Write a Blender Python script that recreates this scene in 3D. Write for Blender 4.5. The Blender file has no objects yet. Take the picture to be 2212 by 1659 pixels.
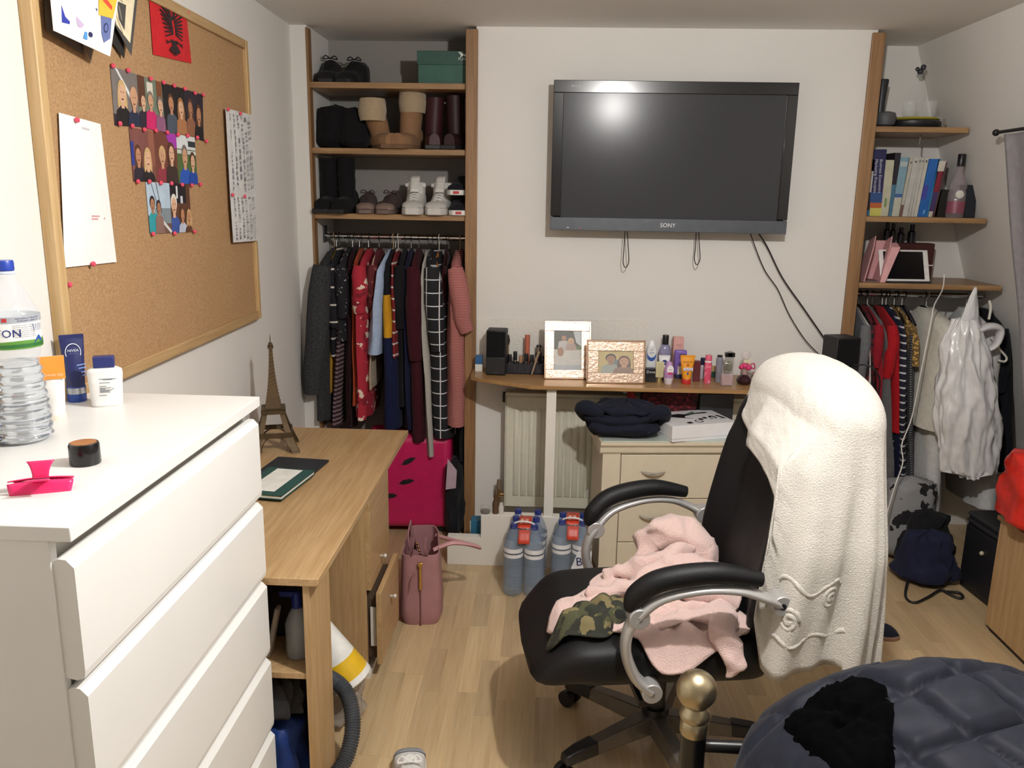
import bpy, math, random
from math import sin, cos, pi, radians as rad
from mathutils import Vector as V, Matrix, noise
random.seed(7)
S = bpy.context.scene
COL = S.collection

# ---------------------------------------------------------------- camera, world, light, exposure
H_CAM = 1.70                       # eye height (m)
FPX, IW, IH = 1790.0, 2212.0, 1659.0
_d = V(((1187 - IW/2)/FPX, (425 - IH/2)/FPX, 1)).normalized()   # room depth direction in camera axes (x right, y down, z forward)
_r = V((1, 0.017, 0)); _r = (_r - _d*_r.dot(_d)).normalized()
_u = _r.cross(_d)
if _u.y > 0: _u = -_u
ROT = Matrix((_r, _d, _u))         # camera -> world
cam = bpy.data.objects.new('camera', bpy.data.cameras.new('camera'))
COL.objects.link(cam)
cx, cy, cz = ROT.col[0], ROT.col[1], ROT.col[2]
m = Matrix.Identity(4)
for i in range(3):
    m[i][0] = cx[i]; m[i][1] = -cy[i]; m[i][2] = -cz[i]
m[2][3] = H_CAM
cam.matrix_world = m
cam.data.sensor_width = 36.0
cam.data.lens = 36.0*FPX/IW
cam.data.clip_start = 0.02
S.camera = cam

world = bpy.data.worlds.new('room_ambient'); S.world = world
world.use_nodes = True
world.node_tree.nodes['Background'].inputs[0].default_value = (0.9, 0.92, 1, 1)
world.node_tree.nodes['Background'].inputs[1].default_value = 0.02
S.view_settings.view_transform = 'Standard'
S.view_settings.look = 'None'
S.view_settings.gamma = 1
S.view_settings.use_curve_mapping = False
S.view_settings.exposure = 0.0
BULB = V((0.44, 1.40, 2.345)); BULB_W = 112.0
S.cycles.max_bounces = 8
S.cycles.transparent_max_bounces = 16
S.cycles.sample_clamp_indirect = 6.0
S.cycles.caustics_reflective = False
S.cycles.caustics_refractive = False

# ---------------------------------------------------------------- helpers
def ray(px, py):
    return ROT @ V(((px - IW/2)/FPX, (py - IH/2)/FPX, 1))
def at(px, py, Y):                # a point of the room at depth Y
    v = ray(px, py); t = Y/v.y
    return V((v.x*t, Y, H_CAM + v.z*t))
def atz(px, py, z):               # a point of the room at height z
    v = ray(px, py); t = (z - H_CAM)/v.z
    return V((v.x*t, v.y*t, z))
def wx(Y): return -1.15 - 0.02*(Y - 1.93)     # left wall, a hair out of square
def atw(px, py, off=0.0):         # a point on the left wall
    v = ray(px, py)
    t = (-1.15 + off + 0.02*1.93)/(v.x + 0.02*v.y)
    return V((v.x*t, v.y*t, H_CAM + v.z*t))
def rx(z): return 1.75 + (2.436 - z)*0.335    # right wall leans out towards the floor

_mats = {}
def lin(c):
    if isinstance(c, str):
        c = c.lstrip('#'); c = [int(c[i:i+2], 16)/255 for i in (0, 2, 4)]
    return [x/12.92 if x <= .04045 else ((x + .055)/1.055)**2.4 for x in c] + [1]
class NT:
    def __init__(s, mat):
        s.t = mat.node_tree; s.n = s.t.nodes; s.b = s.n['Principled BSDF']
    def add(s, k, **kw):
        n = s.n.new(k)
        for a, b in kw.items(): setattr(n, a, b)
        return n
    def l(s, a, b): s.t.links.new(a, b)
    def coord(s, scale=(1, 1, 1), rot=(0, 0, 0)):
        tc = s.add('ShaderNodeTexCoord'); mp = s.add('ShaderNodeMapping')
        mp.inputs['Scale'].default_value = scale; mp.inputs['Rotation'].default_value = rot
        s.l(tc.outputs['Object'], mp.inputs['Vector']); return mp.outputs[0]
    def noise(s, vec, sc, det=3, rough=.5):
        n = s.add('ShaderNodeTexNoise'); n.inputs['Scale'].default_value = sc
        n.inputs['Detail'].default_value = det; n.inputs['Roughness'].default_value = rough
        if vec: s.l(vec, n.inputs['Vector'])
        return n.outputs['Fac']
    def ramp(s, fac, stops, const=False):
        r = s.add('ShaderNodeValToRGB'); e = r.color_ramp.elements
        if const: r.color_ramp.interpolation = 'CONSTANT'
        while len(e) < len(stops): e.new(1)
        for q, (p, c) in zip(e, stops): q.position = p; q.color = lin(c) if not isinstance(c, float) else (c, c, c, 1)
        s.l(fac, r.inputs[0]); return r.outputs[0]
    def mix(s, f, a, b, mode='MIX'):
        m = s.add('ShaderNodeMix', data_type='RGBA', blend_type=mode)
        for k, x in ((0, f), (6, a), (7, b)):
            if hasattr(x, 'is_output'): s.l(x, m.inputs[k])
            elif k == 0: m.inputs[0].default_value = x
            else: m.inputs[k].default_value = lin(x)
        return m.outputs[2]
    def math(s, op, a, b=0.0):
        m = s.add('ShaderNodeMath', operation=op)
        for k, x in ((0, a), (1, b)):
            if hasattr(x, 'is_output'): s.l(x, m.inputs[k])
            else: m.inputs[k].default_value = x
        return m.outputs[0]
    def bump(s, hgt, st, dist=.002):
        b = s.add('ShaderNodeBump'); b.inputs['Strength'].default_value = st; b.inputs['Distance'].default_value = dist
        s.l(hgt, b.inputs['Height']); s.l(b.outputs[0], s.b.inputs['Normal'])
    def set(s, **kw):
        for k, x in kw.items():
            i = s.b.inputs[k.replace('_', ' ')]
            if hasattr(x, 'is_output'): s.l(x, i)
            else: i.default_value = x
def newmat(name):
    M = bpy.data.materials.new(name); M.use_nodes = True
    return M, NT(M)
def C(col, rough=.5, metal=0.0, kind='plain', v=.05, **kw):
    """procedural material: a base colour with fine mottling and the relief of its kind"""
    key = (str(col), rough, metal, kind, v, str(kw))
    if key in _mats: return _mats[key]
    M, n = newmat(kind + '_' + str(col).strip('#'))
    hx = lin(col)
    lo = [x*(1 - v*2) for x in hx[:3]] + [1]; hi = [min(1, x*(1 + v)) for x in hx[:3]] + [1]
    vec = n.coord()
    def two(f):
        r = n.add('ShaderNodeValToRGB'); r.color_ramp.elements[0].color = lo; r.color_ramp.elements[1].color = hi
        r.color_ramp.elements[0].position = .3; r.color_ramp.elements[1].position = .7
        n.l(f, r.inputs[0]); return r.outputs[0]
    if kind == 'plain':
        n.set(Base_Color=two(n.noise(vec, kw.get('sc', 30))))
    elif kind == 'fabric':
        f = n.noise(vec, kw.get('sc', 260), 2)
        n.set(Base_Color=two(n.noise(vec, 40, 4))); n.bump(f, kw.get('bs', .5), .002)
        n.set(Sheen_Weight=kw.get('sheen', .04))
    elif kind == 'terry':
        f = n.noise(vec, kw.get('sc', 210), 3, .7)
        n.set(Base_Color=two(f)); n.bump(f, .9, .005); n.set(Sheen_Weight=.3)
    elif kind == 'leather':
        vo = n.add('ShaderNodeTexVoronoi'); vo.inputs['Scale'].default_value = 330; n.l(vec, vo.inputs['Vector'])
        n.set(Base_Color=two(n.noise(vec, 14))); n.bump(vo.outputs['Distance'], .25, .001)
    elif kind == 'brushed':
        v2 = n.coord((1, 1, 40)); f = n.noise(v2, 60, 2)
        n.set(Base_Color=two(f)); n.bump(f, .08, .001)
    n.set(Roughness=rough, Metallic=metal)
    if 'coat' in kw: n.set(Coat_Weight=kw['coat'])
    n.set(Specular_IOR_Level=kw.get('spec', .18 if kind == 'fabric' else (.3 if kind == 'leather' else .5)))
    _mats[key] = M; return M
def glassy(col, rough=.05, ior=1.45, name='glass'):
    key = ('g', str(col), rough, ior)
    if key not in _mats:
        M, n = newmat(name); n.set(Base_Color=lin(col), Roughness=rough, IOR=ior, Transmission_Weight=1.0); _mats[key] = M
    return _mats[key]
def film(col, alpha=.3, rough=.15):
    """thin clear plastic: part see-through, glossy, crumpled"""
    key = ('f', str(col), alpha, rough)
    if key not in _mats:
        M, n = newmat('clear_plastic'); f = n.noise(n.coord(), 35, 3)
        n.set(Base_Color=lin(col), Roughness=rough, Alpha=alpha); n.bump(f, .6, .01); _mats[key] = M
    return _mats[key]
def wood(c1, c2, axis=1, rough=.4, sc=1.0, name='wood', objrand=False, coat=.0):
    key = ('w', c1, c2, axis, rough, sc, objrand)
    if key in _mats: return _mats[key]
    M, n = newmat(name)
    s = [26*sc]*3; s[axis] = 1.3*sc
    vec = n.coord(tuple(s))
    if objrand:
        oi = n.add('ShaderNodeObjectInfo'); ad = n.add('ShaderNodeVectorMath', operation='ADD')
        cb = n.add('ShaderNodeCombineXYZ'); r9 = n.math('MULTIPLY', oi.outputs['Random'], 60)
        n.l(r9, cb.inputs[0]); n.l(r9, cb.inputs[1]); n.l(vec, ad.inputs[0]); n.l(cb.outputs[0], ad.inputs[1]); vec = ad.outputs[0]
    f = n.noise(vec, 1.0, 5, .65); g = n.noise(vec, 4.0, 2)
    ff = n.math('ADD', n.math('MULTIPLY', f, .75), n.math('MULTIPLY', g, .25))
    col = n.ramp(ff, [(.33, c1), (.66, c2)])
    if objrand:
        hs = n.add('ShaderNodeHueSaturation'); n.l(col, hs.inputs['Color'])
        n.l(n.math('ADD', n.math('MULTIPLY', oi.outputs['Random'], .28), .86), hs.inputs['Value']); col = hs.outputs[0]
    n.set(Base_Color=col, Roughness=rough, Coat_Weight=coat); n.bump(ff, .08, .001)
    _mats[key] = M; return M
def stripes(a, b, per, duty=.5, axis=2, rough=.9, blur=False):
    key = ('st', str(a), str(b), per, duty, axis)
    if key in _mats: return _mats[key]
    M, n = newmat('striped_cloth'); sp = n.add('ShaderNodeSeparateXYZ'); n.l(n.coord(), sp.inputs[0])
    w = n.math('FRACT', n.math('MULTIPLY', sp.outputs[axis], 1/per))
    f = n.math('GREATER_THAN', w, duty)
    n.set(Base_Color=n.mix(f, a, b), Roughness=rough); n.bump(n.noise(n.coord(), 260, 2), .4)
    _mats[key] = M; return M
def spots(base, c1, sc, thr, c2=None, rough=.9):
    key = ('sp', base, c1, sc, thr, c2)
    if key in _mats: return _mats[key]
    M, n = newmat('printed_cloth'); vec = n.coord()
    f = n.math('GREATER_THAN', n.noise(vec, sc, 2.5), thr)
    col = n.mix(f, base, c1)
    if c2: col = n.mix(n.math('GREATER_THAN', n.noise(vec, sc*.7 + 3, 2.5), thr + .02), col, c2)
    n.set(Base_Color=col, Roughness=rough); n.bump(n.noise(vec, 260, 2), .4)
    _mats[key] = M; return M
def plaid(a, b, per, w=.08):
    key = ('pl', a, b, per)
    if key in _mats: return _mats[key]
    M, n = newmat('windowpane_cloth'); sp = n.add('ShaderNodeSeparateXYZ'); n.l(n.coord(), sp.inputs[0])
    zz = n.math('GREATER_THAN', n.math('FRACT', n.math('MULTIPLY', sp.outputs[2], 1/per)), 1 - w)
    yy = n.math('GREATER_THAN', n.math('FRACT', n.math('ADD', n.math('MULTIPLY', sp.outputs[0], 1/per), .3)), 1 - w)
    n.set(Base_Color=n.mix(n.math('MAXIMUM', zz, yy), a, b), Roughness=.9)
    _mats[key] = M; return M

# ---------------------------------------------------------------- lettering (built-in font outlines)
_txt = {}
def T(s):
    if s not in _txt:
        cu = bpy.data.curves.new('t', 'FONT'); cu.body = s; cu.resolution_u = 2
        o = bpy.data.objects.new('t', cu); COL.objects.link(o)
        dg = bpy.context.evaluated_depsgraph_get(); me = bpy.data.meshes.new_from_object(o.evaluated_get(dg))
        vs = [tuple(q.co[:2]) for q in me.vertices]; fs = [tuple(p.vertices) for p in me.polygons]
        w = max([q[0] for q in vs] + [.1])
        bpy.data.objects.remove(o); bpy.data.curves.remove(cu); bpy.data.meshes.remove(me)
        _txt[s] = (vs, fs, w)
    return _txt[s]
for _s in ('SONY', 'BRAVIA', 'PUMA', 'BUXTON', 'NIVEA', 'MEN', 'SHOWER GEL', 'Dove', 'sure', 'NATURALLY FROM THE', 'PLEASANT LAND OF',
           'Business Economics', 'Marketing Principles', 'BUXTON NATURAL MINERAL', 'WATER BOTTLED AT SOURCE', 'BAHAMAS', 'BALANCE', 'clean & clear',
           'NOIR', 'OFF', 'LOVE', 'VANS', 'H', 'E', 'N', 'OLIVE', 'BLU', 'M'): T(_s)

class MB:
    """collects shapes; build() links them as one mesh object"""
    def __init__(s, mat=None): s.v = []; s.f = []; s.fm = []; s.mats = []; s.cur = 0; s.M = None; (mat and s.m(mat))
    def m(s, mat):
        if mat not in s.mats: s.mats.append(mat)
        s.cur = s.mats.index(mat); return s
    def add(s, vs, fs):
        b = len(s.v)
        s.v += [tuple((s.M @ V(p)) if s.M else p) for p in vs]
        s.f += [tuple(b + i for i in f) for f in fs]; s.fm += [s.cur]*len(fs); return s
    def box(s, x0, x1, y0, y1, z0, z1):
        return s.add([(x, y, z) for z in (z0, z1) for y in (y0, y1) for x in (x0, x1)],
                     [(0, 2, 3, 1), (4, 5, 7, 6), (0, 1, 5, 4), (2, 6, 7, 3), (0, 4, 6, 2), (1, 3, 7, 5)])
    def cbox(s, c, sz, rz=0, rx_=0, ry=0):
        R = Matrix.Translation(V(c)) @ Matrix.Rotation(rz, 4, 'Z') @ Matrix.Rotation(ry, 4, 'Y') @ Matrix.Rotation(rx_, 4, 'X')
        h = V(sz)/2
        return s.add([R @ V((x, y, z)) for z in (-h.z, h.z) for y in (-h.y, h.y) for x in (-h.x, h.x)],
                     [(0, 2, 3, 1), (4, 5, 7, 6), (0, 1, 5, 4), (2, 6, 7, 3), (0, 4, 6, 2), (1, 3, 7, 5)])
    def hexa(s, p):            # 8 points: bottom quad then top quad
        return s.add(p, [(3, 2, 1, 0), (4, 5, 6, 7), (0, 1, 5, 4), (1, 2, 6, 5), (2, 3, 7, 6), (3, 0, 4, 7)])
    def quad(s, a, b, c, d): return s.add([a, b, c, d], [(0, 1, 2, 3)])
    def prism(s, pts, off):    # planar outline extruded by a vector
        n = len(pts); off = V(off); q = [V(p) for p in pts]
        return s.add(q + [p + off for p in q], [tuple(range(n))[::-1], tuple(range(n, 2*n))] + [(i, (i+1) % n, n + (i+1) % n, n + i) for i in range(n)])
    def loft(s, rings, close=True, cap=True):
        n = len(rings[0]); vs = [p for r in rings for p in r]; fs = []
        for i in range(len(rings) - 1):
            for j in range(n if close else n - 1):
                k = (j + 1) % n; fs.append((i*n + j, i*n + k, (i+1)*n + k, (i+1)*n + j))
        if cap and close: fs += [tuple(range(n))[::-1], tuple(range((len(rings)-1)*n, len(rings)*n))]
        return s.add(vs, fs)
    def lathe(s, prof, o=(0, 0, 0), n=20, sx=1, sy=1, cap=True):
        o = V(o)
        return s.loft([[o + V((r*sx*cos(2*pi*j/n), r*sy*sin(2*pi*j/n), z)) for j in range(n)] for r, z in prof], True, cap)
    def cyl(s, a, b, r, r2=None, n=12, cap=True):
        return s.tube([a, b], [r, r if r2 is None else r2], n, cap=cap)
    def tube(s, pts, r, n=8, cap=True, sub=0, flat=None):
        p = [V(q) for q in pts]
        rr = list(r) if isinstance(r, (list, tuple)) else [r]*len(p)
        if sub:
            q, q2 = [], []
            for i in range(len(p) - 1):
                a, b, c, d = p[max(i-1, 0)], p[i], p[i+1], p[min(i+2, len(p)-1)]
                for k in range(sub):
                    t = k/sub
                    q.append(.5*((2*b) + (c - a)*t + (2*a - 5*b + 4*c - d)*t*t + (3*b - a - 3*c + d)*t**3)); q2.append(rr[i]*(1-t) + rr[i+1]*t)
            p = q + [p[-1]]; rr = q2 + [rr[-1]]
        t0 = (p[1] - p[0]).normalized()
        up = V((0, 0, 1)) if abs(t0.z) < .9 else V((1, 0, 0))
        x = t0.cross(up).normalized(); rings = []
        for i, q in enumerate(p):
            t = (p[min(i+1, len(p)-1)] - p[max(i-1, 0)]).normalized()
            x = (x - t*x.dot(t)).normalized(); y = t.cross(x)
            fy = 1 if flat is None else flat
            rings.append([q + rr[i]*(x*cos(2*pi*j/n) + y*sin(2*pi*j/n)*fy) for j in range(n)])
        return s.loft(rings, True, cap)
    def ball(s, c, r, n=12, sx=1, sy=1, sz=1):
        return s.lathe([(max(1e-4, r*sin(pi*i/(n//2+2))), -r*cos(pi*i/(n//2+2))*sz) for i in range(n//2+3)], c, n, sx, sy)
    def grid(s, nu, nv, fn, cu=False):
        vs = [fn(i/(nu if cu else nu-1), j/(nv-1)) for j in range(nv) for i in range(nu)]; fs = []
        for j in range(nv - 1):
            for i in range(nu if cu else nu - 1):
                k = (i+1) % nu; fs.append((j*nu + i, j*nu + k, (j+1)*nu + k, (j+1)*nu + i))
        return s.add(vs, fs)
    def decal(s, o, U, W, N, shapes, lift=.0003):
        """flat print: outlines in (u, v) on the quad o, o+U, o+U+W, o+W, one layer over the other"""
        o, U, W, N = V(o), V(U), V(W), V(N).normalized()
        for k, (mat, pts) in enumerate(shapes):
            s.m(mat); off = N*(lift*(1 + k*.25))
            s.add([o + U*a + W*b + off for a, b in pts], [tuple(range(len(pts)))])
        return s
    def text(s, st, o, U, W, size, mat, N=None, lift=.0006, center=True, width=None):
        vs, fs, w = T(st); U = V(U).normalized(); W = V(W).normalized(); N = V(N).normalized() if N else U.cross(W)
        if width: size = width/w
        s.m(mat); o = V(o) - (U*w*size/2 if center else V())
        return s.add([o + U*a*size + W*b*size + N*lift for a, b in vs], fs)
    def build(s, name, parent=None, label=None, cat=None, group=None, kind=None, bev=0, seg=2, sub=0, solid=0, flat=False, ang=35, M=None, local=False):
        me = bpy.data.meshes.new(name); me.from_pydata(s.v, [], s.f)
        for mt in s.mats: me.materials.append(mt)
        me.polygons.foreach_set('material_index', s.fm)
        me.validate()
        if not flat:
            me.polygons.foreach_set('use_smooth', [True]*len(me.polygons)); me.set_sharp_from_angle(angle=rad(ang))
        o = bpy.data.objects.new(name, me); COL.objects.link(o)
        if M is not None: o.matrix_basis = M
        if solid: md = o.modifiers.new('thickness', 'SOLIDIFY'); md.thickness = solid; md.offset = 0
        if bev: md = o.modifiers.new('edge', 'BEVEL'); md.width = bev; md.segments = seg; md.limit_method = 'ANGLE'; md.angle_limit = rad(40)
        if sub: md = o.modifiers.new('smooth', 'SUBSURF'); md.levels = sub; md.render_levels = sub
        if parent and local: o.parent = parent
        elif parent: setpar(o, parent)
        return tag(o, label, cat, group, kind)
def setpar(o, p):
    o.parent = p
    if p.parent is None: o.matrix_parent_inverse = p.matrix_basis.inverted()
def tag(o, label=None, cat=None, group=None, kind=None):
    for k, x in (('label', label), ('category', cat), ('group', group), ('kind', kind)):
        if x: o[k] = x
    return o
def thing(name, label, cat, loc=(0, 0, 0), rz=0, group=None):
    o = bpy.data.objects.new(name, None); COL.objects.link(o); o.empty_display_size = .05
    o.location = loc; o.rotation_euler = (0, 0, rz); o.matrix_basis = Matrix.Translation(V(loc)) @ Matrix.Rotation(rz, 4, 'Z')
    return tag(o, label, cat, group)
def place(o, loc, rz=0, rxx=0, ryy=0):       # move a finished thing built about the origin
    o.matrix_basis = Matrix.Translation(V(loc)) @ Matrix.Rotation(rz, 4, 'Z') @ Matrix.Rotation(ryy, 4, 'Y') @ Matrix.Rotation(rxx, 4, 'X'); return o
def dup(root, M, label=None):
    r = root.copy(); COL.objects.link(r); r.matrix_basis = M
    if label: r['label'] = label
    for ch in list(root.children):
        c = ch.copy(); COL.objects.link(c); c.parent = r
        for g in list(ch.children):
            d = g.copy(); COL.objects.link(d); d.parent = c
    return r
def ell(cu, cv, ru, rv, n=14): return [(cu + ru*cos(2*pi*i/n), cv + rv*sin(2*pi*i/n)) for i in range(n)]
def rect(a, b, c, d): return [(a, c), (b, c), (b, d), (a, d)]
def nz(x, y=0.0, z=0.0): return noise.noise(V((x, y, z)))
# ---------------------------------------------------------------- the room
D = 3.95; CEIL = 2.436; YB = 4.33; YR = -1.3     # chimney breast face, ceiling, back of the alcoves, wall behind the camera
def paint(col, name, rough=.75, bs=.12):
    M, n = newmat(name); vec = n.coord()
    f = n.noise(vec, 3, 4); g = n.noise(vec, 55, 3)
    n.set(Base_Color=n.mix(f, col, [min(1, x*1.03) for x in [int(col[i:i+2], 16)/255 for i in (1, 3, 5)]]), Roughness=rough); n.bump(g, bs, .004); return M
WALL = paint('#dbd8d3', 'wall_paint'); CEILM = paint('#e4e2df', 'ceiling_paint'); WHITE = paint('#e6e2da', 'white_gloss', .4, .05)
OAK = wood('#77573a', '#9c7750', 2, .45, name='dark_oak'); OAKX = wood('#806040', '#a6835a', 0, .4, name='shelf_oak')
def struct(mb, name, **k): return mb.build(name, kind='structure', flat=True, **k)

struct(MB(C('#8a7350', .6)).box(-1.4, 3.0, YR, YB + .1, -.08, -.004), 'floor')
FLOOR = bpy.data.objects['floor']
PLK = wood('#b39872', '#cbb38c', 1, .33, .8, 'laminate', objrand=True, coat=.15)
plk = {}
def plank(L):
    if L not in plk:
        b = MB(PLK).box(-.0338, .0338, 0, L - .0006, -.006, 0)
        me = bpy.data.meshes.new('plank'); me.from_pydata(b.v, [], b.f); me.materials.append(PLK); plk[L] = me
    return plk[L]
LS = (.28, .34, .40, .46, .52)
x = -.92; rest = MB(PLK)
while x < 2.45:
    y = YR + random.uniform(0, .3)
    while y < D + .3:
        L = random.choice(LS)
        vis = y + L > 1.95 and y < 3.66 and x < 2.05 and x > -.75
        if vis:
            o = bpy.data.objects.new('plank', plank(L)); COL.objects.link(o); o.location = (x, y, 0); o.parent = FLOOR
        else: rest.box(x - .0335, x + .0335, y, y + L - .0012, -.006, 0)
        y += L
    x += .0678
rest.build('plank_field', FLOOR, kind='stuff', flat=True)

w = MB(WALL); Y0, Y1 = YR, D + .02
w.prism([(wx(Y0), Y0, 0), (wx(Y1), Y1, 0), (wx(Y1) - .12, Y1, 0), (wx(Y0) - .12, Y0, 0)], (0, 0, CEIL)); struct(w, 'wall_left')
w = MB(WALL)                                            # nib beside the left alcove, alcove sides and back, breast
w.box(-1.32, -1.115, D, YB, 0, CEIL)
struct(w, 'wall_nib')
w = MB(WALL); w.box(-.345, 1.42, D, YB + .1, 0, CEIL); struct(w, 'wall_back')
ALCOVE_SHADE = paint('#908c86', 'alcove_painted_shade')  # wall colour darkened: the recess's shade is put into the paint
w = MB(ALCOVE_SHADE); w.box(-1.32, -.345, YB, YB + .1, 0, CEIL); struct(w, 'wall_alcove_left')
w = MB(WALL); w.box(1.42, 2.75, YB, YB + .1, 0, CEIL); struct(w, 'wall_alcove_right')
w = MB(WALL); w.prism([(rx(CEIL), YR, CEIL), (rx(0), YR, 0), (rx(0) + .15, YR, 0), (rx(CEIL) + .15, YR, CEIL)], (0, YB - YR + .1, 0)); struct(w, 'wall_right')
w = MB(paint('#b5b1ab', 'rear_paint')); w.box(-1.4, 2.9, YR - .1, YR, 0, CEIL); struct(w, 'wall_rear')  # unseen wall, its colour darkened to cut bounce light
struct(MB(CEILM).box(-1.4, 2.3, YR - .1, YB + .1, CEIL, CEIL + .08), 'ceiling')
# rough plastered patch low on the breast, its upper edge cracked
pm = MB(paint('#dedad2', 'filler', .85, .9)); pa = at(1030, 686, D); pb = at(1402, 690, D)
pts = [(pa.x, D, .95)] + [(pa.x + (pb.x - pa.x)*i/24, D, pa.z + (pb.z - pa.z)*i/24 + .008*nz(i*1.7) + .004*nz(i*5.1, 3)) for i in range(25)] + [(pb.x + .01, D, .95)]
pm.prism(pts[::-1], (0, -.003, 0)); pm.build('plaster_patch', bpy.data.objects['wall_back'])
for nme, xa, xb in (('trim_1', -.392, -.337), ('trim_2', 1.395, 1.452)):
    t = MB(OAK)
    for k, (p, q, yy) in enumerate(((xa, xb, D - .014),)):
        t.box(p, q, yy, D + .03, .0, CEIL - .012)
    struct(t, nme, bev=.003)
struct(MB(OAK).box(-1.118, -1.108, D - .004, D + .05, .0, CEIL - .01), 'trim_3')
t = MB(WHITE)                                           # boxed-in pipes in front of the breast, stepped
t.prism([(-.438, 3.612, 0), (-.438, 3.612, .138), (-.28, 3.612, .138), (-.28, 3.612, .253), (.2, 3.612, .253), (.2, 3.612, 0)], (0, .05, 0))
struct(t, 'trim_4', bev=.002)
struct(MB(WHITE).box(-.36, 1.42, D - .018, D, 0, .09), 'baseboard_back')

# the one ceiling lamp that lights the room (above the top edge of the picture)
lamp = thing('ceiling_lamp', 'white batten lamp holder with a bare round bulb on the ceiling', 'lamp', (BULB.x, BULB.y, CEIL))
b = MB(C('#f0f0ee', .4)); b.lathe([(.045, CEIL), (.045, CEIL - .018), (.03, CEIL - .026)], (BULB.x, BULB.y, 0)); b.build('ceiling_rose', lamp)
b = MB(C('#e8e8e6', .4)); b.lathe([(.018, CEIL - .02), (.02, BULB.z + .025)], (BULB.x, BULB.y, 0)); b.build('lamp_holder', lamp)
Mb, nb_ = newmat('bulb_glow'); nb_.set(Base_Color=(1, 1, 1, 1), Emission_Color=(1, .97, .94, 1), Emission_Strength=12.0)
b = MB(Mb); b.ball((BULB.x, BULB.y, BULB.z), .024, 16); b.build('bulb', lamp).visible_shadow = True
li = bpy.data.lights.new('bulb_light', 'POINT'); li.energy = BULB_W; li.color = (1, .975, .945); li.shadow_soft_size = .03
lo = bpy.data.objects.new('bulb_light', li); COL.objects.link(lo); lo.location = BULB - V((0, 0, .045)); setpar(lo, lamp)
# ---------------------------------------------------------------- white chest of drawers by the left wall
ZT = 1.21; DY0, DY1 = 1.124, 1.945; DXF = -.700; DXB = -1.128
LAC = C('#e9e8e5', .38, sc=4, v=.012); LACD = C('#e4e1d9', .45, v=.01)
dr = thing('chest_of_drawers', 'tall white chest of drawers with plain handle-less fronts by the left wall', 'chest', (-.92, 1.53, 0))
MB(LAC).box(DXB, DXF + .002, DY0 - .003, DY1 + .003, ZT - .024, ZT).build('top', dr, bev=.0015)
b = MB(LAC); b.box(DXB, -.735, DY0, DY0 + .018, 0, ZT - .024); b.build('side_panel', dr, bev=.001)
b = MB(LAC); b.box(DXB, -.735, DY1 - .018, DY1, 0, ZT - .024); b.build('side_panel', dr, bev=.001)
b = MB(LACD); b.box(DXB + .01, -.752, DY0 + .018, DY1 - .018, .03, ZT - .024); b.build('carcass', dr)
b = MB(LACD); b.box(DXB + .01, -.745, DY0 + .018, DY1 - .018, 0, .068); b.build('plinth', dr)
for k in range(5):
    zt = 1.155 - .217*k; zb = zt - .203
    prof = [(-.735, zb + .004), (-.716, zb), (-.704, zb + .004), (-.702, zb + .016), (-.702, zt - .014), (-.714, zt - .001), (-.726, zt), (-.735, zt - .004)]
    b = MB(LAC); b.prism([(p, DY0 + .004, z) for p, z in prof], (0, DY1 - DY0 - .008, 0)); b.build('drawer_front', dr, flat=True)

# ---------------------------------------------------------------- things on the chest
def up(px, py): return atz(px, py, ZT)
# large water bottle
p = up(80, 938); WB = V((-1.035, 1.545, ZT))
wb = thing('water_bottle', 'large half-full clear plastic water bottle with a blue cap on the white chest', 'bottle', WB)
def bprof(z):     # radius by height, 2-litre ribbed bottle
    if z < .012: return .042 + z*.9
    if z < .155: return .0535 + .0022*cos((z - .012)/.0165*2*pi) - .010*(z/.155)**2
    if z < .19: return .0425 + .006*((z - .155)/.035)
    if z < .255: return .0505
    t = min(1, (z - .255)/.078); return .0505*(1 - t) + .0155*t - .006*sin(pi*t)*0
pr = [(bprof(z/1000), z/1000) for z in range(0, 336, 3)]
PET = film('#dfe9f5', .20, .06); 
b = MB(PET); b.lathe([(r, z) for r, z in pr], WB, 40, cap=False); b.build('bottle_body', wb)
WATER, nw = newmat('water'); nw.set(Base_Color=(.90, .95, 1, 1), Roughness=.02, IOR=1.33, Transmission_Weight=1.0)
b = MB(WATER); b.lathe([(r - .0015, max(z, .003)) for r, z in pr if z < .162], WB, 40); b.build('water', wb)
b = MB(C('#2b45a8', .35)); b.lathe([(.0168, .336), (.0172, .338), (.0172, .352), (.016, .355)], WB, 24); b.build('cap', wb)
b = MB(C('#cfd6e6', .4)); b.lathe([(.0165, .329), (.018, .330), (.018, .333), (.0165, .335)], WB, 24); b.build('neck_ring', wb)
LAB = MB(C('#f3f3f0', .35)); lr = .0514
def ring(mb, z0, z1, mat, r=lr, a0=0, a1=2*pi, n=40, wav=0):
    mb.m(mat); mb.grid(n, 2, lambda u, v: WB + V((r*cos(a0 + (a1 - a0)*u), r*sin(a0 + (a1 - a0)*u), z0 + (z1 - z0)*v + (wav*sin(5*u*pi) if v else 0))))
ring(LAB, .190, .252, C('#f3f3f0', .35)); ring(LAB, .240, .252, C('#aeb2ba', .35), lr + .0004)
ring(LAB, .190, .205, C('#5d8f3c', .4), lr + .0004, wav=.0015); ring(LAB, .193, .199, C('#2f6a35', .4), lr + .0007, wav=.001)
navy = C('#23307e', .4); vw = math.atan2(-WB.y, -WB.x)
def onlab(st, ang, z, size, mat):
    vs, fs, wdt = T(st); LAB.m(mat)
    LAB.add([WB + V(((lr + .0009)*cos(ang + (x - wdt/2)*size/lr), (lr + .0009)*sin(ang + (x - wdt/2)*size/lr), z + y*size)) for x, y in vs], fs)
onlab('BUXTON', vw - .55, .214, .021, navy)
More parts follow.
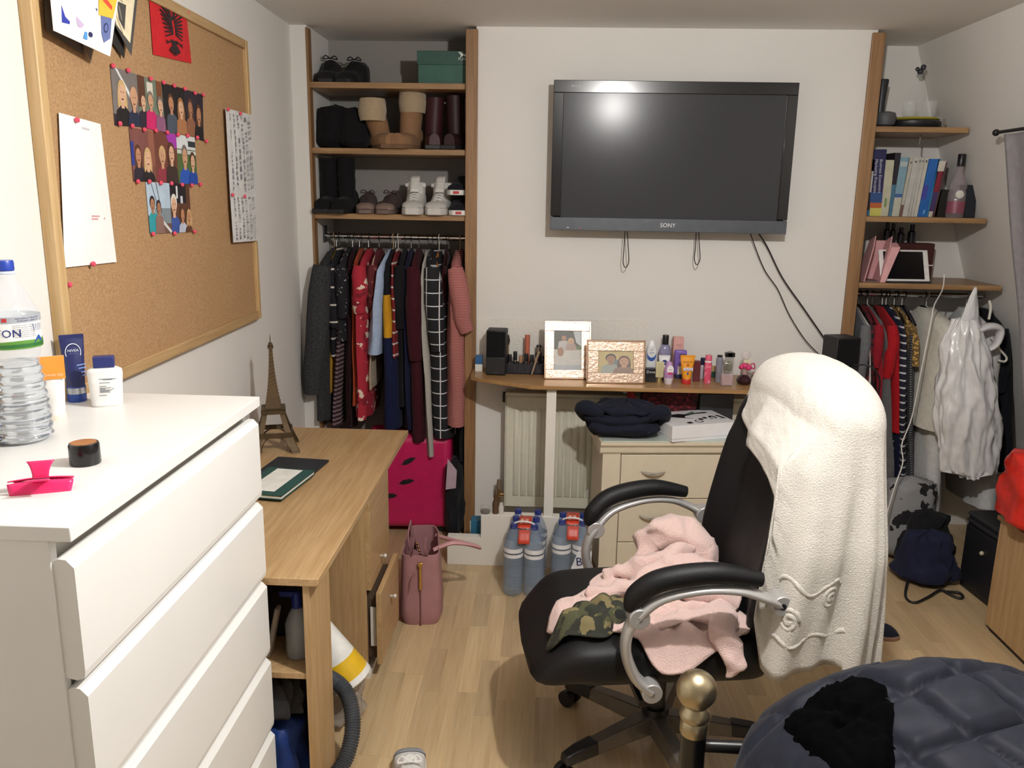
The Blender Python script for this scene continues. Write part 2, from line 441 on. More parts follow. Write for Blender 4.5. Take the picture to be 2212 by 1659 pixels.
for k, st in enumerate(('NATURALLY FROM THE', 'PLEASANT LAND OF')): onlab(st, vw + .62, .2470 - .0045*k, .0046, C('#44506e', .5))
for k in range(7): onlab('BUXTON NATURAL MINERAL' if k % 2 else 'WATER BOTTLED AT SOURCE', vw + .42 + k*.012, .2345 - .0037*k, .0030, C('#333a55', .5))
for k in range(5):
    a = vw + 1.0 + (k - 2)*.09; LAB.m(navy)
    z0 = .222; LAB.add([WB + V(((lr + .001)*cos(a + q*.02*(k - 2) + e), (lr + .001)*sin(a + q*.02*(k - 2) + e), z0 + q*.014)) for q, e in ((0, -.008), (0, .008), (1, .012), (1, -.012))], [(0, 1, 2, 3)])
LAB.m(C('#2a58a8', .4)); LAB.add([WB + V(((lr + .001)*cos(a), (lr + .001)*sin(a), z)) for a, z in ((vw + .75, .199), (vw + 1.2, .201), (vw + 1.12, .209), (vw + 1.0, .214), (vw + .88, .208))], [(0, 1, 2, 3, 4)])
LAB.m(C('#c23b3b', .4)); LAB.add([WB + V(((lr + .001)*cos(a), (lr + .001)*sin(a), z)) for a, z in ((vw - .28, .243), (vw - .12, .243), (vw - .12, .250), (vw - .28, .250))], [(0, 1, 2, 3)])
LAB.build('label_band', wb)

# black loudspeaker-like flask behind the bottle at the picture edge
q = V((-1.088, 1.475, ZT)); b = MB(C('#141416', .35)); b.lathe([(.036, 0), (.038, .006), (.038, .100), (.034, .112), (.020, .118)], q, 24)
t = thing('black_canister', 'black rounded canister behind the water bottle at the left picture edge', 'canister', q); b.build('canister_body', t)
b = MB(C('#d9d9d9', .3, .8)); b.tube([q + V((.0385*cos(a/10), .0385*sin(a/10), .03 + .06*abs(sin(a/7)))) for a in range(-22, 3, 3)], .0008, 6, sub=2); b.build('wire_line', t)
# tubes: squeezed tube standing on its cap
def tube_pack(name, label, pos, rz, hw, hcap, ht, rcap, body, cap, cat='tube', capr=None, extra=None, ring_=None, group=None):
    t = thing(name, label, cat, group=group)
    b = MB(cap); b.lathe([(rcap*.97, 0), (rcap, .003), (rcap, hcap), (rcap*.94, hcap + .002)], n=24); b.build('cap', t)
    if ring_: b = MB(ring_); b.lathe([(rcap*1.01, hcap*.55), (rcap*1.01, hcap*.95)], n=24, cap=False); b.build('collar', t)
    b = MB(body); rings = []
    for k in range(9):
        u = k/8; z = hcap + (ht - hcap)*u; a = rcap*.93*(1 - u) + hw*u; c = rcap*.93*(1 - u**1.3) + .0012
        rings.append([V((a*cos(j*pi/12), c*sin(j*pi/12), z)) for j in range(24)])
    b.loft(rings); 
    b.box(-hw, hw, -.0012, .0012, ht - .001, ht + .009)
    o = b.build('tube_body', t)
    if extra: extra(t, o)
    return place(t, pos, rz)
def nv(t, o):
    f = MB(); wh = C('#e8ebf4', .4); 
    ring_ = lambda s: [(s*.5*cos(a*pi/12), s*.62*sin(a*pi/12)) for a in range(24)]
    f.m(wh)
    a, c = ring_(.034), ring_(.031)
    f.add([(x, -.0075 - .010*(0), .118 + y) for x, y in a] + [(x, -.0076, .118 + y) for x, y in c], [(i, (i+1) % 24, 24 + (i+1) % 24, 24 + i) for i in range(24)])
    f.text('NIVEA', (0, -.0078, .1195), (1, 0, 0), (0, 0, 1), .0085, wh); f.text('MEN', (0, -.0078, .111), (1, 0, 0), (0, 0, 1), .0075, C('#9aa3b8', .4))
    f.m(C('#7f98cf', .3))
    for z in (.086, .078, .068, .06): f.quad((.004, -.0145, z), (.024, -.012, z + .002), (.024, -.012, z + .0045), (.004, -.0145, z + .003))
    f.build('print', o)
tube_pack('face_wash_tube', 'navy blue squeeze tube standing on its silver-ringed cap against the cork board', V((-1.105, 1.86, ZT)), rad(38), .026, .036, .150, .021,
          C('#232a5c', .35), C('#274aa0', .25), extra=nv, ring_=C('#b9bdc2', .25, .9))
def sg(t, o):
    f = MB(); f.m(C('#f29a3c', .4)); f.add([(-.0268, -.0045, .128), (.0268, -.0045, .128), (.0262, -.0105, .090), (-.0262, -.0105, .090)], [(0, 1, 2, 3)])
    f.m(C('#f29a3c', .4)); f.quad((-.0268, -.0018, .139), (.0268, -.0018, .139), (.0268, -.0045, .128), (-.0268, -.0045, .128))
    f.text('SHOWER GEL', (0, -.0105, .097), (1, 0, 0), (0, -.12, 1), .0075, C('#fbe6c8', .5)); f.build('print', o)
tube_pack('shower_gel_tube', 'white and orange shower gel tube beside the water bottle', V((-1.062, 1.70, ZT)), rad(33), .027, .012, .130, .021, C('#f4f1ec', .35), C('#ede2d2', .3), extra=sg)
# white lotion bottle with navy cap
t = thing('lotion_bottle', 'flat white lotion bottle with a square navy cap near the wall', 'bottle')
b = MB(C('#f5f4f1', .35)); rings = []
for z, a, c in ((0, .030, .014), (.004, .033, .017), (.05, .0355, .018), (.078, .0375, .018), (.086, .036, .017), (.091, .027, .015)):
    rings.append([V((a*math.copysign(abs(cos(j*pi/14))**.6, cos(j*pi/14)), c*math.copysign(abs(sin(j*pi/14))**.7, sin(j*pi/14)), z)) for j in range(28)])
b.loft(rings); o = b.build('bottle_body', t)
f = MB(); g = C('#7b7f86', .6)
for k, (a, c, z) in enumerate(((-.012, .024, .066), (-.004, .016, .064), (-.012, .010, .057), (-.012, .002, .049), (-.012, .012, .045), (-.012, .0, .0425), (-.012, .014, .040), (-.012, .008, .0375), (-.012, .010, .035), (.014, .018, .043), (-.014, .002, .028))):
    f.m(g); f.quad((a, -.0186, z), (c, -.0186, z), (c, -.0186, z + .0013), (a, -.0186, z + .0013))
f.build('print', o)
b = MB(C('#262f6b', .35)); b.box(-.022, .022, -.0135, .0135, .091, .117); b.build('cap', t, bev=.002)
place(t, V((-1.013, 1.825, ZT)), rad(24))
# black cap with brown top, pink hair claw
q = up(172, 1008) + V((0, .02, 0)); t = thing('bottle_cap', 'glossy black cylindrical cap with brown top lying alone on the chest', 'cap', q)
b = MB(C('#111113', .18)); b.lathe([(.0255, 0), (.0265, .002), (.0262, .036), (.0245, .0395), (.0215, .040)], q, 32); b.build('cap_body', t)
b = MB(C('#a0683a', .3)); b.lathe([(.0215, .0402), (.0005, .0406)], q, 32); b.build('cap_top', t)
q = up(85, 1062); PK = C('#ea2f6f', .3)
t = thing('hair_claw', 'bright pink plastic hair claw lying on the white chest', 'hair clip')
for sgn, nm in ((1, 'jaw'), (-1, 'jaw')):
    b = MB(PK)
    b.grid(14, 6, lambda u, v: V(((u - .5)*.098*(1 - .12*v), sgn*(.003 + .016*sin(v*1.5)), .020 - .018*v + .004*(1 - (2*u - 1)**2))))
    for k in range(13):
        xx = (k - 6)*.0068; b.cbox((xx, sgn*.0175, .004), (.0038, .003, .010), 0, sgn*.3)
    b.build(nm, t, solid=.0022)
b = MB(PK)
for sgn in (1, -1): b.grid(8, 8, lambda u, v: V(((u - .5)*(.024 + .018*v**2), sgn*(.003 + .022*v), .022 + .030*v - .01*v*v)))
b.build('grip', t, solid=.0022)
b = MB(C('#9a9a9a', .3, .9)); b.cyl((-.012, 0, .02), (.012, 0, .02), .0035, n=10); b.build('spring', t)
place(t, q + V((0, .01, .0)), rad(22), rad(24))

# ---------------------------------------------------------------- cork board on the left wall
def cork():
    M, n = newmat('cork'); vec = n.coord(); f = n.noise(vec, 160, 4, .7); g = n.noise(vec, 9, 3)
    c = n.ramp(f, [(.35, '#98754f'), (.52, '#ad8961'), (.7, '#bb9870')]); c = n.mix(n.math('MULTIPLY', g, .25), c, '#97724f')
    n.set(Base_Color=c, Roughness=.85); n.bump(f, .35, .002); return M
PINE = wood('#b3925f', '#cfb083', 2, .4, name='pine_frame'); PINEY = wood('#a5855a', '#c0a074', 1, .4, name='pine_frame')
tl, tr_ = atw(369, 0, .03), atw(533, 86, .03); br_ = atw(567, 690, .03); bl = atw(288, 805, .03)
BZ1 = (tl.z + tr_.z)/2; BZ0 = (br_.z + bl.z)/2; BY1 = (tr_.y + br_.y)/2; BY0 = atw(128, 600, .03).y
cb = thing('cork_board', 'large cork notice board in a pine frame on the left wall', 'notice board', (wx(2.4), (BY0 + BY1)/2, BZ0))
def bx(Y, off): return wx(Y) + off
def wbox(mb, y0, y1, z0, z1, o0, o1):
    return mb.hexa([(bx(y0, o0), y0, z0), (bx(y0, o1), y0, z0), (bx(y1, o1), y1, z0), (bx(y1, o0), y1, z0), (bx(y0, o0), y0, z1), (bx(y0, o1), y0, z1), (bx(y1, o1), y1, z1), (bx(y1, o0), y1, z1)])
fw = .032
wbox(MB(cork()), BY0 + .02, BY1 - .02, BZ0 + .02, BZ1 - .02, .004, .018).build('cork_panel', cb)
wbox(MB(PINE), BY0, BY0 + fw, BZ0, BZ1, .0, .031).build('frame_rail', cb, bev=.003)
wbox(MB(PINE), BY1 - fw*.8, BY1, BZ0, BZ1, .0, .031).build('frame_rail', cb, bev=.003)
wbox(MB(PINEY), BY0 + fw, BY1 - fw*.8, BZ1 - fw, BZ1, .0, .030).build('frame_rail', cb, bev=.003)
wbox(MB(PINEY), BY0 + fw, BY1 - fw*.8, BZ0, BZ0 + fw, .0, .030).build('frame_rail', cb, bev=.003)
CO = .0195        # front of the cork, off the wall
PAPER = C('#f4f3ef', .7, v=.015)
SK = [C(c, .6) for c in ('#c99a78', '#b98463', '#a8785a', '#d6ab8c')]
def quad_map(P4):
    a, b2, c, d = P4                     # TL TR BR BL
    return lambda u, v: (d*(1-u) + c*u)*(1-v) + (a*(1-u) + b2*u)*v
def sheet(name, label, cat, P4, shapes, base, group=None, lift=.0006, bow=0):
    f = quad_map(P4); nrm = V((1, .02, 0))
    b = MB(base); N = 9
    g = lambda u, v, k=0: f(u, v) + nrm*(bow*sin(pi*u)*sin(pi*v) + k)
    b.grid(N, N, lambda u, v: g(u, v)); b.grid(N, N, lambda u, v: g(1-u, v, -.0005))
    for k, (mat, pts) in enumerate(shapes):
        b.m(mat); b.add([g(max(0, min(1, u)), max(0, min(1, v)), .0004 + .00012*k) for u, v in pts], [tuple(range(len(pts)))])
    return b.build(name, label=label, cat=cat, group=group, flat=True)
def person_print(cu, cv, s, hair, skin, top, long=False):
    sh = []
    if long: sh.append((hair, ell(cu, cv - .10*s, .15*s, .30*s)))
    sh += [(top, [(cu - .24*s, 0), (cu - .20*s, cv - .24*s), (cu - .06*s, cv - .16*s), (cu + .06*s, cv - .16*s), (cu + .20*s, cv - .24*s), (cu + .26*s, 0)]),
           (skin, rect(cu - .05*s, cu + .05*s, cv - .2*s, cv - .05*s)), (hair, ell(cu, cv + .05*s, .125*s, .155*s)), (skin, ell(cu, cv, .10*s, .14*s)),
           (C('#5b3a30', .6), ell(cu, cv - .07*s, .04*s, .012*s, 8)), (C('#3a2a24', .6), ell(cu - .04*s, cv + .03*s, .014*s, .010*s, 6)), (C('#3a2a24', .6), ell(cu + .04*s, cv + .03*s, .014*s, .010*s, 6))]
    return sh
bl_, bk, gy, br2, dk = C('#c9a874', .6), C('#1d1a1c', .6), C('#77706c', .6), C('#5a3826', .6), C('#2a2430', .6)
def Q(*pp, off=CO): return [atw(x, y, off) for x, y in pp]
gg = 'snapshots pinned on the cork board'
sheet('photo_print', 'snapshot of a blonde woman and a bald man, first in the top row', 'photo', Q((237.6, 141.8), (295, 160.6), (302, 274), (248, 271)),
      [(gy, rect(0, 1, .45, 1)), (C('#dfe0e4', .5), [(.15, 1), (.25, .98), (.75, .55), (.66, .52)]), (dk, rect(0, 1, 0, .2))] + person_print(.36, .56, 1.25, bl_, SK[3], bk, True) + person_print(.8, .5, 1.2, SK[0], SK[0], C('#252c44', .6)), gy, gg)
sheet('photo_print', 'snapshot of people in pink and stripes, second in the top row', 'photo', Q((295, 160.6), (348, 178), (357.5, 286), (303, 274.6)),
      [(C('#6d7a68', .6), rect(0, 1, .3, 1)), (br2, rect(0, .28, .4, 1)), (C('#d8d2c2', .6), rect(.36, .6, .66, .92)), (C('#7a4a2c', .6), rect(.75, .98, .6, 1))] + person_print(.18, .5, .9, br2, SK[3], dk) + person_print(.46, .55, 1.0, gy, SK[0], C('#c52767', .6)) + person_print(.84, .5, 1.0, gy, SK[3], C('#8b5a78', .6)), gy, gg)
sheet('photo_print', 'dark snapshot of people in jackets at night, third in the top row', 'photo', Q((348, 178), (396, 191.5), (404.6, 291), (357.5, 286)),
      [(bk, rect(0, 1, 0, 1))] + person_print(.35, .6, 1.1, br2, SK[1], C('#4a5260', .6)) + person_print(.78, .55, 1.15, C('#9b6a3e', .6), SK[3], C('#a9744e', .6), True), bk, gg)
sheet('photo_print', 'dark snapshot of two long-haired women, last in the top row', 'photo', Q((396, 191.5), (437.5, 205), (440, 305), (404.6, 291)),
      [(dk, rect(0, 1, 0, 1))] + person_print(.28, .6, 1.1, br2, SK[2], C('#8c5f45', .6), True) + person_print(.72, .52, 1.2, br2, SK[1], bk, True), dk, gg)
sheet('photo_print', 'snapshot of two women before a purple-brown wall, first in the middle row', 'photo', Q((278.3, 274.6), (330.5, 282.8), (337.6, 392), (288.2, 392)),
      [(C('#7a4c46', .6), rect(0, 1, 0, 1)), (C('#2f3a8a', .6), rect(0, .12, .3, .75)), (C('#8f5a48', .6), rect(.75, 1, .3, 1))] + person_print(.28, .48, 1.1, br2, SK[1], dk, True) + person_print(.66, .42, 1.2, bl_, SK[3], bk, True), br2, gg)
sheet('photo_print', 'snapshot of a couple with a magenta balloon, second in the middle row', 'photo', Q((330.5, 282.8), (380, 290), (385.8, 397), (337.6, 392)),
      [(C('#6e3f32', .6), rect(0, 1, 0, 1)), (C('#a23aa8', .6), [(.5, 1), (1, 1), (1, .72), (.85, .7), (.6, .85)])] + person_print(.32, .5, 1.15, bl_, SK[0], C('#8a3440', .6)) + person_print(.72, .58, 1.2, br2, SK[3], C('#3a2a26', .6), True), br2, gg)
sheet('photo_print', 'snapshot of a couple in blue on green grass, last in the middle row', 'photo', Q((380, 290), (420, 297), (427, 398), (385.8, 397)),
      [(C('#d6d9da', .6), rect(0, 1, .72, 1)), (C('#4f6638', .6), rect(0, 1, 0, .72)), (C('#30343a', .6), rect(.6, 1, .78, .9)), (C('#c8ccc8', .6), rect(0, 1, .62, .7))] + person_print(.38, .55, 1.3, gy, SK[0], C('#2855b0', .6)) + person_print(.78, .46, 1.1, br2, SK[3], C('#2048a0', .6)), gy, gg)
sheet('photo_print', 'snapshot of people aboard a boat under blue sky, left one in the bottom row', 'photo', Q((314, 393.3), (365.3, 395.7), (371.6, 503.8), (323.4, 503.8)),
      [(C('#b4c6d6', .6), rect(0, 1, .35, 1)), (C('#7e8a90', .6), rect(.3, 1, .2, .5)), (C('#6a5044', .6), rect(0, 1, 0, .2)), (dk, [(.2, 1), (.22, 1), (.5, .4), (.48, .4)]), (dk, [(.4, 1), (.42, 1), (.6, .4), (.58, .4)]), (C('#d8d8d8', .6), [(.6, .2), (.95, .0), (1, .05), (.65, .25)])] + person_print(.2, .56, .9, dk, SK[2], C('#2f97a0', .6)) + person_print(.45, .5, .8, dk, SK[2], C('#8a6a60', .6)), gy, gg)
sheet('photo_print', 'snapshot of a woman in sunglasses in a crowd, right one in the bottom row', 'photo', Q((365.3, 395.7), (408, 398), (414, 500.3), (371.6, 503.8)),
      [(br2, rect(0, 1, 0, 1)), (bk, rect(0, .8, .6, 1)), (C('#dfe0e4', .6), rect(.3, .38, .7, .95)), (C('#c9ccd6', .6), rect(.5, .62, .6, .75))] + person_print(.16, .55, 1.2, C('#e3dcd2', .6), SK[3], C('#39559a', .6)) + person_print(.55, .36, .9, br2, SK[1], C('#b9bfd0', .6), True) + person_print(.86, .3, .9, bl_, SK[1], br2, True), br2, gg)
sheet('paper_sheet', 'blank white paper sheet pinned near the left frame of the board', 'paper', Q((127, 243), (217, 268), (252, 566), (140, 578), off=.024),
      [(C('#c7c4c8', .7), rect(.5, .68, .93, .945)), (C('#d99aa0', .7), rect(.52, .70, .335, .345)), (C('#d99aa0', .7), rect(.52, .66, .315, .325)), (C('#d99aa0', .7), rect(.8, .83, .32, .33))], PAPER, bow=.006)
ink = C('#8d8d95', .7)
def scribble(rows, seed):
    r = random.Random(seed); out = []
    for k in range(rows):                         # columns of handwriting run down the sheet
        u = .12 + k*(.8/rows); v = .95
        while v > .08:
            l = r.uniform(.02, .07); out.append((ink, [(u, v), (u + .03, v - .004), (u + .03 + r.uniform(-.03, .03), v - l), (u + r.uniform(-.02, .02), v - l)])); v -= l + r.uniform(.006, .03)
            if r.random() < .12: v -= .1
    return out
sheet('note_sheet', 'upper of two handwritten lined notes pinned at the far edge of the board', 'paper', Q((487, 233), (543, 248), (553, 421), (497, 421), off=.033), scribble(6, 1), C('#d9d8d6', .7), bow=.003)
sheet('note_sheet', 'lower of two handwritten lined notes pinned at the far edge of the board', 'paper', Q((497, 421), (553, 419), (557, 520), (504, 524), off=.034), scribble(6, 2), C('#d9d8d6', .7), bow=.003)
# red flag with the black two-headed eagle
F4 = Q((322, -6), (402, 26), (414, 137), (331, 118), off=.021)
def eagle(mat):
    out = [(mat, [(.52, .16), (.60, .30), (.61, .62), (.56, .80), (.48, .80), (.43, .62), (.44, .30)])]
    for s in (1, -1):
        X = lambda x: .52 + s*x
        out += [(mat, [(X(.02), .74), (X(.07), .74), (X(.10), .84), (X(.07), .90), (X(.03), .86)]), (mat, [(X(.07), .90), (X(.14), .93), (X(.16), .90), (X(.10), .855)]), (mat, [(X(.12), .91), (X(.20), .885), (X(.13), .875)])]
        for k in range(8):
            y0 = .74 - .038*k; x1 = .31 - .012*k - (.06 if k == 0 else 0); y1 = .92 - .075*k
            out.append((mat, [(X(.04), y0 - .02), (X(x1), y1 - .012), (X(x1 + .02), y1 + .006), (X(x1 - .02), y1 + .02), (X(.04), y0 + .022)]))
        out += [(mat, [(X(.05), .36), (X(.20), .30), (X(.22), .27), (X(.05), .32)]), (mat, [(X(.18), .31), (X(.25), .33), (X(.19), .285)]), (mat, [(X(.18), .30), (X(.24), .25), (X(.16), .275)])]
        out += [(mat, [(X(.0), .26), (X(.02 + .05*q), .06 + .03*q), (X(.05 + .05*q), .09 + .035*q), (X(.06), .27)]) for q in range(3)]
    return out
fl = sheet('red_flag', 'small red cloth flag with a black two-headed eagle on the board', 'flag', F4, eagle(C('#2b1a1c', .9)), C('#c5262c', .85, kind='fabric'), bow=.006)
# cards hanging by their tops, tilted off the board
def card(name, label, pts, offs, mat, shapes=(), thick=.001):
    P_ = [atw(x, y, o) for (x, y), o in zip(pts, offs)]; nrm = V((1, .02, 0)); b = MB(mat); b.prism(P_, nrm*-thick)
    f = quad_map(P_[:4]) if len(P_) == 4 else None
    for k, (m2, q) in enumerate(shapes):
        b.m(m2); b.add([f(u, v) + nrm*(.0005 + .0002*k) for u, v in q], [tuple(range(len(q)))])
    return b.build(name, label=label, cat='card', flat=True)
card('greeting_card', 'dark grey backing card behind the white greeting card on the board', [(90, -90), (170, -70), (180, 117), (101, 66)], (.022, .022, .024, .03), C('#5f5650', .7))
card('greeting_card', 'small brown folded card peeping out below the white greeting card', [(168, -20), (215, -10), (197, 133), (176, 88)], (.028, .028, .034, .03), C('#7d6c5e', .7))
card('greeting_card', 'black striped card hanging behind the cream card on the board', [(232, -20), (270, -10), (268, 126), (243, 92)], (.022, .022, .03, .026), C('#2a2724', .7))
card('greeting_card', 'cream card with dark border and a pencil drawing on the board', [(236, -60), (300, -30), (284, 120), (249, 55)], (.028, .028, .045, .036), C('#4c4a48', .7),
     [(C('#ecdfbe', .7), [(.05, .05), (.86, .12), (.9, .98), (.03, .98)]), (C('#8a8578', .7), [(.2, .5), (.3, .48), (.42, .3), (.36, .28)]), (C('#8a8578', .7), [(.1, .62), (.45, .6), (.45, .615), (.1, .635)]), (C('#b9a47c', .7), [(.1, .25), (.14, .25), (.5, .08), (.46, .07)])])
cc = [C(x, .6) for x in ('#3340a8', '#f0c545', '#e8523c', '#6b7ab0', '#c9b6d8', '#2a2f60', '#4f9ae0')]
card('greeting_card', 'white greeting card with a bright abstract cartoon print on the board', [(100, -100), (268, -90), (238, 122), (116, 66)], (.04, .04, .085, .06), C('#f6f5f3', .6),
     [(cc[0], [(.14, .15), (.26, .16), (.30, .40), (.14, .45)]), (cc[1], [(.12, .47), (.30, .44), (.28, .62), (.13, .62)]), (cc[1], [(.34, .45), (.48, .40), (.5, .62), (.36, .62)]), (cc[2], ell(.54, .40, .04, .03)), (cc[5], [(.58, .36), (.66, .36), (.68, .42), (.6, .44)]),
      (cc[2], ell(.63, .2, .06, .05, 7)), (cc[5], ell(.6, .13, .04, .03, 8)), (cc[4], ell(.42, .26, .07, .10)), (cc[6], [(.48, .06), (.55, .06), (.54, .14), (.5, .14)]), (cc[3], [(.74, .36), (.92, .36), (.94, .16), (.84, .1), (.78, .18)]), (cc[1], [(.70, .36), (.94, .36), (.98, .66), (.66, .66)]), (cc[2], [(.74, .52), (.9, .44), (.9, .48), (.76, .57)]), (cc[5], ell(.84, .25, .04, .05)), (cc[3], ell(.84, .25, .028, .036))])
# push pins
pinm = C('#e0526a', .35); pb0 = MB(pinm); pb0.lathe([(.0008, -.006), (.0012, 0), (.0052, .0015), (.0068, .005), (.0055, .009), (.0025, .0105)], n=10)
PINS = [(240, 142), (273, 152), (322, 170), (350, 178), (373, 185), (396, 192), (418, 201), (436, 205), (255, 267), (282, 272), (308, 280), (333, 282), (358, 286), (381, 291), (402, 293), (423, 297), (443, 305), (294, 392), (319, 392), (344, 395), (367, 396), (390, 399), (411, 400), (430, 398), (327, 505), (374, 504), (417, 500), (162, 259), (197, 570), (146, 615), (401, 27), (490, 236), (517, 245), (500, 421), (526, 424)]
p0 = None
ORD = ('first', 'second', 'third', 'fourth', 'fifth', 'sixth', 'seventh', 'eighth', 'ninth')
PLAB = [f'red push pin, {ORD[k]} from the left along the top of the snapshots' for k in range(8)] + [f'red push pin, {ORD[k]} from the left below the top row of snapshots' for k in range(9)]
PLAB += [f'red push pin, {ORD[k]} from the left below the middle row of snapshots' for k in range(7)] + [f'red push pin, {ORD[k]} from the left under the bottom snapshots' for k in range(3)]
PLAB += ['red push pin at the top of the blank white sheet', 'red push pin at the bottom of the blank white sheet', 'lone red push pin by the left frame below the white sheet', 'red push pin at the corner of the red flag', 'red push pin at the upper left of the upper handwritten note', 'red push pin at the top middle of the upper handwritten note', 'red push pin at the left where the two handwritten notes meet', 'red push pin at the middle where the two handwritten notes meet']
for k, (x, y) in enumerate(PINS):
    off = .0255 if k in (27, 28) else (.035 if k >= 31 else .0205)
    M4 = Matrix.Translation(atw(x, y, off)) @ Matrix.Rotation(pi/2, 4, 'Y')
    if p0 is None: p0 = pb0.build('push_pin', label=PLAB[0], cat='push pin', group='red push pins in the cork board', M=M4)
    else:
        o = p0.copy(); COL.objects.link(o); o.matrix_basis = M4; o['label'] = PLAB[k]
# ---------------------------------------------------------------- desk
DZ = .725; DK0, DK1 = 1.955, 3.36; DKX = -.572; DKB = -1.165
DW = wood('#a58459', '#bf9f75', 1, .42, 1.6, 'beech_laminate'); DWZ = wood('#a58459', '#bf9f75', 2, .45, 1.6, 'beech_laminate')
dk_ = thing('desk', 'beech laminate desk with a drawer pedestal along the left wall', 'desk', (-.87, 2.6, 0))
MB(DW).box(DKB, DKX, DK0, DK1, DZ - .022, DZ).build('desk_top', dk_, bev=.002)
MB(DWZ).box(-.618, -.600, DK0 + .01, 2.16, 0, DZ - .022).build('end_panel', dk_, bev=.001)
MB(DWZ).box(DKB + .01, DKB + .028, DK0 + .01, 2.16, 0, DZ - .022).build('end_panel', dk_, bev=.001)
MB(DWZ).box(DKB + .028, -.618, DK0 + .015, 2.155, .425, .443).build('shelf', dk_, bev=.001)
MB(C('#2a2320', .7)).box(DKB + .028, -.618, 2.155, 2.162, 0, DZ - .022).build('back_panel', dk_)
PED0, PED1 = 2.645, 2.985
MB(DWZ).box(DKB + .03, -.606, PED0, PED0 + .016, .02, DZ - .022).build('pedestal_side', dk_, bev=.001)
MB(DWZ).box(DKB + .03, -.606, PED1 - .016, PED1, .02, DZ - .022).build('pedestal_side', dk_, bev=.001)
MB(C('#3a2c20', .7)).box(DKB + .03, -.64, PED0 + .016, PED1 - .016, .03, .36).build('pedestal_inside', dk_)
MB(C('#e8e4da', .5)).box(DKB + .1, -.598, PED0 + .002, PED1, 0, .02).build('pedestal_foot', dk_)
d1 = MB(DW).box(-.606, -.588, PED0, PED1, .345, DZ - .026).build('drawer_front', dk_, bev=.001)
d2 = MB(DW).box(-.572, -.554, PED0, PED1, .06, .335).build('drawer_front', dk_, bev=.001)
MB(C('#4c3a2a', .7)).box(-.95, -.572, PED0 + .03, PED1 - .03, .07, .30).build('drawer_box', d2)
for z, dd, xx in ((.40, d1, -.588), (.24, d2, -.554)):
    k = MB(C('#d8d4cc', .3, .5)); k.cyl((xx, (PED0 + PED1)/2, z), (xx + .012, (PED0 + PED1)/2, z), .005, n=10); k.ball((xx + .017, (PED0 + PED1)/2, z), .009, 12); k.build('knob', dd)
MB(C('#d8d5cf', .5)).box(-.597, -.574, PED0 + .02, PED0 + .026, .12, .27).build('drawer_runner', d2)
# Eiffel-type lattice tower ornament
TM = C('#57462f', .5, .5, v=.15); TB = atz(605, 940, DZ); TB = V((-1.045, 3.06, DZ))
tw = thing('tower_ornament', 'bronze lattice tower ornament standing on the desk', 'ornament')
def leg_r(z):      # half-width of the tower by height (0..1)
    return .0715*(1 - z)**2.6 + .0135*(1 - z*.55)
HT = .315
b = MB(TM)
for sx in (1, -1):
    for sy in (1, -1):
        rings = []
        for k in range(15):
            z = .0 + .62*k/14*.64 if False else k/14*.36
            r = leg_r(z); w_ = .013*(1 - z*1.2) + .002
            rings.append([V((sx*(r + dx*w_), sy*(r + dy*w_), z*HT)) for dx, dy in ((-1, -1), (1, -1), (1, 1), (-1, 1))])
        b.loft(rings); b.box(sx*.08 - .017, sx*.08 + .017, sy*.08 - .017, sy*.08 + .017, 0, .006)
b.build('tower_legs', tw, flat=True)
for zs in ((.15, .165), (.355, .37)):
    b = MB(TM)
    for z in zs:
        r = leg_r(z) + .013; hgt = .0045
        for sx, sy, a, c in ((0, 1, r, .003), (0, -1, r, .003), (1, 0, .003, r), (-1, 0, .003, r)): b.box(sx*r - a, sx*r + a, sy*r - c, sy*r + c, z*HT - hgt, z*HT + hgt)
    if zs[0] > .3: b.box(-leg_r(.37) - .016, leg_r(.37) + .016, -leg_r(.37) - .016, leg_r(.37) + .016, .375*HT, .388*HT)
    b.build('platform', tw, flat=True)
b = MB(TM); rings = []
for k in range(13):
    z = .385 + (.93 - .385)*k/12; r = leg_r(z) + .004*(1 - z)
    rings.append([V((sx*r, sy*r, z*HT)) for sx, sy in ((-1, -1), (1, -1), (1, 1), (-1, 1))])
b.loft(rings)
for k in range(16):
    z = .40 + .5*k/15; r = leg_r(z) + .0045*(1 - z) + .0006; b.m(C('#8c7355', .4, .8))
    for s in (1, -1):
        for ax in (0, 1):
            a = [(-r, s*(r + .0004), z*HT), (r, s*(r + .0004), (z + .03)*HT), (r, s*(r + .0004), (z + .036)*HT), (-r, s*(r + .0004), (z + .006)*HT)]
            if ax: a = [(q[1], q[0], q[2]) for q in a]
            b.add(a, [(0, 1, 2, 3)])
b.build('shaft', tw, flat=True)
b = MB(TM); b.box(-.012, .012, -.012, .012, .925*HT, .945*HT); b.lathe([(.009, .945*HT), (.009, .955*HT), (.0095, .96*HT), (.006, .975*HT), (.002, .98*HT), (.0016, 1.03*HT), (.0004, 1.05*HT)], n=10); b.build('lantern', tw)
b = MB(TM)
for s in (1, -1):
    for ax in (0, 1):
        pts = []
        for k in range(13):
            a = pi*k/12; q = [.055*cos(a), s*(leg_r(.05) + .008 - .02*sin(a)), .006 + .042*sin(a)]
            if ax: q = [q[1], q[0], q[2]]
            pts.append(q)
        b.tube(pts, .0028, 5)
b.build('arch', tw, flat=True)
place(tw, TB, rad(18)); tw.matrix_basis = tw.matrix_basis @ Matrix.Diagonal((.92, .92, 1.36, 1))
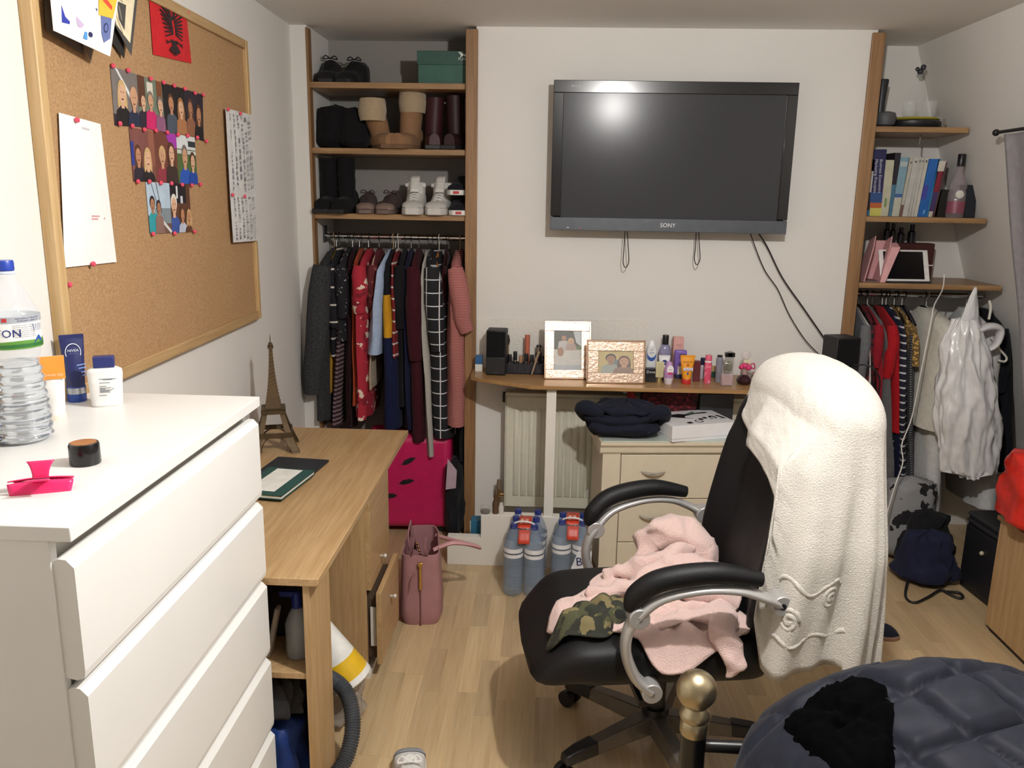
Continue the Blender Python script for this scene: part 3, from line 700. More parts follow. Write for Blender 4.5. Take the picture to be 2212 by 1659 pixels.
# notebook and black folder on the desk
q = atz(600, 1040, DZ)
b = MB(C('#20242a', .5)); b.box(-.1, .1, -.12, .12, 0, .009); b.build('black_folder', label='black folder lying on the desk under the green notebook', cat='folder', bev=.002, M=Matrix.Translation((-.905, 2.80, DZ)) @ Matrix.Rotation(rad(-6), 4, 'Z'))
t = thing('notebook', 'dark green and white notebook lying on the desk', 'notebook')
b = MB(C('#1f4a45', .5)); b.box(-.085, .085, -.13, .13, 0, .004); b.build('cover', t, bev=.001)
b = MB(C('#e6e4dc', .7)); b.box(-.083, .083, -.128, .126, .004, .012); b.build('pages', t, flat=True)
b = MB(C('#1f4a45', .5)); b.box(-.085, .085, -.13, .13, .012, .016); b.m(C('#e9e8e2', .6)); b.quad((-.05, -.10, .0162), (.045, -.10, .0162), (.045, .12, .0162), (-.05, .12, .0162)); b.build('front_cover', t)
place(t, (-.90, 2.62, DZ + .009), rad(-8))

# ---------------------------------------------------------------- under the desk
b = MB(C('#101114', .5)); b.box(-.95, -.80, 1.99, 2.13, .443, .68); b.build('black_box_file', label='black box file standing on the shelf under the desk end', cat='box file', bev=.004)
t = thing('spray_bottle', 'clear spray bottle with a blue top on the shelf under the desk end', 'bottle')
b = MB(film('#cdd2d6', .45)); b.lathe([(.03, 0), (.034, .005), (.034, .10), (.022, .13), (.012, .145)], n=20); b.build('bottle_body', t)
b = MB(C('#1f2f86', .4)); b.lathe([(.013, .145), (.014, .175), (.01, .19)], n=14); b.cbox((-.02, 0, .185), (.05, .014, .014)); b.build('trigger_head', t)
place(t, (-.665, 2.06, .443))
b = MB(C('#b3aaa0', .6)); b.cbox((0, 0, .075), (.012, .03, .15), 0, 0, rad(12)); b.build('clothes_brush', label='narrow pale brush leaning beside the spray bottle under the desk', cat='brush', bev=.003, M=Matrix.Translation((-.73, 2.05, .443)))
bag_m = C('#1d3570', .45, kind='fabric')
def sack(name, label, cat, c, sx, sy, h, mat, seed, kind=None, top=.8, n=36, m_=16, rough=.02, solid=0, group=None):
    b = MB(mat)
    def fn(u, v):
        a = 2*pi*u; s = sin(pi*min(1, .08 + v*.92))**.45 if v < .97 else .05
        s = (min(1, v*7)**.5)*(1 - (1 - top)*v) if v < .93 else max(.02, (1 - v)/.07*(1 - (1 - top)*v))
        e = .75; ca, sa = cos(a), sin(a)
        x = sx*math.copysign(abs(ca)**e, ca)*s; y = sy*math.copysign(abs(sa)**e, sa)*s; z = h*v**1.0
        k = rough*(nz(ca*2.3 + seed, sa*2.3, z*9) + .6*nz(ca*6 + seed, sa*6, z*22))
        return V((c[0] + x*(1 + k*8) + k*.3, c[1] + y*(1 + k*8), c[2] + max(0, z + k*.6*(v > .2))))
    b.grid(n, m_, fn, True)
    return b.build(name, label=label, cat=cat, solid=solid, ang=60, group=group)
sack('blue_bag', 'blue fabric bag stuffed under the desk shelf', 'bag', (-.755, 2.055, 0), .12, .085, .26, bag_m, 3)
sack('grey_cloth', 'crumpled dark grey cloth on top of the blue bag under the desk', 'cloth', (-.74, 2.06, .265), .09, .07, .12, C('#3c3b3d', .9, kind='fabric'), 8, rough=.03)
b = MB(C('#5b8a32', .6)); b.prism([(-.655, 1.985, 0), (-.633, 1.985, 0), (-.64, 1.985, .11), (-.645, 1.985, .11)], (0, .004, 0)); b.build('green_tag', label='narrow green strip beside the blue bag at the desk foot', cat='strip')
# cleaner tub, clear bag, vacuum hose in the knee hole
t = thing('cleaner_tub', 'white conical cleaner tub with a yellow band leaning under the desk', 'tub')
b = MB(C('#ecebe6', .4)); b.lathe([(.035, 0), (.036, .01), (.075, .24), (.077, .25), (.070, .256)], n=28); b.build('tub_body', t)
b = MB(C('#e0b421', .4)); b.lathe([(.0626, .165), (.0734, .23)], n=28, cap=False); b.build('yellow_band', t)
b = MB(C('#4e7a4a', .5)); b.grid(8, 2, lambda u, v: V(((.0665 + .006*v)*cos(-1.2 + .9*u), (.0665 + .006*v)*sin(-1.2 + .9*u), .18 + .04*v))); b.build('print', t)
place(t, (-.72, 2.36, .40), 0, 0, rad(152))
sack('plastic_bag', 'crumpled clear plastic bag of odds and ends on the floor under the desk', 'bag', (-.665, 2.42, 0), .10, .10, .17, film('#b5aaa0', .6, .25), 5, rough=.035)
hp = [V((-.70, 2.30, .20)), V((-.64, 2.26, .245)), V((-.575, 2.22, .22)), V((-.545, 2.16, .15)), V((-.555, 2.09, .085)), V((-.60, 2.03, .05)), V((-.66, 1.97, .045)), V((-.72, 1.95, .045))]
t = thing('vacuum_hose', 'ribbed dark grey vacuum hose curling out from under the desk', 'hose', hp[-1])
b = MB(C('#3f4348', .45)); core = []
for i in range(len(hp) - 1):
    a, p1, p2, d = hp[max(i-1, 0)], hp[i], hp[i+1], hp[min(i+2, len(hp)-1)]
    for k in range(26):
        u = k/26; core.append(.5*((2*p1) + (p2 - a)*u + (2*a - 5*p1 + 4*p2 - d)*u*u + (3*p1 - a - 3*p2 + d)*u**3))
b.tube(core, [.0248 if i % 2 else .0215 for i in range(len(core))], 16); b.build('hose', t, ang=25)
b = MB(C('#26282b', .4)); b.cyl(hp[-1] + V((.02, .0, 0)), hp[-1] - V((.06, .01, 0)), .029, n=18); b.build('hose_cuff', t)
# ---------------------------------------------------------------- handbag and suitcase
BG = C('#a3777a', .5, kind='leather'); hb = thing('handbag', 'dusty pink leather tote handbag standing open on the floor', 'handbag')
b = MB(BG); rings = []
for k in range(10):
    z = .30*k/9; u = k/9; wx_ = .085*(1 - .22*u) + (.004 if k else -.01); wy = .17*(1 - .06*u) + (0 if k else -.01)
    rings.append([V((wx_*math.copysign(abs(cos(a))**.35, cos(a)) - .01*u*sin(a*2), wy*math.copysign(abs(sin(a))**.35, sin(a)), z)) for a in [2*pi*j/40 for j in range(40)]])
rin = [V((p.x*.93, p.y*.95, p.z)) for p in rings[-1]]; rlow = [V((p.x*.9, p.y*.93, .06)) for p in rings[-1]]
b.loft(rings + [rin, rlow], cap=True); b.build('bag_body', hb, ang=60)
b = MB(C('#6e4a4c', .5, kind='leather')); b.box(-.002, .002, -.1745, -.170, .004, .20); b.build('seam', hb)
b = MB(C('#c9a35c', .25, .95)); b.box(-.006, .006, -.178, -.170, .16, .265); b.box(-.010, .010, -.180, -.170, .262, .278); b.build('zip_pull', hb, bev=.002)
b = MB(C('#8e6467', .5, kind='leather')); b.tube([(-.02, -.173, .235), (-.032, -.180, .225), (-.04, -.182, .19), (-.04, -.182, .165)], .0022, 6, sub=3); b.build('strap_loop', hb)
b = MB(C('#8e6467', .5, kind='leather'))
for s in (1, -1):
    b.grid(10, 6, lambda u, v: V((s*(.035 - .012*v) + .01*(u - .5), -.155 + .10*u - .03*v, .29 + .085*v*sin(pi*min(1, u*.9 + .15)))))
b.build('gusset', hb, solid=.003)
b = MB(C('#c39396', .5, kind='leather'))
hpts = [(.05, -.07, .285), (.12, -.06, .31), (.20, -.02, .285), (.235, .02, .255), (.20, .07, .245), (.12, .09, .26), (.05, .09, .28)]
b.tube(hpts, .015, 8, sub=5, flat=.55); b.build('handle', hb, ang=70)
b = MB(C('#b7848a', .5, kind='leather')); b.tube([(-.05, -.07, .285), (-.055, -.05, .345), (-.05, .0, .37), (-.05, .06, .35), (-.05, .09, .285)], .011, 8, sub=5, flat=.3); b.build('handle', hb, ang=70)
b = MB(C('#c9a35c', .2, .95))
for k in range(6): b.ball((-.015 + .004*k, -.12 + .006*k, .335 - .018*k), .006, 8)
b.build('chain_charm', hb)
place(hb, (-.492, 3.20, 0), rad(6))
sc = thing('suitcase', 'bright pink hard suitcase with black leaf motifs standing in the left alcove', 'suitcase')
b = MB(C('#c2205a', .38)); b.box(-.22, .22, -.12, .12, .03, .52); b.build('shell', sc, bev=.035, seg=4)
for (x, z, a, l) in ((-.03, .37, .5, .085), (-.045, .27, .25, .085), (-.10, .43, .8, .07), (-.12, .20, .1, .07)):
    b = MB(C('#1a1a1f', .5)); b.add([(x + r*cos(a) - wq*sin(a), -.1215, z + r*sin(a) + wq*cos(a)) for r, wq in ((0, 0), (l*.3, .014), (l*.7, .013), (l, 0), (l*.7, -.010), (l*.3, -.012))], [tuple(range(6))]); b.build('leaf_motif', sc)
for sx in (-.17, .17): b = MB(C('#1b1b1e', .5)); b.cyl((sx, -.08, .025), (sx, .08, .025), .025, n=14); b.build('wheel', sc)
b = MB(C('#1b1b1e', .4)); b.tube([(-.07, 0, .52), (-.07, 0, .545), (.07, 0, .545), (.07, 0, .52)], .009, 8); b.build('handle', sc)
place(sc, (-.685, 4.075, 0), rad(2))
# ---------------------------------------------------------------- television
tl, tr_, bl, br_ = at(1197, 172, 3.83), at(1724, 180, 3.83), at(1188, 497, 3.835), at(1698, 505, 3.835)
TW = ((tr_ - tl).length + (br_ - bl).length)/2; cen = (tl + tr_ + bl + br_)/4; TH = ((tl - bl).length + (tr_ - br_).length)/2
tv = thing('television', 'flat black widescreen television hung on the chimney breast wall', 'television')
GL = C('#17171a', .16, v=.02); hw, hh = TW/2, TH/2
def slab(mb, x0, x1, z0, z1, y0, y1): return mb.box(x0, x1, y0, y1, z0, z1)
b = MB(C('#1b1b1d', .6)); b.box(-hw + .01, hw - .01, .012, .05, -hh + .01, hh - .01); b.box(-hw*.6, hw*.6, .05, .08, -hh*.7, hh*.6); b.build('rear_case', tv, bev=.006)
bz = .045; gb = .062
for nm, a in (('bezel', (-hw, hw, hh - bz*1.15, hh)), ('bezel', (-hw, -hw + bz, -hh + gb, hh - bz*1.15)), ('bezel', (hw - bz, hw, -hh + gb, hh - bz*1.15))):
    slab(MB(GL), *a, -.012, .014).build(nm, tv, bev=.002)
b = MB(C('#55595f', .35, .35)); b.box(-hw, hw, -.013, .014, -hh, -hh + gb - .004); b.build('lower_bezel', tv, bev=.002)
SCRN, n_ = newmat('screen'); n_.set(Base_Color=n_.mix(n_.noise(n_.coord(), 400, 2), '#3a3a3d', '#414145'), Roughness=.2, Specular_IOR_Level=.16)
b = MB(SCRN); b.box(-hw + bz, hw - bz, -.006, .012, -hh + gb - .004, hh - bz*1.15); b.build('screen', tv)
b = MB(); b.text('SONY', (0, -.0134, -hh + .021), (1, 0, 0), (0, 0, 1), .026, C('#e3e3e6', .3, .6)); b.build('maker_lettering', tv)
b = MB(); b.text('BRAVIA', (-hw + .10, -.0124, hh - .030), (1, 0, 0), (0, 0, 1), .014, C('#a9a9ae', .4)); b.build('model_lettering', tv)
b = MB(C('#e04040', .3)); b.cbox((-hw + .135, -.0135, -hh + .012), (.006, .001, .003)); b.m(C('#dfe4ee', .3)); b.cbox((-hw + .08, -.0135, -hh + .012), (.010, .001, .003)); b.build('indicator', tv)
ax = ((tr_ - tl) + (br_ - bl)).normalized(); uz = ((tl - bl) + (tr_ - br_)).normalized(); uz = (uz - ax*uz.dot(ax)).normalized(); yy = uz.cross(ax)
Mt = Matrix.Identity(4)
for i in range(3): Mt[i][0] = ax[i]; Mt[i][1] = yy[i]; Mt[i][2] = uz[i]; Mt[i][3] = cen[i]
tv.matrix_basis = Mt
BLK = C('#151517', .5)
for px, lab in ((1352, 'thin black cord loop dangling below the television, left one'), (1506, 'thin black cord loop dangling below the television, right one')):
    y0, y1 = 500, 578 - (0 if px < 1400 else 6)
    pts = [at(px - 2, y0, 3.87), at(px - 4, y0 + 35, 3.87), at(px - 6, y1 - 12, 3.87), at(px - 1, y1, 3.87), at(px + 6, y1 - 12, 3.87), at(px + 5, y0 + 35, 3.87), at(px + 3, y0, 3.87)]
    b = MB(BLK); b.tube(pts, .0022, 6, sub=6); b.build('cord_loop', label=lab, cat='cord')
for lab, r, pp in (('thin black cable from the television down to the right speaker', .0024, [(1621, 505), (1650, 580), (1680, 625), (1705, 680), (1740, 735), (1776, 772)]), ('thicker black cable sagging from the television behind the right speaker', .0036, [(1640, 506), (1658, 535), (1690, 600), (1735, 665), (1780, 730)])):
    b = MB(BLK); b.tube([at(x, y, 3.925 if i else 3.90) for i, (x, y) in enumerate(pp)], r, 7, sub=6); b.build('cable', label=lab, cat='cable')

# ---------------------------------------------------------------- shelf under the television, its leg, radiator
SZ = .88; SF = 3.59; SB = wood('#8a6640', '#a88355', 0, .35, 1.2, 'shelf_board', coat=.1)
b = MB(SB); b.prism([(-.352, D - .001, SZ), (-.345, 3.755, SZ), (-.31, 3.72, SZ), (-.055, SF, SZ), (1.455, SF + .03, SZ), (1.46, D - .018, SZ)], (0, 0, -.018)); b.build('wall_shelf', label='long wooden shelf with a cut corner below the television', cat='shelf', bev=.0015)
lg = at(1190, 900, SF + .05); b = MB(WHITE); b.box(lg.x - .022, lg.x + .022, SF + .03, SF + .07, 0, SZ - .018); b.build('shelf_post', label='white wooden post holding up the long shelf', cat='post', bev=.002)
RC = C('#d6d3c2', .45, v=.02); rd = thing('radiator', 'cream panel radiator under the long wooden shelf', 'radiator', (.3, 3.88, .2))
RX0, RX1, RZ0, RZ1, RY = -.182, 1.0, .205, .785, 3.845
b = MB(RC); b.box(RX0, RX1, RY + .008, RY + .06, RZ0, RZ1 - .02); b.build('panel', rd, bev=.004)
nf = 31; st = (RX1 - RX0 - .07)/nf
for k in range(nf):
    x0 = RX0 + .035 + k*st
    if x0 > .42: break
    b = MB(RC); zt, zb = RZ1 - .075, RZ0 + .055
    b.prism([(x0 + .003, RY + .009, zb), (x0 + .007, RY + .0, zb + .012), (x0 + st - .007, RY + .0, zb + .012), (x0 + st - .003, RY + .009, zb)], (0, 0, 0)) if False else None
    b.hexa([(x0 + .002, RY + .009, zb), (x0 + st - .002, RY + .009, zb), (x0 + st - .008, RY, zb + .012), (x0 + .008, RY, zb + .012), (x0 + .002, RY + .009, zt), (x0 + st - .002, RY + .009, zt), (x0 + st - .008, RY, zt - .012), (x0 + .008, RY, zt - .012)])
    b.build('convector_rib', rd, ang=60)
b = MB(RC); b.box(RX0 - .003, RX1, RY + .002, RY + .075, RZ1 - .018, RZ1); b.build('top_grille', rd, bev=.003)
b = MB(RC); b.box(RX0 - .004, RX0, RY + .004, RY + .075, RZ0, RZ1 - .01); b.build('side_cover', rd, bev=.001)
b = MB(C('#b08a5a', .3, .8)); vx = RX0 - .03; b.cyl((vx, RY + .03, .06), (vx, RY + .03, .29), .010); b.cyl((vx, RY + .03, .26), (RX0 + .01, RY + .03, .26), .009); b.build('valve', rd)
b = MB(C('#7a6a58', .4)); b.cyl((vx, RY + .03, .29), (vx, RY + .03, .335), .014, .010); b.build('valve_cap', rd)
b = MB(C('#2b2b2b', .6)); b.box(RX0 - .02, RX0 - .003, RY + .05, RY + .1, RZ1 - .06, RZ1 - .02); b.build('bracket', rd)
# little things on the boxed pipes
q = V((-.262, 3.64, .253)); t = thing('small_jar', 'small glass jar of dark contents on the stepped white pipe box', 'jar', q)
b = MB(film('#c9c4bc', .35)); b.lathe([(.022, 0), (.024, .004), (.024, .03), (.020, .036)], q, 16); b.build('glass', t)
b = MB(C('#33231f', .5)); b.lathe([(.021, .003), (.021, .014)], q, 16); b.build('contents', t)
b = MB(C('#5c4532', .4)); b.lathe([(.014, 0), (.014, .05), (.007, .07), (.010, .08), (.004, .10), (.003, .115)], (-.215, 3.64, .253), 12); b.build('small_figurine', label='small dark bottle-shaped figurine on the white pipe box', cat='figurine')
b = MB(C('#d8d4cc', .4)); b.lathe([(.012, 0), (.014, .03), (.008, .05), (.009, .06)], (-.188, 3.635, .253), 12); b.m(C('#8a7a60', .3, .6)); b.lathe([(.010, .06), (.010, .085)], (-.188, 3.635, .253), 12); b.build('small_vial', label='small pale vial with a bronze cap on the white pipe box', cat='vial')

# ---------------------------------------------------------------- packs of bottled water
CLR = film('#8ba1ba', .40, .06); WRAP = film('#d5dde8', .08, .15)
def water_pack(name, label, org, rz, n2=3, letters=None):
    t = thing(name, label, 'water pack')
    hB = .325; prof = [(.030, 0), (.040, .008)] + [(.0425 + .0012*cos(z*380), z) for z in [.02 + .006*i for i in range(26)]] + [(.0425, .18), (.0425, .225), (.036, .255), (.018, .295), (.0145, .305)]
    for i in range(2):
        for j in range(n2):
            o = V((-.045 + .09*i, .045 + .088*j, 0))
            b = MB(CLR); b.lathe(prof, o, 20); b.m(C('#eeeef0', .5)); b.lathe([(.0432, .180), (.0432, .222)], o, 20, cap=False)
            b.m(C('#46505e', .5)); b.lathe([(.0434, .196), (.0434, .203)], o, 20, cap=False); bo = b.build('bottle', t)
            c = MB(C('#26357e', .35)); c.lathe([(.0155, .303), (.0155, .320), (.0145, .323)], o, 16); c.build('cap', bo)
    Y1 = .088*n2 + .006
    b = MB(WRAP)
    def wr(u, v):
        a = 2*pi*u; e = .28; x = .0925*math.copysign(abs(cos(a))**e, cos(a)); y = Y1/2 + (Y1/2)*math.copysign(abs(sin(a))**e, sin(a))
        z = .002 + v*.318; s = 1 if v < .68 else 1 - (v - .68)/.32*.45
        k = .006*nz(a*2, z*14, org[0]*9)
        return V((x*s*(1 + k), Y1/2 + (y - Y1/2)*(1 if v < .68 else 1 - (v - .68)/.32*.12) + k, z))
    b.grid(44, 20, wr, True); b.build('shrink_wrap', t, ang=60)
    b = MB(C('#c8432c', .4)); b.grid(6, 10, lambda u, v: V((-.028 + .056*u, .03 + v*.16, .30 + .024*sin(pi*(.15 + v*.8)) + .006*nz(u*4, v*6)))); b.grid(6, 4, lambda u, v: V((-.022 + .05*u, .03 - .035*v, .304 - .05*v)))
    b.m(C('#e9b9a0', .5))
    for k in range(6): b.cbox((-.012 + .02*(k % 2), .05 + .022*(k//2), .3275 + .002*sin(k)), (.012, .01, .001))
    b.build('price_band', t, solid=.001)
    b = MB(C('#e6e9ee', .3)); b.tube([(-.055, .06, .285), (-.04, .05, .325), (0, .04, .338), (.04, .05, .325), (.055, .06, .285)], .004, 6, sub=5); b.build('carry_strap', t)
    if letters:
        b = MB(C('#dfe3ea', .4)); b.quad((.0, -.006, .12), (.088, -.006, .12), (.088, -.006, .205), (.03, -.006, .205))
        b.text(letters, (.055, -.007, .14), V((1, 0, .12)), V((-.12, 0, 1)), .055, C('#1d2450', .5), center=True); b.build('printed_label', t)
    return place(t, org, rz)
water_pack('water_pack', 'shrink-wrapped pack of water bottles with blue caps by the white pipe box', (-.075, 3.30, 0), rad(-4))
water_pack('water_pack', 'shrink-wrapped pack of water bottles half hidden behind the chair seat', (.135, 3.36, 0), rad(-3), 2, 'BU')

# ---------------------------------------------------------------- cream bedside chest of drawers
CR = C('#d9cdb6', .42, v=.015); CRD = C('#cbbfa8', .5, v=.015)
cd = thing('drawer_chest', 'cream chest of drawers with chrome bow handles below the shelf', 'chest')
CW, CDp, CHt = .66, .30, .668
b = MB(CRD); b.box(0, CW, .012, CDp, .05, CHt - .045); b.build('carcass', cd, bev=.002)
b = MB(C('#241d18', .8)); b.box(.03, CW - .03, .03, CDp - .02, 0, .05); b.build('plinth', cd)
b = MB(CR); prof = [(-.004, CHt - .056), (-.010, CHt - .048), (-.012, CHt - .026), (-.022, CHt - .014), (-.022, CHt), (CDp, CHt), (CDp, CHt - .05)]
b.prism([(-.014, y, z) for y, z in prof], (CW + .028, 0, 0)); b.build('top', cd, ang=25)
b = MB(C('#b9c4bd', .12, v=.02)); b.box(-.006, CW + .006, -.012, CDp - .004, CHt, CHt + .004); b.build('glass_top', cd)
b = MB(CR); b.box(.0, .078, -.001, .012, .05, CHt - .056); b.build('front_stile', cd, bev=.001)
zz = [CHt - .062, CHt - .062 - .205, CHt - .062 - .41]
CHR = C('#e6e4e0', .28, .85)
for k in range(3):
    z1 = zz[k]; z0 = z1 - (.201 if k < 2 else .14)
    b = MB(CR); b.box(.082, CW, -.006, .012, z0, z1); df = b.build('drawer', cd, bev=.002)
    zc = z1 - .075; hx = .225
    b = MB(CHR); b.tube([(hx - .048, -.006, zc + .002), (hx - .046, -.016, zc), (hx - .025, -.026, zc - .004), (hx, -.030, zc - .005), (hx + .025, -.026, zc - .004), (hx + .046, -.016, zc), (hx + .048, -.006, zc + .002)], [.004, .005, .007, .008, .007, .005, .004], 8, sub=4); b.build('handle', df)
CP = V((.262, 3.475, 0)); CRZ = rad(5.5); place(cd, CP, CRZ)
CMX = Matrix.Translation(CP) @ Matrix.Rotation(CRZ, 4, 'Z')
def onchest(x, y, z=CHt + .004): return CMX @ V((x, y, z))
# ---- on the chest: jeans, white box, father christmas figure, dark red gift bags
def heap(name, label, cat, cfn, mats, nu=56, nv=18, seed=0, h=.1, R=lambda a: (.1, .1), fold=.02, fq=6, pw=2.2, base=None, sub=1, group=None, solid=.004, quilt=None, tail=1.0, par=None):
    """crumpled cloth lying on something: a polar sheet with folds; base(x, y) gives the support height"""
    b = MB(mats)
    def fn(u, v):
        a = 2*pi*u; rr = (1 - v); rxx, ryy = R(a)
        x = rxx*cos(a)*rr; y = ryy*sin(a)*rr
        p = cfn + V((x, y, 0)); bz = base(p.x, p.y) if base else cfn.z
        f = noise.fractal(V((p.x*fq + seed, p.y*fq*1.3, seed*1.7)), 1.0, 2.0, 3); f2 = abs(nz(p.x*fq*1.6 + seed*2, p.y*fq*1.1, seed + 4))
        hh_ = h*(1 - rr**pw) + (fold*(f + 1.6*f2 - .35) if rr < .999 else 0)*min(1, (1 - rr)*5)
        if quilt: hh_ += quilt(p.x, p.y)
        edge = min(1, (1 - rr)*6)
        p.x += .5*fold*nz(p.y*fq*2, p.x*fq, seed)*(1 - edge*.5); p.y += .5*fold*nz(p.x*fq*2, seed, p.y*fq)*(1 - edge*.5)
        return V((p.x, p.y, bz + .004 + max(.002, hh_)*tail))
    b.grid(nu, nv, fn, True)
    b.add([fn(j/nu, 1) for j in range(nu)], [])
    return b.build(name, par, label=label, cat=cat, sub=sub, ang=180, solid=solid, group=group)
JN = C('#171a28', .85, kind='fabric')
c = onchest(.10, .085); t = thing('folded_jeans', 'heap of dark navy jeans on the cream chest of drawers', 'jeans', c)
for k, (dx, z, rxx, ryy, hh_) in enumerate(((0, 0, .165, .10, .09), (-.02, .045, .160, .095, .085), (.01, .085, .135, .09, .075))):
    b = MB(JN)
    def fn(u, v, k=k, dx=dx, z=z, rxx=rxx, ryy=ryy, hh_=hh_):
        a = 2*pi*u; e = .6; s = sin(pi*v)**.5 if 0 < v < 1 else .02
        x = rxx*math.copysign(abs(cos(a))**e, cos(a))*s; y = ryy*math.copysign(abs(sin(a))**e, sin(a))*s
        q = .030*nz(cos(a)*2.3 + k*5, sin(a)*2.3, v*3) + .016*nz(cos(a)*7, sin(a)*7 + k, v*6)
        return c + V((dx + x*(1 + q*3), y*(1 + q*3), max(.0, z + hh_*v + q*.8*(v > .1))))
    b.grid(44, 12, fn, True); b.build('folded_layer', t, ang=180)
b = MB(JN); b.tube([c + V((.10, -.05, .10)), c + V((.155, -.06, .125)), c + V((.175, -.03, .10)), c + V((.16, .02, .06))], [.028, .034, .03, .02], 12, sub=4); b.build('trouser_leg', t, ang=180)
b = MB(JN); b.tube([c + V((-.10, -.06, .11)), c + V((-.165, -.06, .135)), c + V((-.19, -.03, .12)), c + V((-.165, .01, .07))], [.03, .034, .03, .02], 12, sub=4); b.build('trouser_leg', t, ang=180)
t = thing('game_box', 'flat white box printed with black drawings and letters on the cream chest', 'box')
b = MB(C('#e9e8ea', .4, v=.01)); b.box(-.155, .155, -.115, .115, 0, .034); b.build('box_base', t, bev=.001)
b = MB(C('#efeef0', .35, v=.01)); b.box(-.157, .157, -.117, .117, .014, .072); lid = b.build('lid', t, bev=.001)
b = MB(); kk = C('#17181c', .5); gn = C('#5a7a64', .5)
b.decal((-.157, -.117, .072), (.314, 0, 0), (0, .234, 0), (0, 0, 1), [(kk, [(.14, .70), (.22, .76), (.40, .80), (.48, .74), (.60, .70), (.44, .62), (.40, .52), (.52, .40), (.36, .50), (.22, .60)]), (gn, [(.48, .74), (.66, .90), (.68, .88), (.62, .70)]), (kk, [(.60, .78), (.84, .82), (.86, .74), (.62, .72)]), (kk, ell(.80, .42, .055, .11)), (C('#efeef0', .35), ell(.795, .38, .03, .07)), (kk, [(.88, .55), (.93, .55), (.97, .30), (.92, .30)]), (kk, [(.55, .40), (.61, .40), (.61, .30), (.55, .30)]), (kk, [(.64, .46), (.70, .46), (.70, .36), (.64, .36)]), (kk, ell(.50, .22, .06, .09)), (C('#efeef0', .35), ell(.50, .22, .045, .065)), (kk, [(.28, .18), (.36, .22), (.38, .12), (.30, .10)])])
for k in range(9): b.quad((.02 + .012*k, -.05 + .011*(k % 4), .0726), (.027 + .012*k, -.05 + .011*(k % 4), .0726), (.027 + .012*k, -.044 + .011*(k % 4), .0726), (.02 + .012*k, -.044 + .011*(k % 4), .0726))
b.build('lid_print', lid)
gp = onchest(.415, .115); place(t, gp, CRZ + rad(14))
t = thing('santa_figure', 'small red and white Father Christmas figure behind the jeans', 'figure')
b = MB(C('#b3242c', .7)); b.lathe([(.034, 0), (.03, .05), (.022, .09)], n=16); b.build('body', t)
b = MB(C('#d9b095', .6)); b.ball((0, 0, .10), .022, 12); b.build('head', t)
b = MB(C('#e9e6e2', .9)); b.lathe([(.023, .108), (.026, .112), (.026, .12), (.022, .124)], n=16); b.ball((-.034, -.005, .162), .011, 10); b.build('hat_trim', t)
b = MB(C('#b3242c', .7)); b.tube([(0, 0, .118), (-.004, 0, .145), (-.018, -.003, .162), (-.032, -.005, .162)], [.022, .018, .011, .006], 10, sub=3); b.build('hat', t)
place(t, onchest(.165, .245), rad(10))
q = onchest(.34, .262); b = MB(spots('#4a1118', '#8a2a30', 60, .58, '#2a0a10')); b.box(-.13, .13, -.018, .018, 0, .155); b.build('gift_bag', label='dark red patterned gift bag standing behind the white box', cat='gift bag', bev=.004, M=Matrix.Translation(q) @ Matrix.Rotation(CRZ, 4, 'Z'))
q = onchest(.565, .262); b = MB(C('#2c2c30', .5)); b.box(-.08, .08, -.018, .018, 0, .15); b.build('dark_carton', label='dark grey carton behind the white box under the shelf', cat='carton', bev=.003, M=Matrix.Translation(q) @ Matrix.Rotation(CRZ, 4, 'Z'))
# ---------------------------------------------------------------- things on the long shelf
def sx_(px, Y): return at(px, 800, Y).x
def sh(px, py): return atz(px, py, SZ)
SPK = C('#141416', .55); CLOTHM = C('#0f0f11', .9, kind='fabric')
def speaker(name, label, w_, d_, h_, pos, rz):
    t = thing(name, label, 'speaker')
    b = MB(SPK); b.box(-w_/2, w_/2, -d_/2 + .004, d_/2, 0, h_); b.build('cabinet', t, bev=.005)
    b = MB(CLOTHM); b.box(-w_/2 + .004, w_/2 - .004, -d_/2 - .002, -d_/2 + .006, h_*.42, h_ - .005); b.build('grille_cloth', t, bev=.003)
    b = MB(C('#1b1b1e', .5)); b.box(-w_/2 + .003, w_/2 - .003, -d_/2 - .003, -d_/2 + .006, .004, h_*.41); b.build('lower_panel', t, bev=.003)
    b = MB(C('#55565a', .4, .5)); b.cbox((0, -d_/2 - .0032, .014), (.022, .001, .003)); b.build('badge', t)
    return place(t, pos, rz)
speaker('speaker', 'black computer speaker at the left end of the long shelf', .092, .10, .212, (-.228, 3.835, SZ), rad(-3))
sp2 = speaker('speaker', 'black computer speaker at the right end of the long shelf', .118, .12, .222, (1.352, 3.80, SZ), rad(14))
b = MB(C('#222225', .4)); b.lathe([(.013, 0), (.014, .006), (.011, .010)], n=16); b.build('volume_knob', sp2, local=True, M=Matrix.Translation((0, -.064, .06)) @ Matrix.Rotation(pi/2, 4, 'X'))
b = MB(BLK); b.tube([(1.395, 3.74, .98), (1.45, 3.70, .985), (1.50, 3.70, .93), (1.505, 3.71, .84), (1.49, 3.72, .70), (1.48, 3.72, .5)], .004, 7, sub=6); b.build('speaker_lead', label='black lead looping off the shelf beside the right speaker', cat='cable')
b = MB(BLK); b.tube([(1.27, 3.80, SZ + .012), (1.285, 3.77, SZ + .04), (1.295, 3.765, SZ + .075), (1.275, 3.775, SZ + .05), (1.255, 3.79, SZ + .02), (1.24, 3.78, SZ + .006)], .004, 7, sub=6); b.build('plug_lead', label='short coiled black lead beside the right speaker', cat='cable')
b = MB(C('#2d5f8e', .5)); b.box(-.333, -.300, 3.865, 3.90, SZ, SZ + .075); b.m(C('#dedcd6', .6)); b.box(-.334, -.299, 3.864, 3.901, SZ, SZ + .035); b.build('small_box', label='small blue and white box behind the left speaker', cat='box', bev=.001)
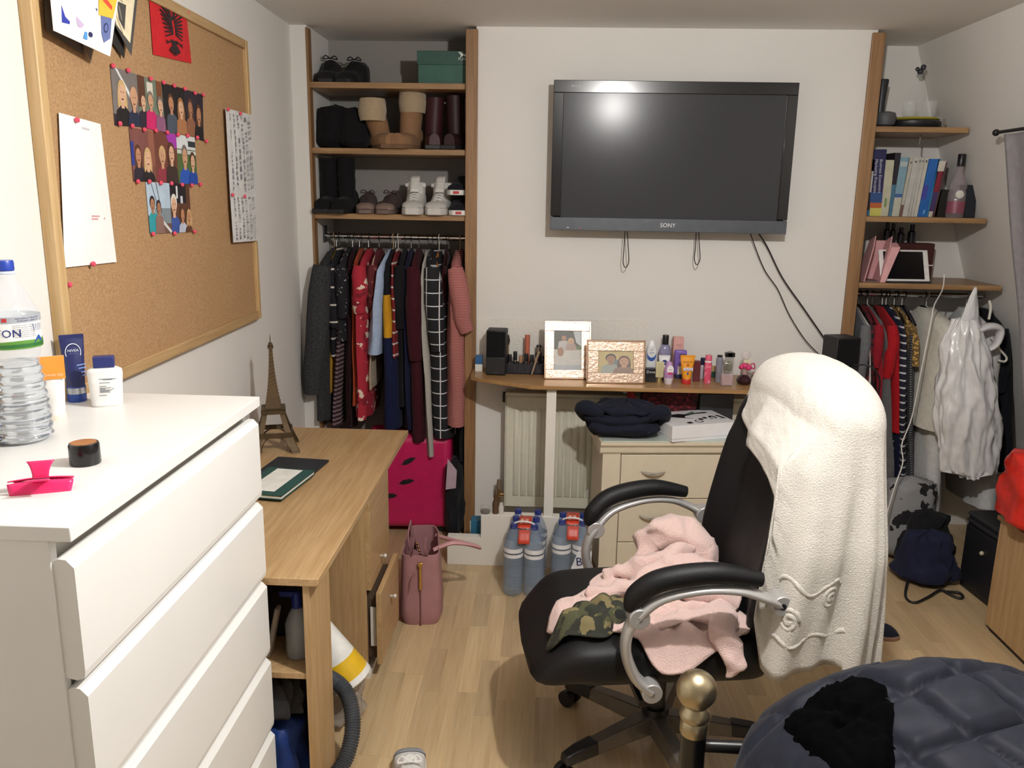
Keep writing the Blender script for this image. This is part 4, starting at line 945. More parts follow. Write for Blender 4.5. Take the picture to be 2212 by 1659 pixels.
# makeup organiser with brushes and lipsticks
mo = V((-.10, 3.86, SZ)); t = thing('makeup_organiser', 'clear black-tinted makeup tray beside the left speaker', 'organiser', mo)
b = MB(film('#3a3a42', .55, .1)); b.box(mo.x - .115, mo.x + .115, mo.y - .03, mo.y - .028, SZ, SZ + .05); b.box(mo.x - .115, mo.x + .115, mo.y + .028, mo.y + .03, SZ, SZ + .05); b.box(mo.x - .115, mo.x - .113, mo.y - .03, mo.y + .03, SZ, SZ + .05); b.box(mo.x + .113, mo.x + .115, mo.y - .03, mo.y + .03, SZ, SZ + .05); b.build('tray_wall', t)
b = MB(C('#26262b', .4)); b.box(mo.x - .115, mo.x + .115, mo.y - .03, mo.y + .03, SZ, SZ + .004); b.build('tray_base', t)
LIPC = ['#18181b', '#18181b', '#1c1c20', '#a07a5a', '#18181b', '#222226', '#18181b', '#18181b']
for k in range(8):
    xx = mo.x - .095 + k*.0262; h_ = (.105, .085, .10, .08, .09, .085, .095, .08)[k]
    tt = thing('lipstick', ('tall black lipstick nearest the left speaker in the makeup tray', 'black lipstick second from the speaker in the makeup tray', 'black and gold lipstick third from the speaker', 'bronze lipstick in the middle of the makeup tray', 'black lipstick under the terracotta tube in the tray', 'dark lipstick right of the terracotta tube', 'black lipstick second from the tall photo frame', 'black lipstick next to the tall photo frame')[k], 'lipstick', (xx, mo.y, SZ + .004), group='lipsticks in the makeup tray')
    b = MB(C('#202024', .2)); b.lathe([(.0095, 0), (.0095, h_*.5)], (xx, mo.y, SZ + .004), 12); b.build('base', tt)
    b = MB(C('#b9b2a4', .2, .9)); b.lathe([(.009, h_*.5), (.009, h_*.58)], (xx, mo.y, SZ + .004), 12); b.build('band', tt)
    b = MB(C(LIPC[k], .2)); b.lathe([(.0095, h_*.58), (.0095, h_ - .003), (.008, h_)], (xx, mo.y, SZ + .004), 12); b.build('cap', tt)
q = V((sx_(1138, 3.895), 3.895, SZ)); t = thing('lip_gloss_tube', 'tall terracotta cosmetic tube standing behind the lipsticks', 'tube')
b = MB(C('#b0604a', .4)); b.loft([[V((a*cos(j*pi/8), c_*sin(j*pi/8), z)) for j in range(16)] for z, a, c_ in ((.0, .012, .012), (.10, .012, .011), (.178, .0125, .002))]); b.build('tube_body', t); place(t, q)
q = V((sx_(1097, 3.885), 3.885, SZ)); b = MB(C('#8a6a4a', .5)); b.cyl(q, q + V((0, 0, .13)), .004); b.m(C('#3a2a22', .9)); b.lathe([(.005, .13), (.009, .15), (.003, .178)], q, 10); b.build('makeup_brush', label='makeup brush with dark bristles standing beside the left speaker', cat='brush')
b = MB(C('#8e7a60', .5)); b.tube([(-.062, 3.80, SZ + .005), (-.042, 3.815, SZ + .075), (-.03, 3.83, SZ + .11)], [.004, .006, .007], 8); b.build('makeup_brush', label='pale makeup brush leaning before the tray by the tall frame', cat='brush')
b = MB(C('#1d1d20', .3)); b.lathe([(.013, 0), (.013, .125), (.012, .128)], (sx_(1163, 3.905), 3.905, SZ), 14); b.m(C('#b9b4aa', .2, .9)); b.lathe([(.0135, .095), (.0135, .12)], (sx_(1163, 3.905), 3.905, SZ), 14); b.build('mascara_tube', label='black and silver mascara tube beside the tall photo frame', cat='cosmetic')
# rose-gold photo frames
def hammered():
    M, n = newmat('rose_gold'); vec = n.coord(); v2 = n.coord((1, 1, 1))
    f = n.noise(vec, 70, 3, .6); n.set(Base_Color=n.mix(f, '#c9a992', '#e0c6b2'), Metallic=.7, Roughness=.32); n.bump(f, .5, .004); return M
GLAZE, ng_ = newmat('glazing'); ng_.set(Base_Color=(1, 1, 1, 1), Roughness=.09, Alpha=.10)
RG = hammered(); RGE = C('#e6c4a8', .18, 1.0)
def pframe(name, label, w_, h_, iw, ih, pos, rz, tilt, shapes, bgm):
    t = thing(name, label, 'photo frame')
    for nm, (x0, x1, z0, z1) in dict(a=(-w_/2, w_/2, h_/2 + ih/2, h_), b=(-w_/2, w_/2, 0, h_/2 - ih/2), c=(-w_/2, -iw/2, h_/2 - ih/2, h_/2 + ih/2), d=(iw/2, w_/2, h_/2 - ih/2, h_/2 + ih/2)).items():
        MB(RG).box(x0, x1, 0, .014, z0, z1).build('frame_border', t, bev=.0015)
    for x0, x1, z0, z1 in ((-w_/2 - .002, w_/2 + .002, -.0, .007), (-w_/2 - .002, w_/2 + .002, h_ - .007, h_ + .001), (-w_/2 - .002, -w_/2 + .006, 0, h_), (w_/2 - .006, w_/2 + .002, 0, h_)):
        MB(RGE).box(x0, x1, -.003, .015, z0, z1).build('frame_edge', t, bev=.002)
    b = MB(bgm); b.box(-iw/2, iw/2, .008, .012, h_/2 - ih/2, h_/2 + ih/2); b.decal((-iw/2, .008, h_/2 - ih/2), (iw, 0, 0), (0, 0, ih), (0, -1, 0), shapes); b.build('photo', t, flat=True)
    b = MB(GLAZE); b.box(-iw/2, iw/2, .003, .005, h_/2 - ih/2, h_/2 + ih/2); b.build('glazing', t)
    b = MB(C('#6b5a4c', .7)); b.box(-w_/2 + .01, w_/2 - .01, .0145, .018, .01, h_ - .01); b.build('backing', t)
    b = MB(C('#6b5a4c', .7)); b.hexa([(-.02, .018, .0), (.02, .018, .0), (.02, .06, .0), (-.02, .06, .0), (-.02, .018, h_*.6), (.02, .018, h_*.6), (.02, .02, h_*.6), (-.02, .02, h_*.6)]); b.build('strut', t)
    return place(t, pos, rz, tilt)
pf1 = pframe('picture_frame', 'tall rose-gold photo frame with a couple outdoors on the long shelf', .212, .268, .125, .180, (sx_(1226, 3.775), 3.745, SZ), rad(3.2), rad(-15.5),
       [(C('#3c4438', .6), rect(0, 1, .5, 1)), (C('#cfd6d8', .6), [(.7, 1), (1, 1), (1, .6), (.82, .7)]), (C('#5d7a3c', .6), rect(.7, 1, .45, .62)), (C('#d9d6cf', .6), rect(0, 1, 0, .52))] + [(m_, [(u, v*.45 + .5) for u, v in p_]) for m_, p_ in person_print(.36, .72, .95, dk, SK[1], C('#c9c6c4', .6)) + person_print(.62, .55, .85, bl_, SK[3], C('#b9a092', .6), True)] + [(SK[2], ell(.24, .46, .12, .12)), (C('#b9bec4', .5), rect(0, 1, 0, .12))], C('#77756c', .5))
pf2 = pframe('picture_frame', 'wide rose-gold photo frame with a selfie of a couple on the long shelf', .262, .196, .158, .100, (sx_(1330, 3.70), 3.675, SZ), rad(3), rad(-12),
       [(C('#cdb877', .6), rect(0, 1, 0, 1)), (C('#5f7f86', .6), ell(.52, .42, .14, .2))] + person_print(.36, .62, 1.25, bk, SK[2], C('#9fa79f', .6)) + person_print(.74, .52, 1.35, br2, SK[0], C('#8f6f5e', .6), True), C('#c5b27a', .5))

# bottles, tubes and scents
def bottle(name, label, cat, pos, parts, rz=0, sx=1, sy=1, prints=None, tilt=0):
    """parts: (part name, material, lathe profile, sx, sy)"""
    t = thing(name, label, cat); first = None
    for nm, mat, prof, *s in parts:
        a, c_ = (s + [1, 1])[:2]
        b = MB(mat); b.lathe(prof, n=24, sx=a, sy=c_); o = b.build(nm, t); first = first or o
    if prints: b = MB(); prints(b); b.build('print', first)
    return place(t, pos, rz, tilt)
def squareb(name, label, cat, pos, parts, rz=0, prints=None):
    t = thing(name, label, cat); first = None
    for nm, mat, (x, y, z0, z1, bv) in parts:
        o = MB(mat).box(-x, x, -y, y, z0, z1).build(nm, t, bev=bv); first = first or o
    if prints: b = MB(); prints(b); b.build('print', first)
    return place(t, pos, rz)
def decq(b, mat, x0, x1, z0, z1, y): b.m(mat); b.quad((x0, y, z0), (x1, y, z0), (x1, y, z1), (x0, y, z1))
def oval(b, mat, x, z, rx_, rz_, y): b.m(mat); b.add([(x + rx_*cos(a*pi/10), y, z + rz_*sin(a*pi/10)) for a in range(20)], [tuple(range(20))])
Y1_, Y2_, Y3_ = 3.86, 3.80, 3.745
W_ = C('#eeeef0', .35)
def pr(b):
    oval(b, C('#3a5fb0', .4), 0, .105, .021, .030, -.0175); oval(b, W_, 0, .118, .020, .026, -.0178)
    b.m(C('#22262c', .5)); b.add([(-.006, -.0181, .130), (-.002, -.0181, .124), (.008, -.0181, .140), (-.002, -.0181, .128)], [(0, 1, 2, 3)]); b.text('sure', (0, -.0181, .112), (1, 0, 0), (0, 0, 1), .012, C('#3a3f46', .5))
bottle('deodorant_bottle', 'white roll-on deodorant bottle with a blue oval beside the wide frame', 'deodorant', (sx_(1405, Y1_), Y1_, SZ), [('bottle_body', W_, [(.024, 0), (.026, .004), (.026, .06), (.022, .13), (.013, .165), (.006, .172)], 1, .65)], prints=pr)
squareb('perfume_box', 'black carton with white lettering in front of the deodorant', 'carton', (sx_(1405, Y3_), Y3_, SZ), [('carton_body', C('#18181b', .35), (.025, .018, 0, .062, .002))], prints=lambda b: b.text('Dove', (0, -.0185, .042), (1, 0, 0), (0, 0, 1), .018, W_))
bottle('mouthwash_bottle', 'clear lilac bottle with a black cap at the back of the shelf', 'bottle', (sx_(1434, 3.89), 3.89, SZ), [('bottle_body', C('#8f8ba8', .15), [(.026, 0), (.028, .004), (.028, .125), (.020, .145), (.012, .15)], 1, .7), ('cap', C('#131315', .35), [(.0145, .15), (.0150, .19), (.0135, .194)])])
squareb('pink_carton', 'tall pale pink carton standing behind the purple bottle', 'carton', (sx_(1461, 3.90), 3.90, SZ), [('carton_body', C('#d9a59e', .5), (.024, .016, 0, .185, .001))], rz=rad(5), prints=lambda b: decq(b, C('#b5756f', .5), -.012, .014, .146, .149, -.0163))
def nvc(b):
    b.m(C('#232f78', .4)); b.add([(.013*cos(a*pi/10), -.0085, .080 + .013*sin(a*pi/10)) for a in range(20)], [tuple(range(20))]); b.text('NIVEA', (0, -.0088, .0775), (1, 0, 0), (0, 0, 1), .0065, W_)
t = tube_pack('cream_tube', 'white cream tube with a round navy badge on the long shelf', V((sx_(1434, 3.80), 3.80, SZ)), 0, .026, .018, .104, .016, W_, C('#232f78', .4))
b = MB(); nvc(b); b.build('print', t.children[1])
squareb('cleanser_bottle', 'purple cleanser bottle with cream label behind the orange tube', 'bottle', (sx_(1468, 3.83), 3.83, SZ), [('bottle_body', C('#7b62b0', .3), (.028, .016, .018, .135, .008)), ('cap', C('#232a58', .4), (.02, .013, 0, .02, .003))], prints=lambda b: (decq(b, C('#33265c', .4), -.006, .024, .095, .118, -.0165), decq(b, C('#e9e2cc', .5), -.012, .022, .022, .06, -.0165), b.text('clean & clear', (.009, -.0168, .104), (1, 0, 0), (0, 0, 1), .0045, W_)))
t = thing('perfume_sample', 'small pale yellow glass scent bottle in front of the cream tube', 'scent bottle')
b = MB(film('#e3dcae', .7, .08)); b.box(-.019, .019, -.011, .011, .022, .095); b.build('glass', t, bev=.003)
b = MB(C('#8a8a72', .3)); b.box(-.005, .002, -.004, .004, .03, .078); b.build('stem', t); b = MB(C('#c9b77e', .25, .6)); b.lathe([(.012, 0), (.012, .022)], n=16); b.build('cap', t); place(t, (sx_(1425, 3.735), 3.735, SZ))
def pl(b):
    oval(b, C('#f1eef0', .4), .003, .07, .015, .020, -.0228); oval(b, C('#c8427a', .4), .003, .053, .012, .006, -.0230); b.text('sure', (.003, -.0232, .068), (1, 0, 0), (0, 0, 1), .009, C('#4a3a48', .5))
bottle('roll_on', 'lilac roll-on deodorant with a translucent base at the shelf front', 'deodorant', (sx_(1445, 3.70), 3.70, SZ), [('bottle_body', C('#b98fc0', .3), [(.021, .030), (.0225, .034), (.0215, .07), (.012, .100), (.004, .106)]), ('cap', C('#dcd4dc', .3), [(.016, 0), (.018, .003), (.0215, .030)])], prints=pl)
def orp(t, o):
    b = MB(); decq(b, C('#e9e4ef', .5), -.021, .021, .064, .077, -.0215)
    b.text('BAHAMAS', (0, -.014, .100), (1, 0, 0), (0, -.3, 1), .0105, C('#8a5a10', .5), width=.044); b.text('BALANCE', (0, -.0222, .068), (1, 0, 0), (0, 0, 1), .0065, C('#4a3f80', .5), width=.034)
    b.m(C('#c9741a', .4)); b.add([(.006*cos(a*pi/8), -.0165, .089 + .006*sin(a*pi/8)) for a in range(16)], [tuple(range(16))]); decq(b, C('#2f4f8a', .5), -.004, .004, .046, .056, -.0222); b.build('print', o)
tube_pack('sun_cream_tube', 'orange sun cream tube with a red cap at the shelf front', V((sx_(1484, 3.72), 3.72, SZ)), rad(2), .0335, .022, .122, .021, C('#e89a22', .35), C('#bf2f2c', .35), extra=orp)
squareb('maroon_box', 'dark maroon slim carton beside the orange sun cream', 'carton', (sx_(1505, 3.775), 3.775, SZ), [('carton_body', C('#5e1f22', .45), (.016, .013, 0, .096, .001))], rz=rad(-8))
bottle('nail_polish', 'dark blue topped bottle behind the pink spray can', 'bottle', (sx_(1517, 3.84), 3.84, SZ), [('bottle_body', C('#c9c2cc', .3), [(.011, 0), (.012, .06), (.01, .065)]), ('cap', C('#1d2545', .4), [(.011, .065), (.011, .098)])])
bottle('spray_can', 'slim pink body spray can with a white ring on the shelf', 'spray can', (sx_(1529, 3.745), 3.745, SZ), [('can', spots('#d8506f', '#e88aa0', 45, .52), [(.0155, 0), (.0165, .003), (.0165, .092), (.0155, .096)]), ('ring', C('#eeeaea', .3), [(.0162, .096), (.0162, .104)]), ('cap', C('#d9607c', .4), [(.0155, .104), (.0155, .125), (.0135, .129)])])
squareb('green_pot', 'small green and tan carton lying behind the pink spray can', 'carton', (sx_(1545, 3.88), 3.88, SZ), [('lower_half', C('#1f4a3c', .4), (.02, .015, 0, .028, .001)), ('upper_half', C('#b09468', .5), (.02, .015, .028, .052, .001))])
bottle('grey_spray', 'grey translucent body mist bottle on the shelf', 'bottle', (sx_(1553, 3.77), 3.77, SZ), [('bottle_body', C('#8e8e9a', .18), [(.014, 0), (.0155, .003), (.015, .075), (.016, .112), (.010, .118)]), ('cap', C('#17151c', .3), [(.012, .118), (.012, .126)])])
squareb('perfume_bottle', 'square glass perfume bottle with a mirrored stopper at the shelf front', 'perfume bottle', (sx_(1571, 3.70), 3.70, SZ), [('glass', film('#d8c3c4', .45, .05), (.026, .018, 0, .056, .004)), ('perfume', C('#b58a8a', .1), (.021, .014, .006, .04, .003)), ('neck', C('#c9c6bc', .15, .8), (.010, .010, .056, .068, .001)), ('stopper', C('#a8a698', .08, .7), (.018, .014, .068, .108, .005))])
squareb('black_perfume', 'tall clear perfume bottle with a black cap behind the mirrored one', 'perfume bottle', (sx_(1574, 3.83), 3.83, SZ), [('glass', film('#b9b9b0', .6, .05), (.018, .014, 0, .108, .003)), ('cap', C('#19151c', .25), (.022, .012, .108, .128, .001)), ('button', C('#8c8c84', .15, .8), (.010, .012, .104, .134, .002))])
t = thing('flower_perfume', 'pink flower-topped round perfume bottle with dark liquid', 'perfume bottle')
b = MB(C('#33181f', .12)); b.lathe([(.012, 0), (.030, .004), (.036, .018), (.026, .034), (.012, .044)], n=24); b.build('flask', t)
b = MB(film('#c9a9a4', .55)); b.lathe([(.012, .044), (.013, .066)], n=16); b.build('neck', t)
b = MB(C('#d23a72', .5))
for k in range(7): b.ball((.018*cos(k*.9), -.006 + .012*sin(k*.9), .078 + .004*(k % 3)), .013, 8, 1, .6, .9)
b.build('flower', t); place(t, (sx_(1609, 3.74), 3.74, SZ))
t = thing('round_perfume', 'round clear perfume bottle with a cream label and pink bow', 'perfume bottle')
b = MB(C('#e3d9b8', .5)); b.box(-.016, .016, -.012, .012, .062, .096); b.text('M', (0, -.0125, .072), (1, 0, 0), (0, 0, 1), .018, C('#7a5f3a', .5)); b.build('label_block', t, bev=.003)
b = MB(film('#d9d2d4', .4, .05)); b.lathe([(.02, 0), (.026, .01), (.024, .055), (.014, .062)], n=20); b.build('glass', t)
b = MB(film('#e6dcdc', .45, .05)); b.ball((-.004, 0, .118), .022, 16, 1, .5, 1); b.build('stopper', t)
b = MB(C('#d63a70', .5)); b.tube([(.016, -.01, .075), (.034, -.012, .080), (.036, -.012, .056), (.018, -.01, .062)], .007, 8, sub=4, flat=.4); b.build('bow', t); place(t, (sx_(1611, 3.83), 3.83, SZ))
b = MB(C('#c99a94', .5)); b.lathe([(.04, 0), (.048, .012), (.046, .03), (.03, .036)], (sx_(1650, 3.87), 3.87, SZ), 24, 1.1, .6); b.build('pink_purse', label='small pale pink pouch at the back of the shelf behind the chair towel', cat='pouch')
t = thing('bunch_of_keys', 'bunch of keys lying at the shelf front beside the towel', 'keys')
KM = C('#9a8f7c', .25, .95)
for k in range(4):
    b = MB(KM); a = .5 + k*.7; b.lathe([(.011, .003 + .004*k), (.011, .005 + .004*k)], (cos(a)*.014, sin(a)*.01, 0), 14); b.cbox((cos(a)*.014 - .024*cos(a*.6 + 2.6)*-1, sin(a)*.01 - .010*k*.3, .004 + .004*k), (.036, .006, .002), a*.4); b.build('key', t)
b = MB(KM); b.tube([(.014*cos(u*pi/6), .014*sin(u*pi/6), .018 + .003*sin(u)) for u in range(13)], .0015, 6); b.build('ring', t)
place(t, atz(1632, 818, SZ), rad(10))
# ---------------------------------------------------------------- left alcove: shelves, shoes, clothes rail
for z, lab in ((2.195, 'uppermost wooden shelf of the left alcove'), (1.905, 'middle wooden shelf of the left alcove'), (1.607, 'lowest wooden shelf of the left alcove above the clothes rail')):
    b = MB(OAKX); b.box(-1.112, -.393, D + .006, YB - .004, z - .026, z); b.build('alcove_shelf', label=lab, cat='shelf', bev=.002, group='shelves of the left alcove')
def shoe(name, label, loc, rz, L=.27, w_=.048, toe=.055, instep=.10, coll=.11, up=None, sole=None, lace=None, toecap=None, extra=None, heel=.02, group=None):
    t = thing(name, label, 'shoe', group=group)
    def hw(u): return w_*(.55 + .45*min(1, (u/.18))**.5) if u < .18 else w_*(1 - .12*sin(pi*min(1, (u - .18)/.6))) if u < .78 else w_*(.88 - .25*((u - .78)/.22)**2)
    def top(u):
        if u < .3: return toe*(.45 + .55*min(1, u/.16)**.6)
        if u < .62: return toe + (instep - toe)*((u - .3)/.32)
        return instep + (coll - instep)*((u - .62)/.38)
    b = MB(up); rings = []
    for k in range(15):
        u = k/14; a, h_ = hw(u), top(u); y = -L/2 + L*u
        open_ = u > .62
        rings.append([V((a*cos(q)*(1 if sin(q) < .5 or not open_ else .80), y, heel + max(0.0, (h_ - heel)*max(0, sin(q))**(.55 if not open_ else .38)))) for q in [pi*j/12 for j in range(13)]])
    b.loft(rings, close=False, cap=False); n0 = len(rings[0])
    b.add(rings[0], [tuple(range(n0))]); b.add(rings[-1], [tuple(range(n0))[::-1]])
    b.build('upper', t, ang=70)
    b = MB(sole); outl = [(hw(k/14)*1.05, -L/2 - .004 + (L + .008)*k/14) for k in range(15)]
    b.prism([(x, y, 0) for x, y in outl] + [(-x, y, 0) for x, y in outl[::-1]], (0, 0, heel)); b.build('sole', t, bev=.004)
    if toecap: b = MB(toecap); b.loft([[V((hw(u)*1.02*cos(q), -L/2 - .002 + L*u, heel + (top(u) - heel)*1.04*sin(q)**.55 + .001)) for q in [pi*j/12 for j in range(13)]] for u in (0, .05, .1, .16, .2)], close=False, cap=False); b.build('toe_cap', t, ang=70)
    if lace:
        for k in range(4):
            u = .33 + k*.075; y = -L/2 + L*u; z = top(u) + .003; a = w_*.42
            b = MB(lace); b.tube([(-a, y, z - .006), (0, y - .008, z + .003), (a, y + .012, z - .006)], .0032, 6, sub=3); b.build('lace', t)
        b = MB(lace); y = -L/2 + L*.6; z = instep + .004
        b.tube([(0, y, z), (-.02, y - .012, z + .012), (-.034, y - .004, z - .002), (-.004, y, z + .002)], .0028, 6, sub=4); b.tube([(0, y, z), (.022, y - .014, z + .010), (.034, y - .006, z - .004), (.004, y, z + .002)], .0028, 6, sub=4); b.build('bow', t)
    if extra: extra(t, top, hw, L)
    return place(t, loc, rz)
S1, S2, S3 = 2.195, 1.905, 1.607
def xs(px, py=300, Y=4.02): return at(px, py, Y).x
bs, bso = C('#19181b', .6, kind='fabric'), C('#101012', .6)
shoe('trainer', 'black lace-up shoe nearest the wall on the uppermost left shelf', (xs(712, 150, 4.12), 4.12, S1), rad(5), .28, .054, .06, .125, .135, bs, bso, bs)
shoe('trainer', 'black lace-up shoe, right one of the pair on the uppermost left shelf', (xs(762, 150, 4.12), 4.12, S1), rad(-8), .28, .056, .06, .12, .13, bs, bso, bs)
t = thing('shoe_box', 'dark green shoe box with a white leaping cat logo on the uppermost left shelf', 'box')
b = MB(C('#2f5a4e', .55)); b.box(-.13, .13, -.10, .10, 0, .135); b.build('box_base', t, bev=.002)
b = MB(C('#274d43', .55)); b.box(-.134, .134, -.104, .104, .085, .145); lid = b.build('lid', t, bev=.002)
b = MB(); wq = C('#dfe4e0', .5); b.text('PUMA', (.078, -.1045, .104), (1, 0, 0), (0, 0, 1), .0175, wq)
b.m(wq); b.add([(x*.05 + .055, -.1048, .112 + z*.03) for x, z in ((0, .9), (.15, 1.0), (.35, .75), (.6, .62), (.85, .8), (1.05, 1.05), (1.0, .8), (.85, .55), (.8, .25), (.85, 0), (.72, .2), (.6, .35), (.4, .42), (.3, .25), (.15, .15), (.25, .45), (.15, .7))], [tuple(range(17))]); b.build('logo', lid)
place(t, (xs(968, 140, 4.07) - .0, 4.10, S1), 0)
# middle shelf
def boot(name, label, loc, rz, foot=.24, w_=.046, shaft=.24, r=.055, up=None, sole=None, cuff=None, lean=(0, 0), trim=None, heel=.02):
    t = thing(name, label, 'boot')
    b = MB(up); rings = []
    for k in range(9):
        u = k/8; a = w_*(.6 + .4*min(1, u/.2)**.5)*(1 - .1*max(0, u - .8)); h_ = .05 + .035*u*u + .03*max(0, u - .5)
        rings.append([V((a*cos(q), -foot*.62 + foot*u, heel + h_*max(0, sin(q))**.6)) for q in [pi*j/10 for j in range(11)]])
    b.loft(rings, close=False, cap=False); b.add(rings[0], [tuple(range(11))]); b.add(rings[-1], [tuple(range(11))[::-1]]); b.build('foot', t, ang=70)
    b = MB(up); cyl = []
    for k in range(9):
        u = k/8; cx_, cy_ = lean[0]*u, .02 + lean[1]*u; rr = r*(.92 + .12*u) + .004*nz(u*9, r*50)
        cyl.append([V((cx_ + rr*cos(2*pi*j/20)*.85, cy_ + rr*sin(2*pi*j/20), heel + .03 + (shaft - .03)*u)) for j in range(20)])
    b.loft(cyl + [[V((p.x*.9 + lean[0]*.1, p.y*.9 + .002, p.z - .01)) for p in cyl[-1]]]); b.build('shaft', t, ang=60)
    b = MB(sole); b.prism([(w_*1.05*sx*(.6 if k in (0,) else 1), -foot*.63 + foot*1.02*u, 0) for sx, seq in ((1, (0, .2, .6, 1)), (-1, (1, .6, .2, 0))) for k, u in enumerate(seq)], (0, 0, heel)); b.build('sole', t, bev=.003)
    if cuff:
        b = MB(cuff); b.grid(24, 8, lambda u, v: V((lean[0]*.92 + (r*1.05*.9 + .008*sin(pi*v) + .003*nz(u*30, v*9))*cos(2*pi*u), .02 + lean[1]*.92 + (r*1.05 + .008*sin(pi*v))*sin(2*pi*u), heel + shaft - .085 + .10*v)), True); b.build('fur_cuff', t, ang=180)
    return place(t, loc, rz)
bb = C('#141315', .9, kind='fabric')
sack('black_boots', 'slouched black boot shaft, leftmost on the middle left shelf', 'boot', (xs(718, 260, 4.10), 4.12, S2), .085, .10, .20, bb, 11, top=.85)
sack('black_boots', 'slouched black boot shaft beside the fur-lined tan boots', 'boot', (xs(770, 260, 4.10), 4.10, S2), .082, .10, .19, bb, 17, top=.72)
TAN = C('#8c6a4c', .9, kind='fabric'); FUR = C('#ab977a', 1.0, kind='terry', sc=140)
boot('sheepskin_boot', 'tan sheepskin boot folded over to show its cream lining', (xs(826, 310, 4.05), 4.06, S2), rad(30), .21, .052, .19, .06, TAN, C('#6e523a', .8), FUR, (-.06, -.045))
boot('sheepskin_boot', 'upright tan sheepskin boot beside its folded twin', (xs(880, 310, 4.05), 4.07, S2), rad(-12), .22, .053, .235, .062, TAN, C('#6e523a', .8), FUR, (.015, .01))
MR = C('#3a1a1e', .5, kind='leather')
boot('ankle_boot', 'dark maroon ankle boot with a zip, left one on the middle shelf', (xs(935, 310, 4.06), 4.08, S2), rad(10), .22, .042, .22, .05, MR, C('#141214', .6), None, (.01, 0))
boot('ankle_boot', 'dark maroon ankle boot beside the oak trim on the middle shelf', (xs(982, 310, 4.06), 4.08, S2), rad(-5), .22, .042, .23, .05, C('#2c1518', .5, kind='leather'), C('#141214', .6), None, (-.005, 0))
# lower shelf
boot('tall_boot', 'tall black boot nearest the wall on the lowest left shelf', (xs(710, 455, 4.05), 4.06, S3), 0, .22, .044, .235, .048, bb, bso)
boot('tall_boot', 'tall black boot, right one of the pair on the lowest left shelf', (xs(748, 455, 4.05), 4.05, S3), rad(-4), .22, .044, .238, .048, bb, bso)
BW = C('#4a3d3d', .7, kind='fabric'); wsole = C('#c9c4c0', .6)
shoe('trainer', 'grey-brown trainer, left one of the pair on the lowest left shelf', (xs(793, 455, 4.06), 4.07, S3), rad(6), .25, .046, .05, .095, .105, BW, C('#6a5a52', .6), BW, C('#857066', .6))
shoe('trainer', 'grey-brown trainer beside the white high-tops on the lowest left shelf', (xs(841, 455, 4.06), 4.07, S3), rad(-5), .25, .046, .05, .095, .105, BW, C('#6a5a52', .6), BW, C('#857066', .6))
HT_ = C('#d8d5d0', .5); HS = C('#c8c5c0', .55)
def hi(t, top, hw, L):
    b = MB(HT_); b.loft([[V((.046*cos(2*pi*j/18)*s, L*.22 + .058*sin(2*pi*j/18)*s, z)) for j in range(18)] for z, s in ((.07, 1), (.115, .98), (.150, 1.02), (.152, .9), (.12, .85))]); b.build('ankle_collar', t, ang=60)
    b = MB(HT_); b.grid(5, 6, lambda u, v: V((-.022 + .044*u, -L*.06 + .05*v, .105 + .075*v))); b.build('tongue', t, solid=.006)
    b = MB(HT_); b.box(-.05, .05, L*.10, L*.14, .128, .146); b.build('strap', t, bev=.004)
shoe('high_top', 'white high-top sneaker, left one of the pair on the lowest left shelf', (xs(896, 455, 4.06), 4.07, S3), rad(3), .29, .052, .062, .115, .12, HT_, HS, C('#eceae6', .6), HS, hi, .032)
shoe('high_top', 'white high-top sneaker, right one of the pair on the lowest left shelf', (xs(950, 455, 4.06), 4.07, S3), rad(-4), .29, .052, .062, .115, .12, HT_, HS, C('#eceae6', .6), HS, hi, .032)
VB = C('#1b1b22', .85, kind='fabric')
for k, (zz, rz_) in enumerate(((0, 2), (.093, -4))):
    t = shoe('canvas_shoe', ('black canvas slip-on with white sole, lower of two by the oak trim', 'black canvas slip-on with white sole, stacked upper one by the oak trim')[k], (xs(994, 455, 4.06), 4.07 + .02*k, S3 + zz), rad(rz_), .25, .050, .055, .092, .092, VB, C('#dcdad6', .5), None, None, None, .024)
    b = MB(C('#b5383a', .5)); b.box(-.014, .014, -.1305, -.129, .006, .018); b.build('heel_badge', t, local=True)

# ---------------------------------------------------------------- clothes rails, hangers and garments
CHROME = C('#c9c9cb', .12, 1.0)
RYL, RZL = 4.14, 1.493
t = thing('clothes_rail', 'chrome clothes rail across the left alcove', 'rail', (-.75, RYL, RZL))
b = MB(CHROME); b.cyl((-1.11, RYL, RZL), (-.394, RYL, RZL), .0125, n=16); b.build('rail', t)
b = MB(C('#5a5a5c', .3, .8)); b.box(-1.113, -1.105, RYL - .025, RYL + .025, RZL - .03, RZL + .05); b.build('end_bracket', t)
b = MB(C('#5a5a5c', .3, .8)); b.box(-.398, -.392, RYL - .025, RYL + .025, RZL - .03, RZL + .04); b.build('end_bracket', t)
def hanger(x, ry, rz_, mat, label, group, half=.20, twist=0, hook=.055, thick=.003):
    t = thing('clothes_hanger', label, 'hanger', group=group)
    b = MB(mat); pts = [(0, .016*cos(a), .0 + .016*sin(a)) for a in [pi*1.15 - k*pi*1.3/8 for k in range(9)]]
    b.tube([(0, -q[1], q[2]) for q in pts] + [(0, .004, -.02), (0, 0, -hook)], .0018, 6, sub=2); b.build('hook', t)
    b = MB(mat); b.tube([(0, -half, -hook - .075), (0, -half*.5, -hook - .03), (0, 0, -hook), (0, half*.5, -hook - .03), (0, half, -hook - .075)], thick, 7, sub=3); b.cyl((0, -half, -hook - .075), (0, half, -hook - .075), thick*.8, n=6); b.build('shoulder_bar', t)
    return place(t, (x, ry, rz_ + .0005), twist)
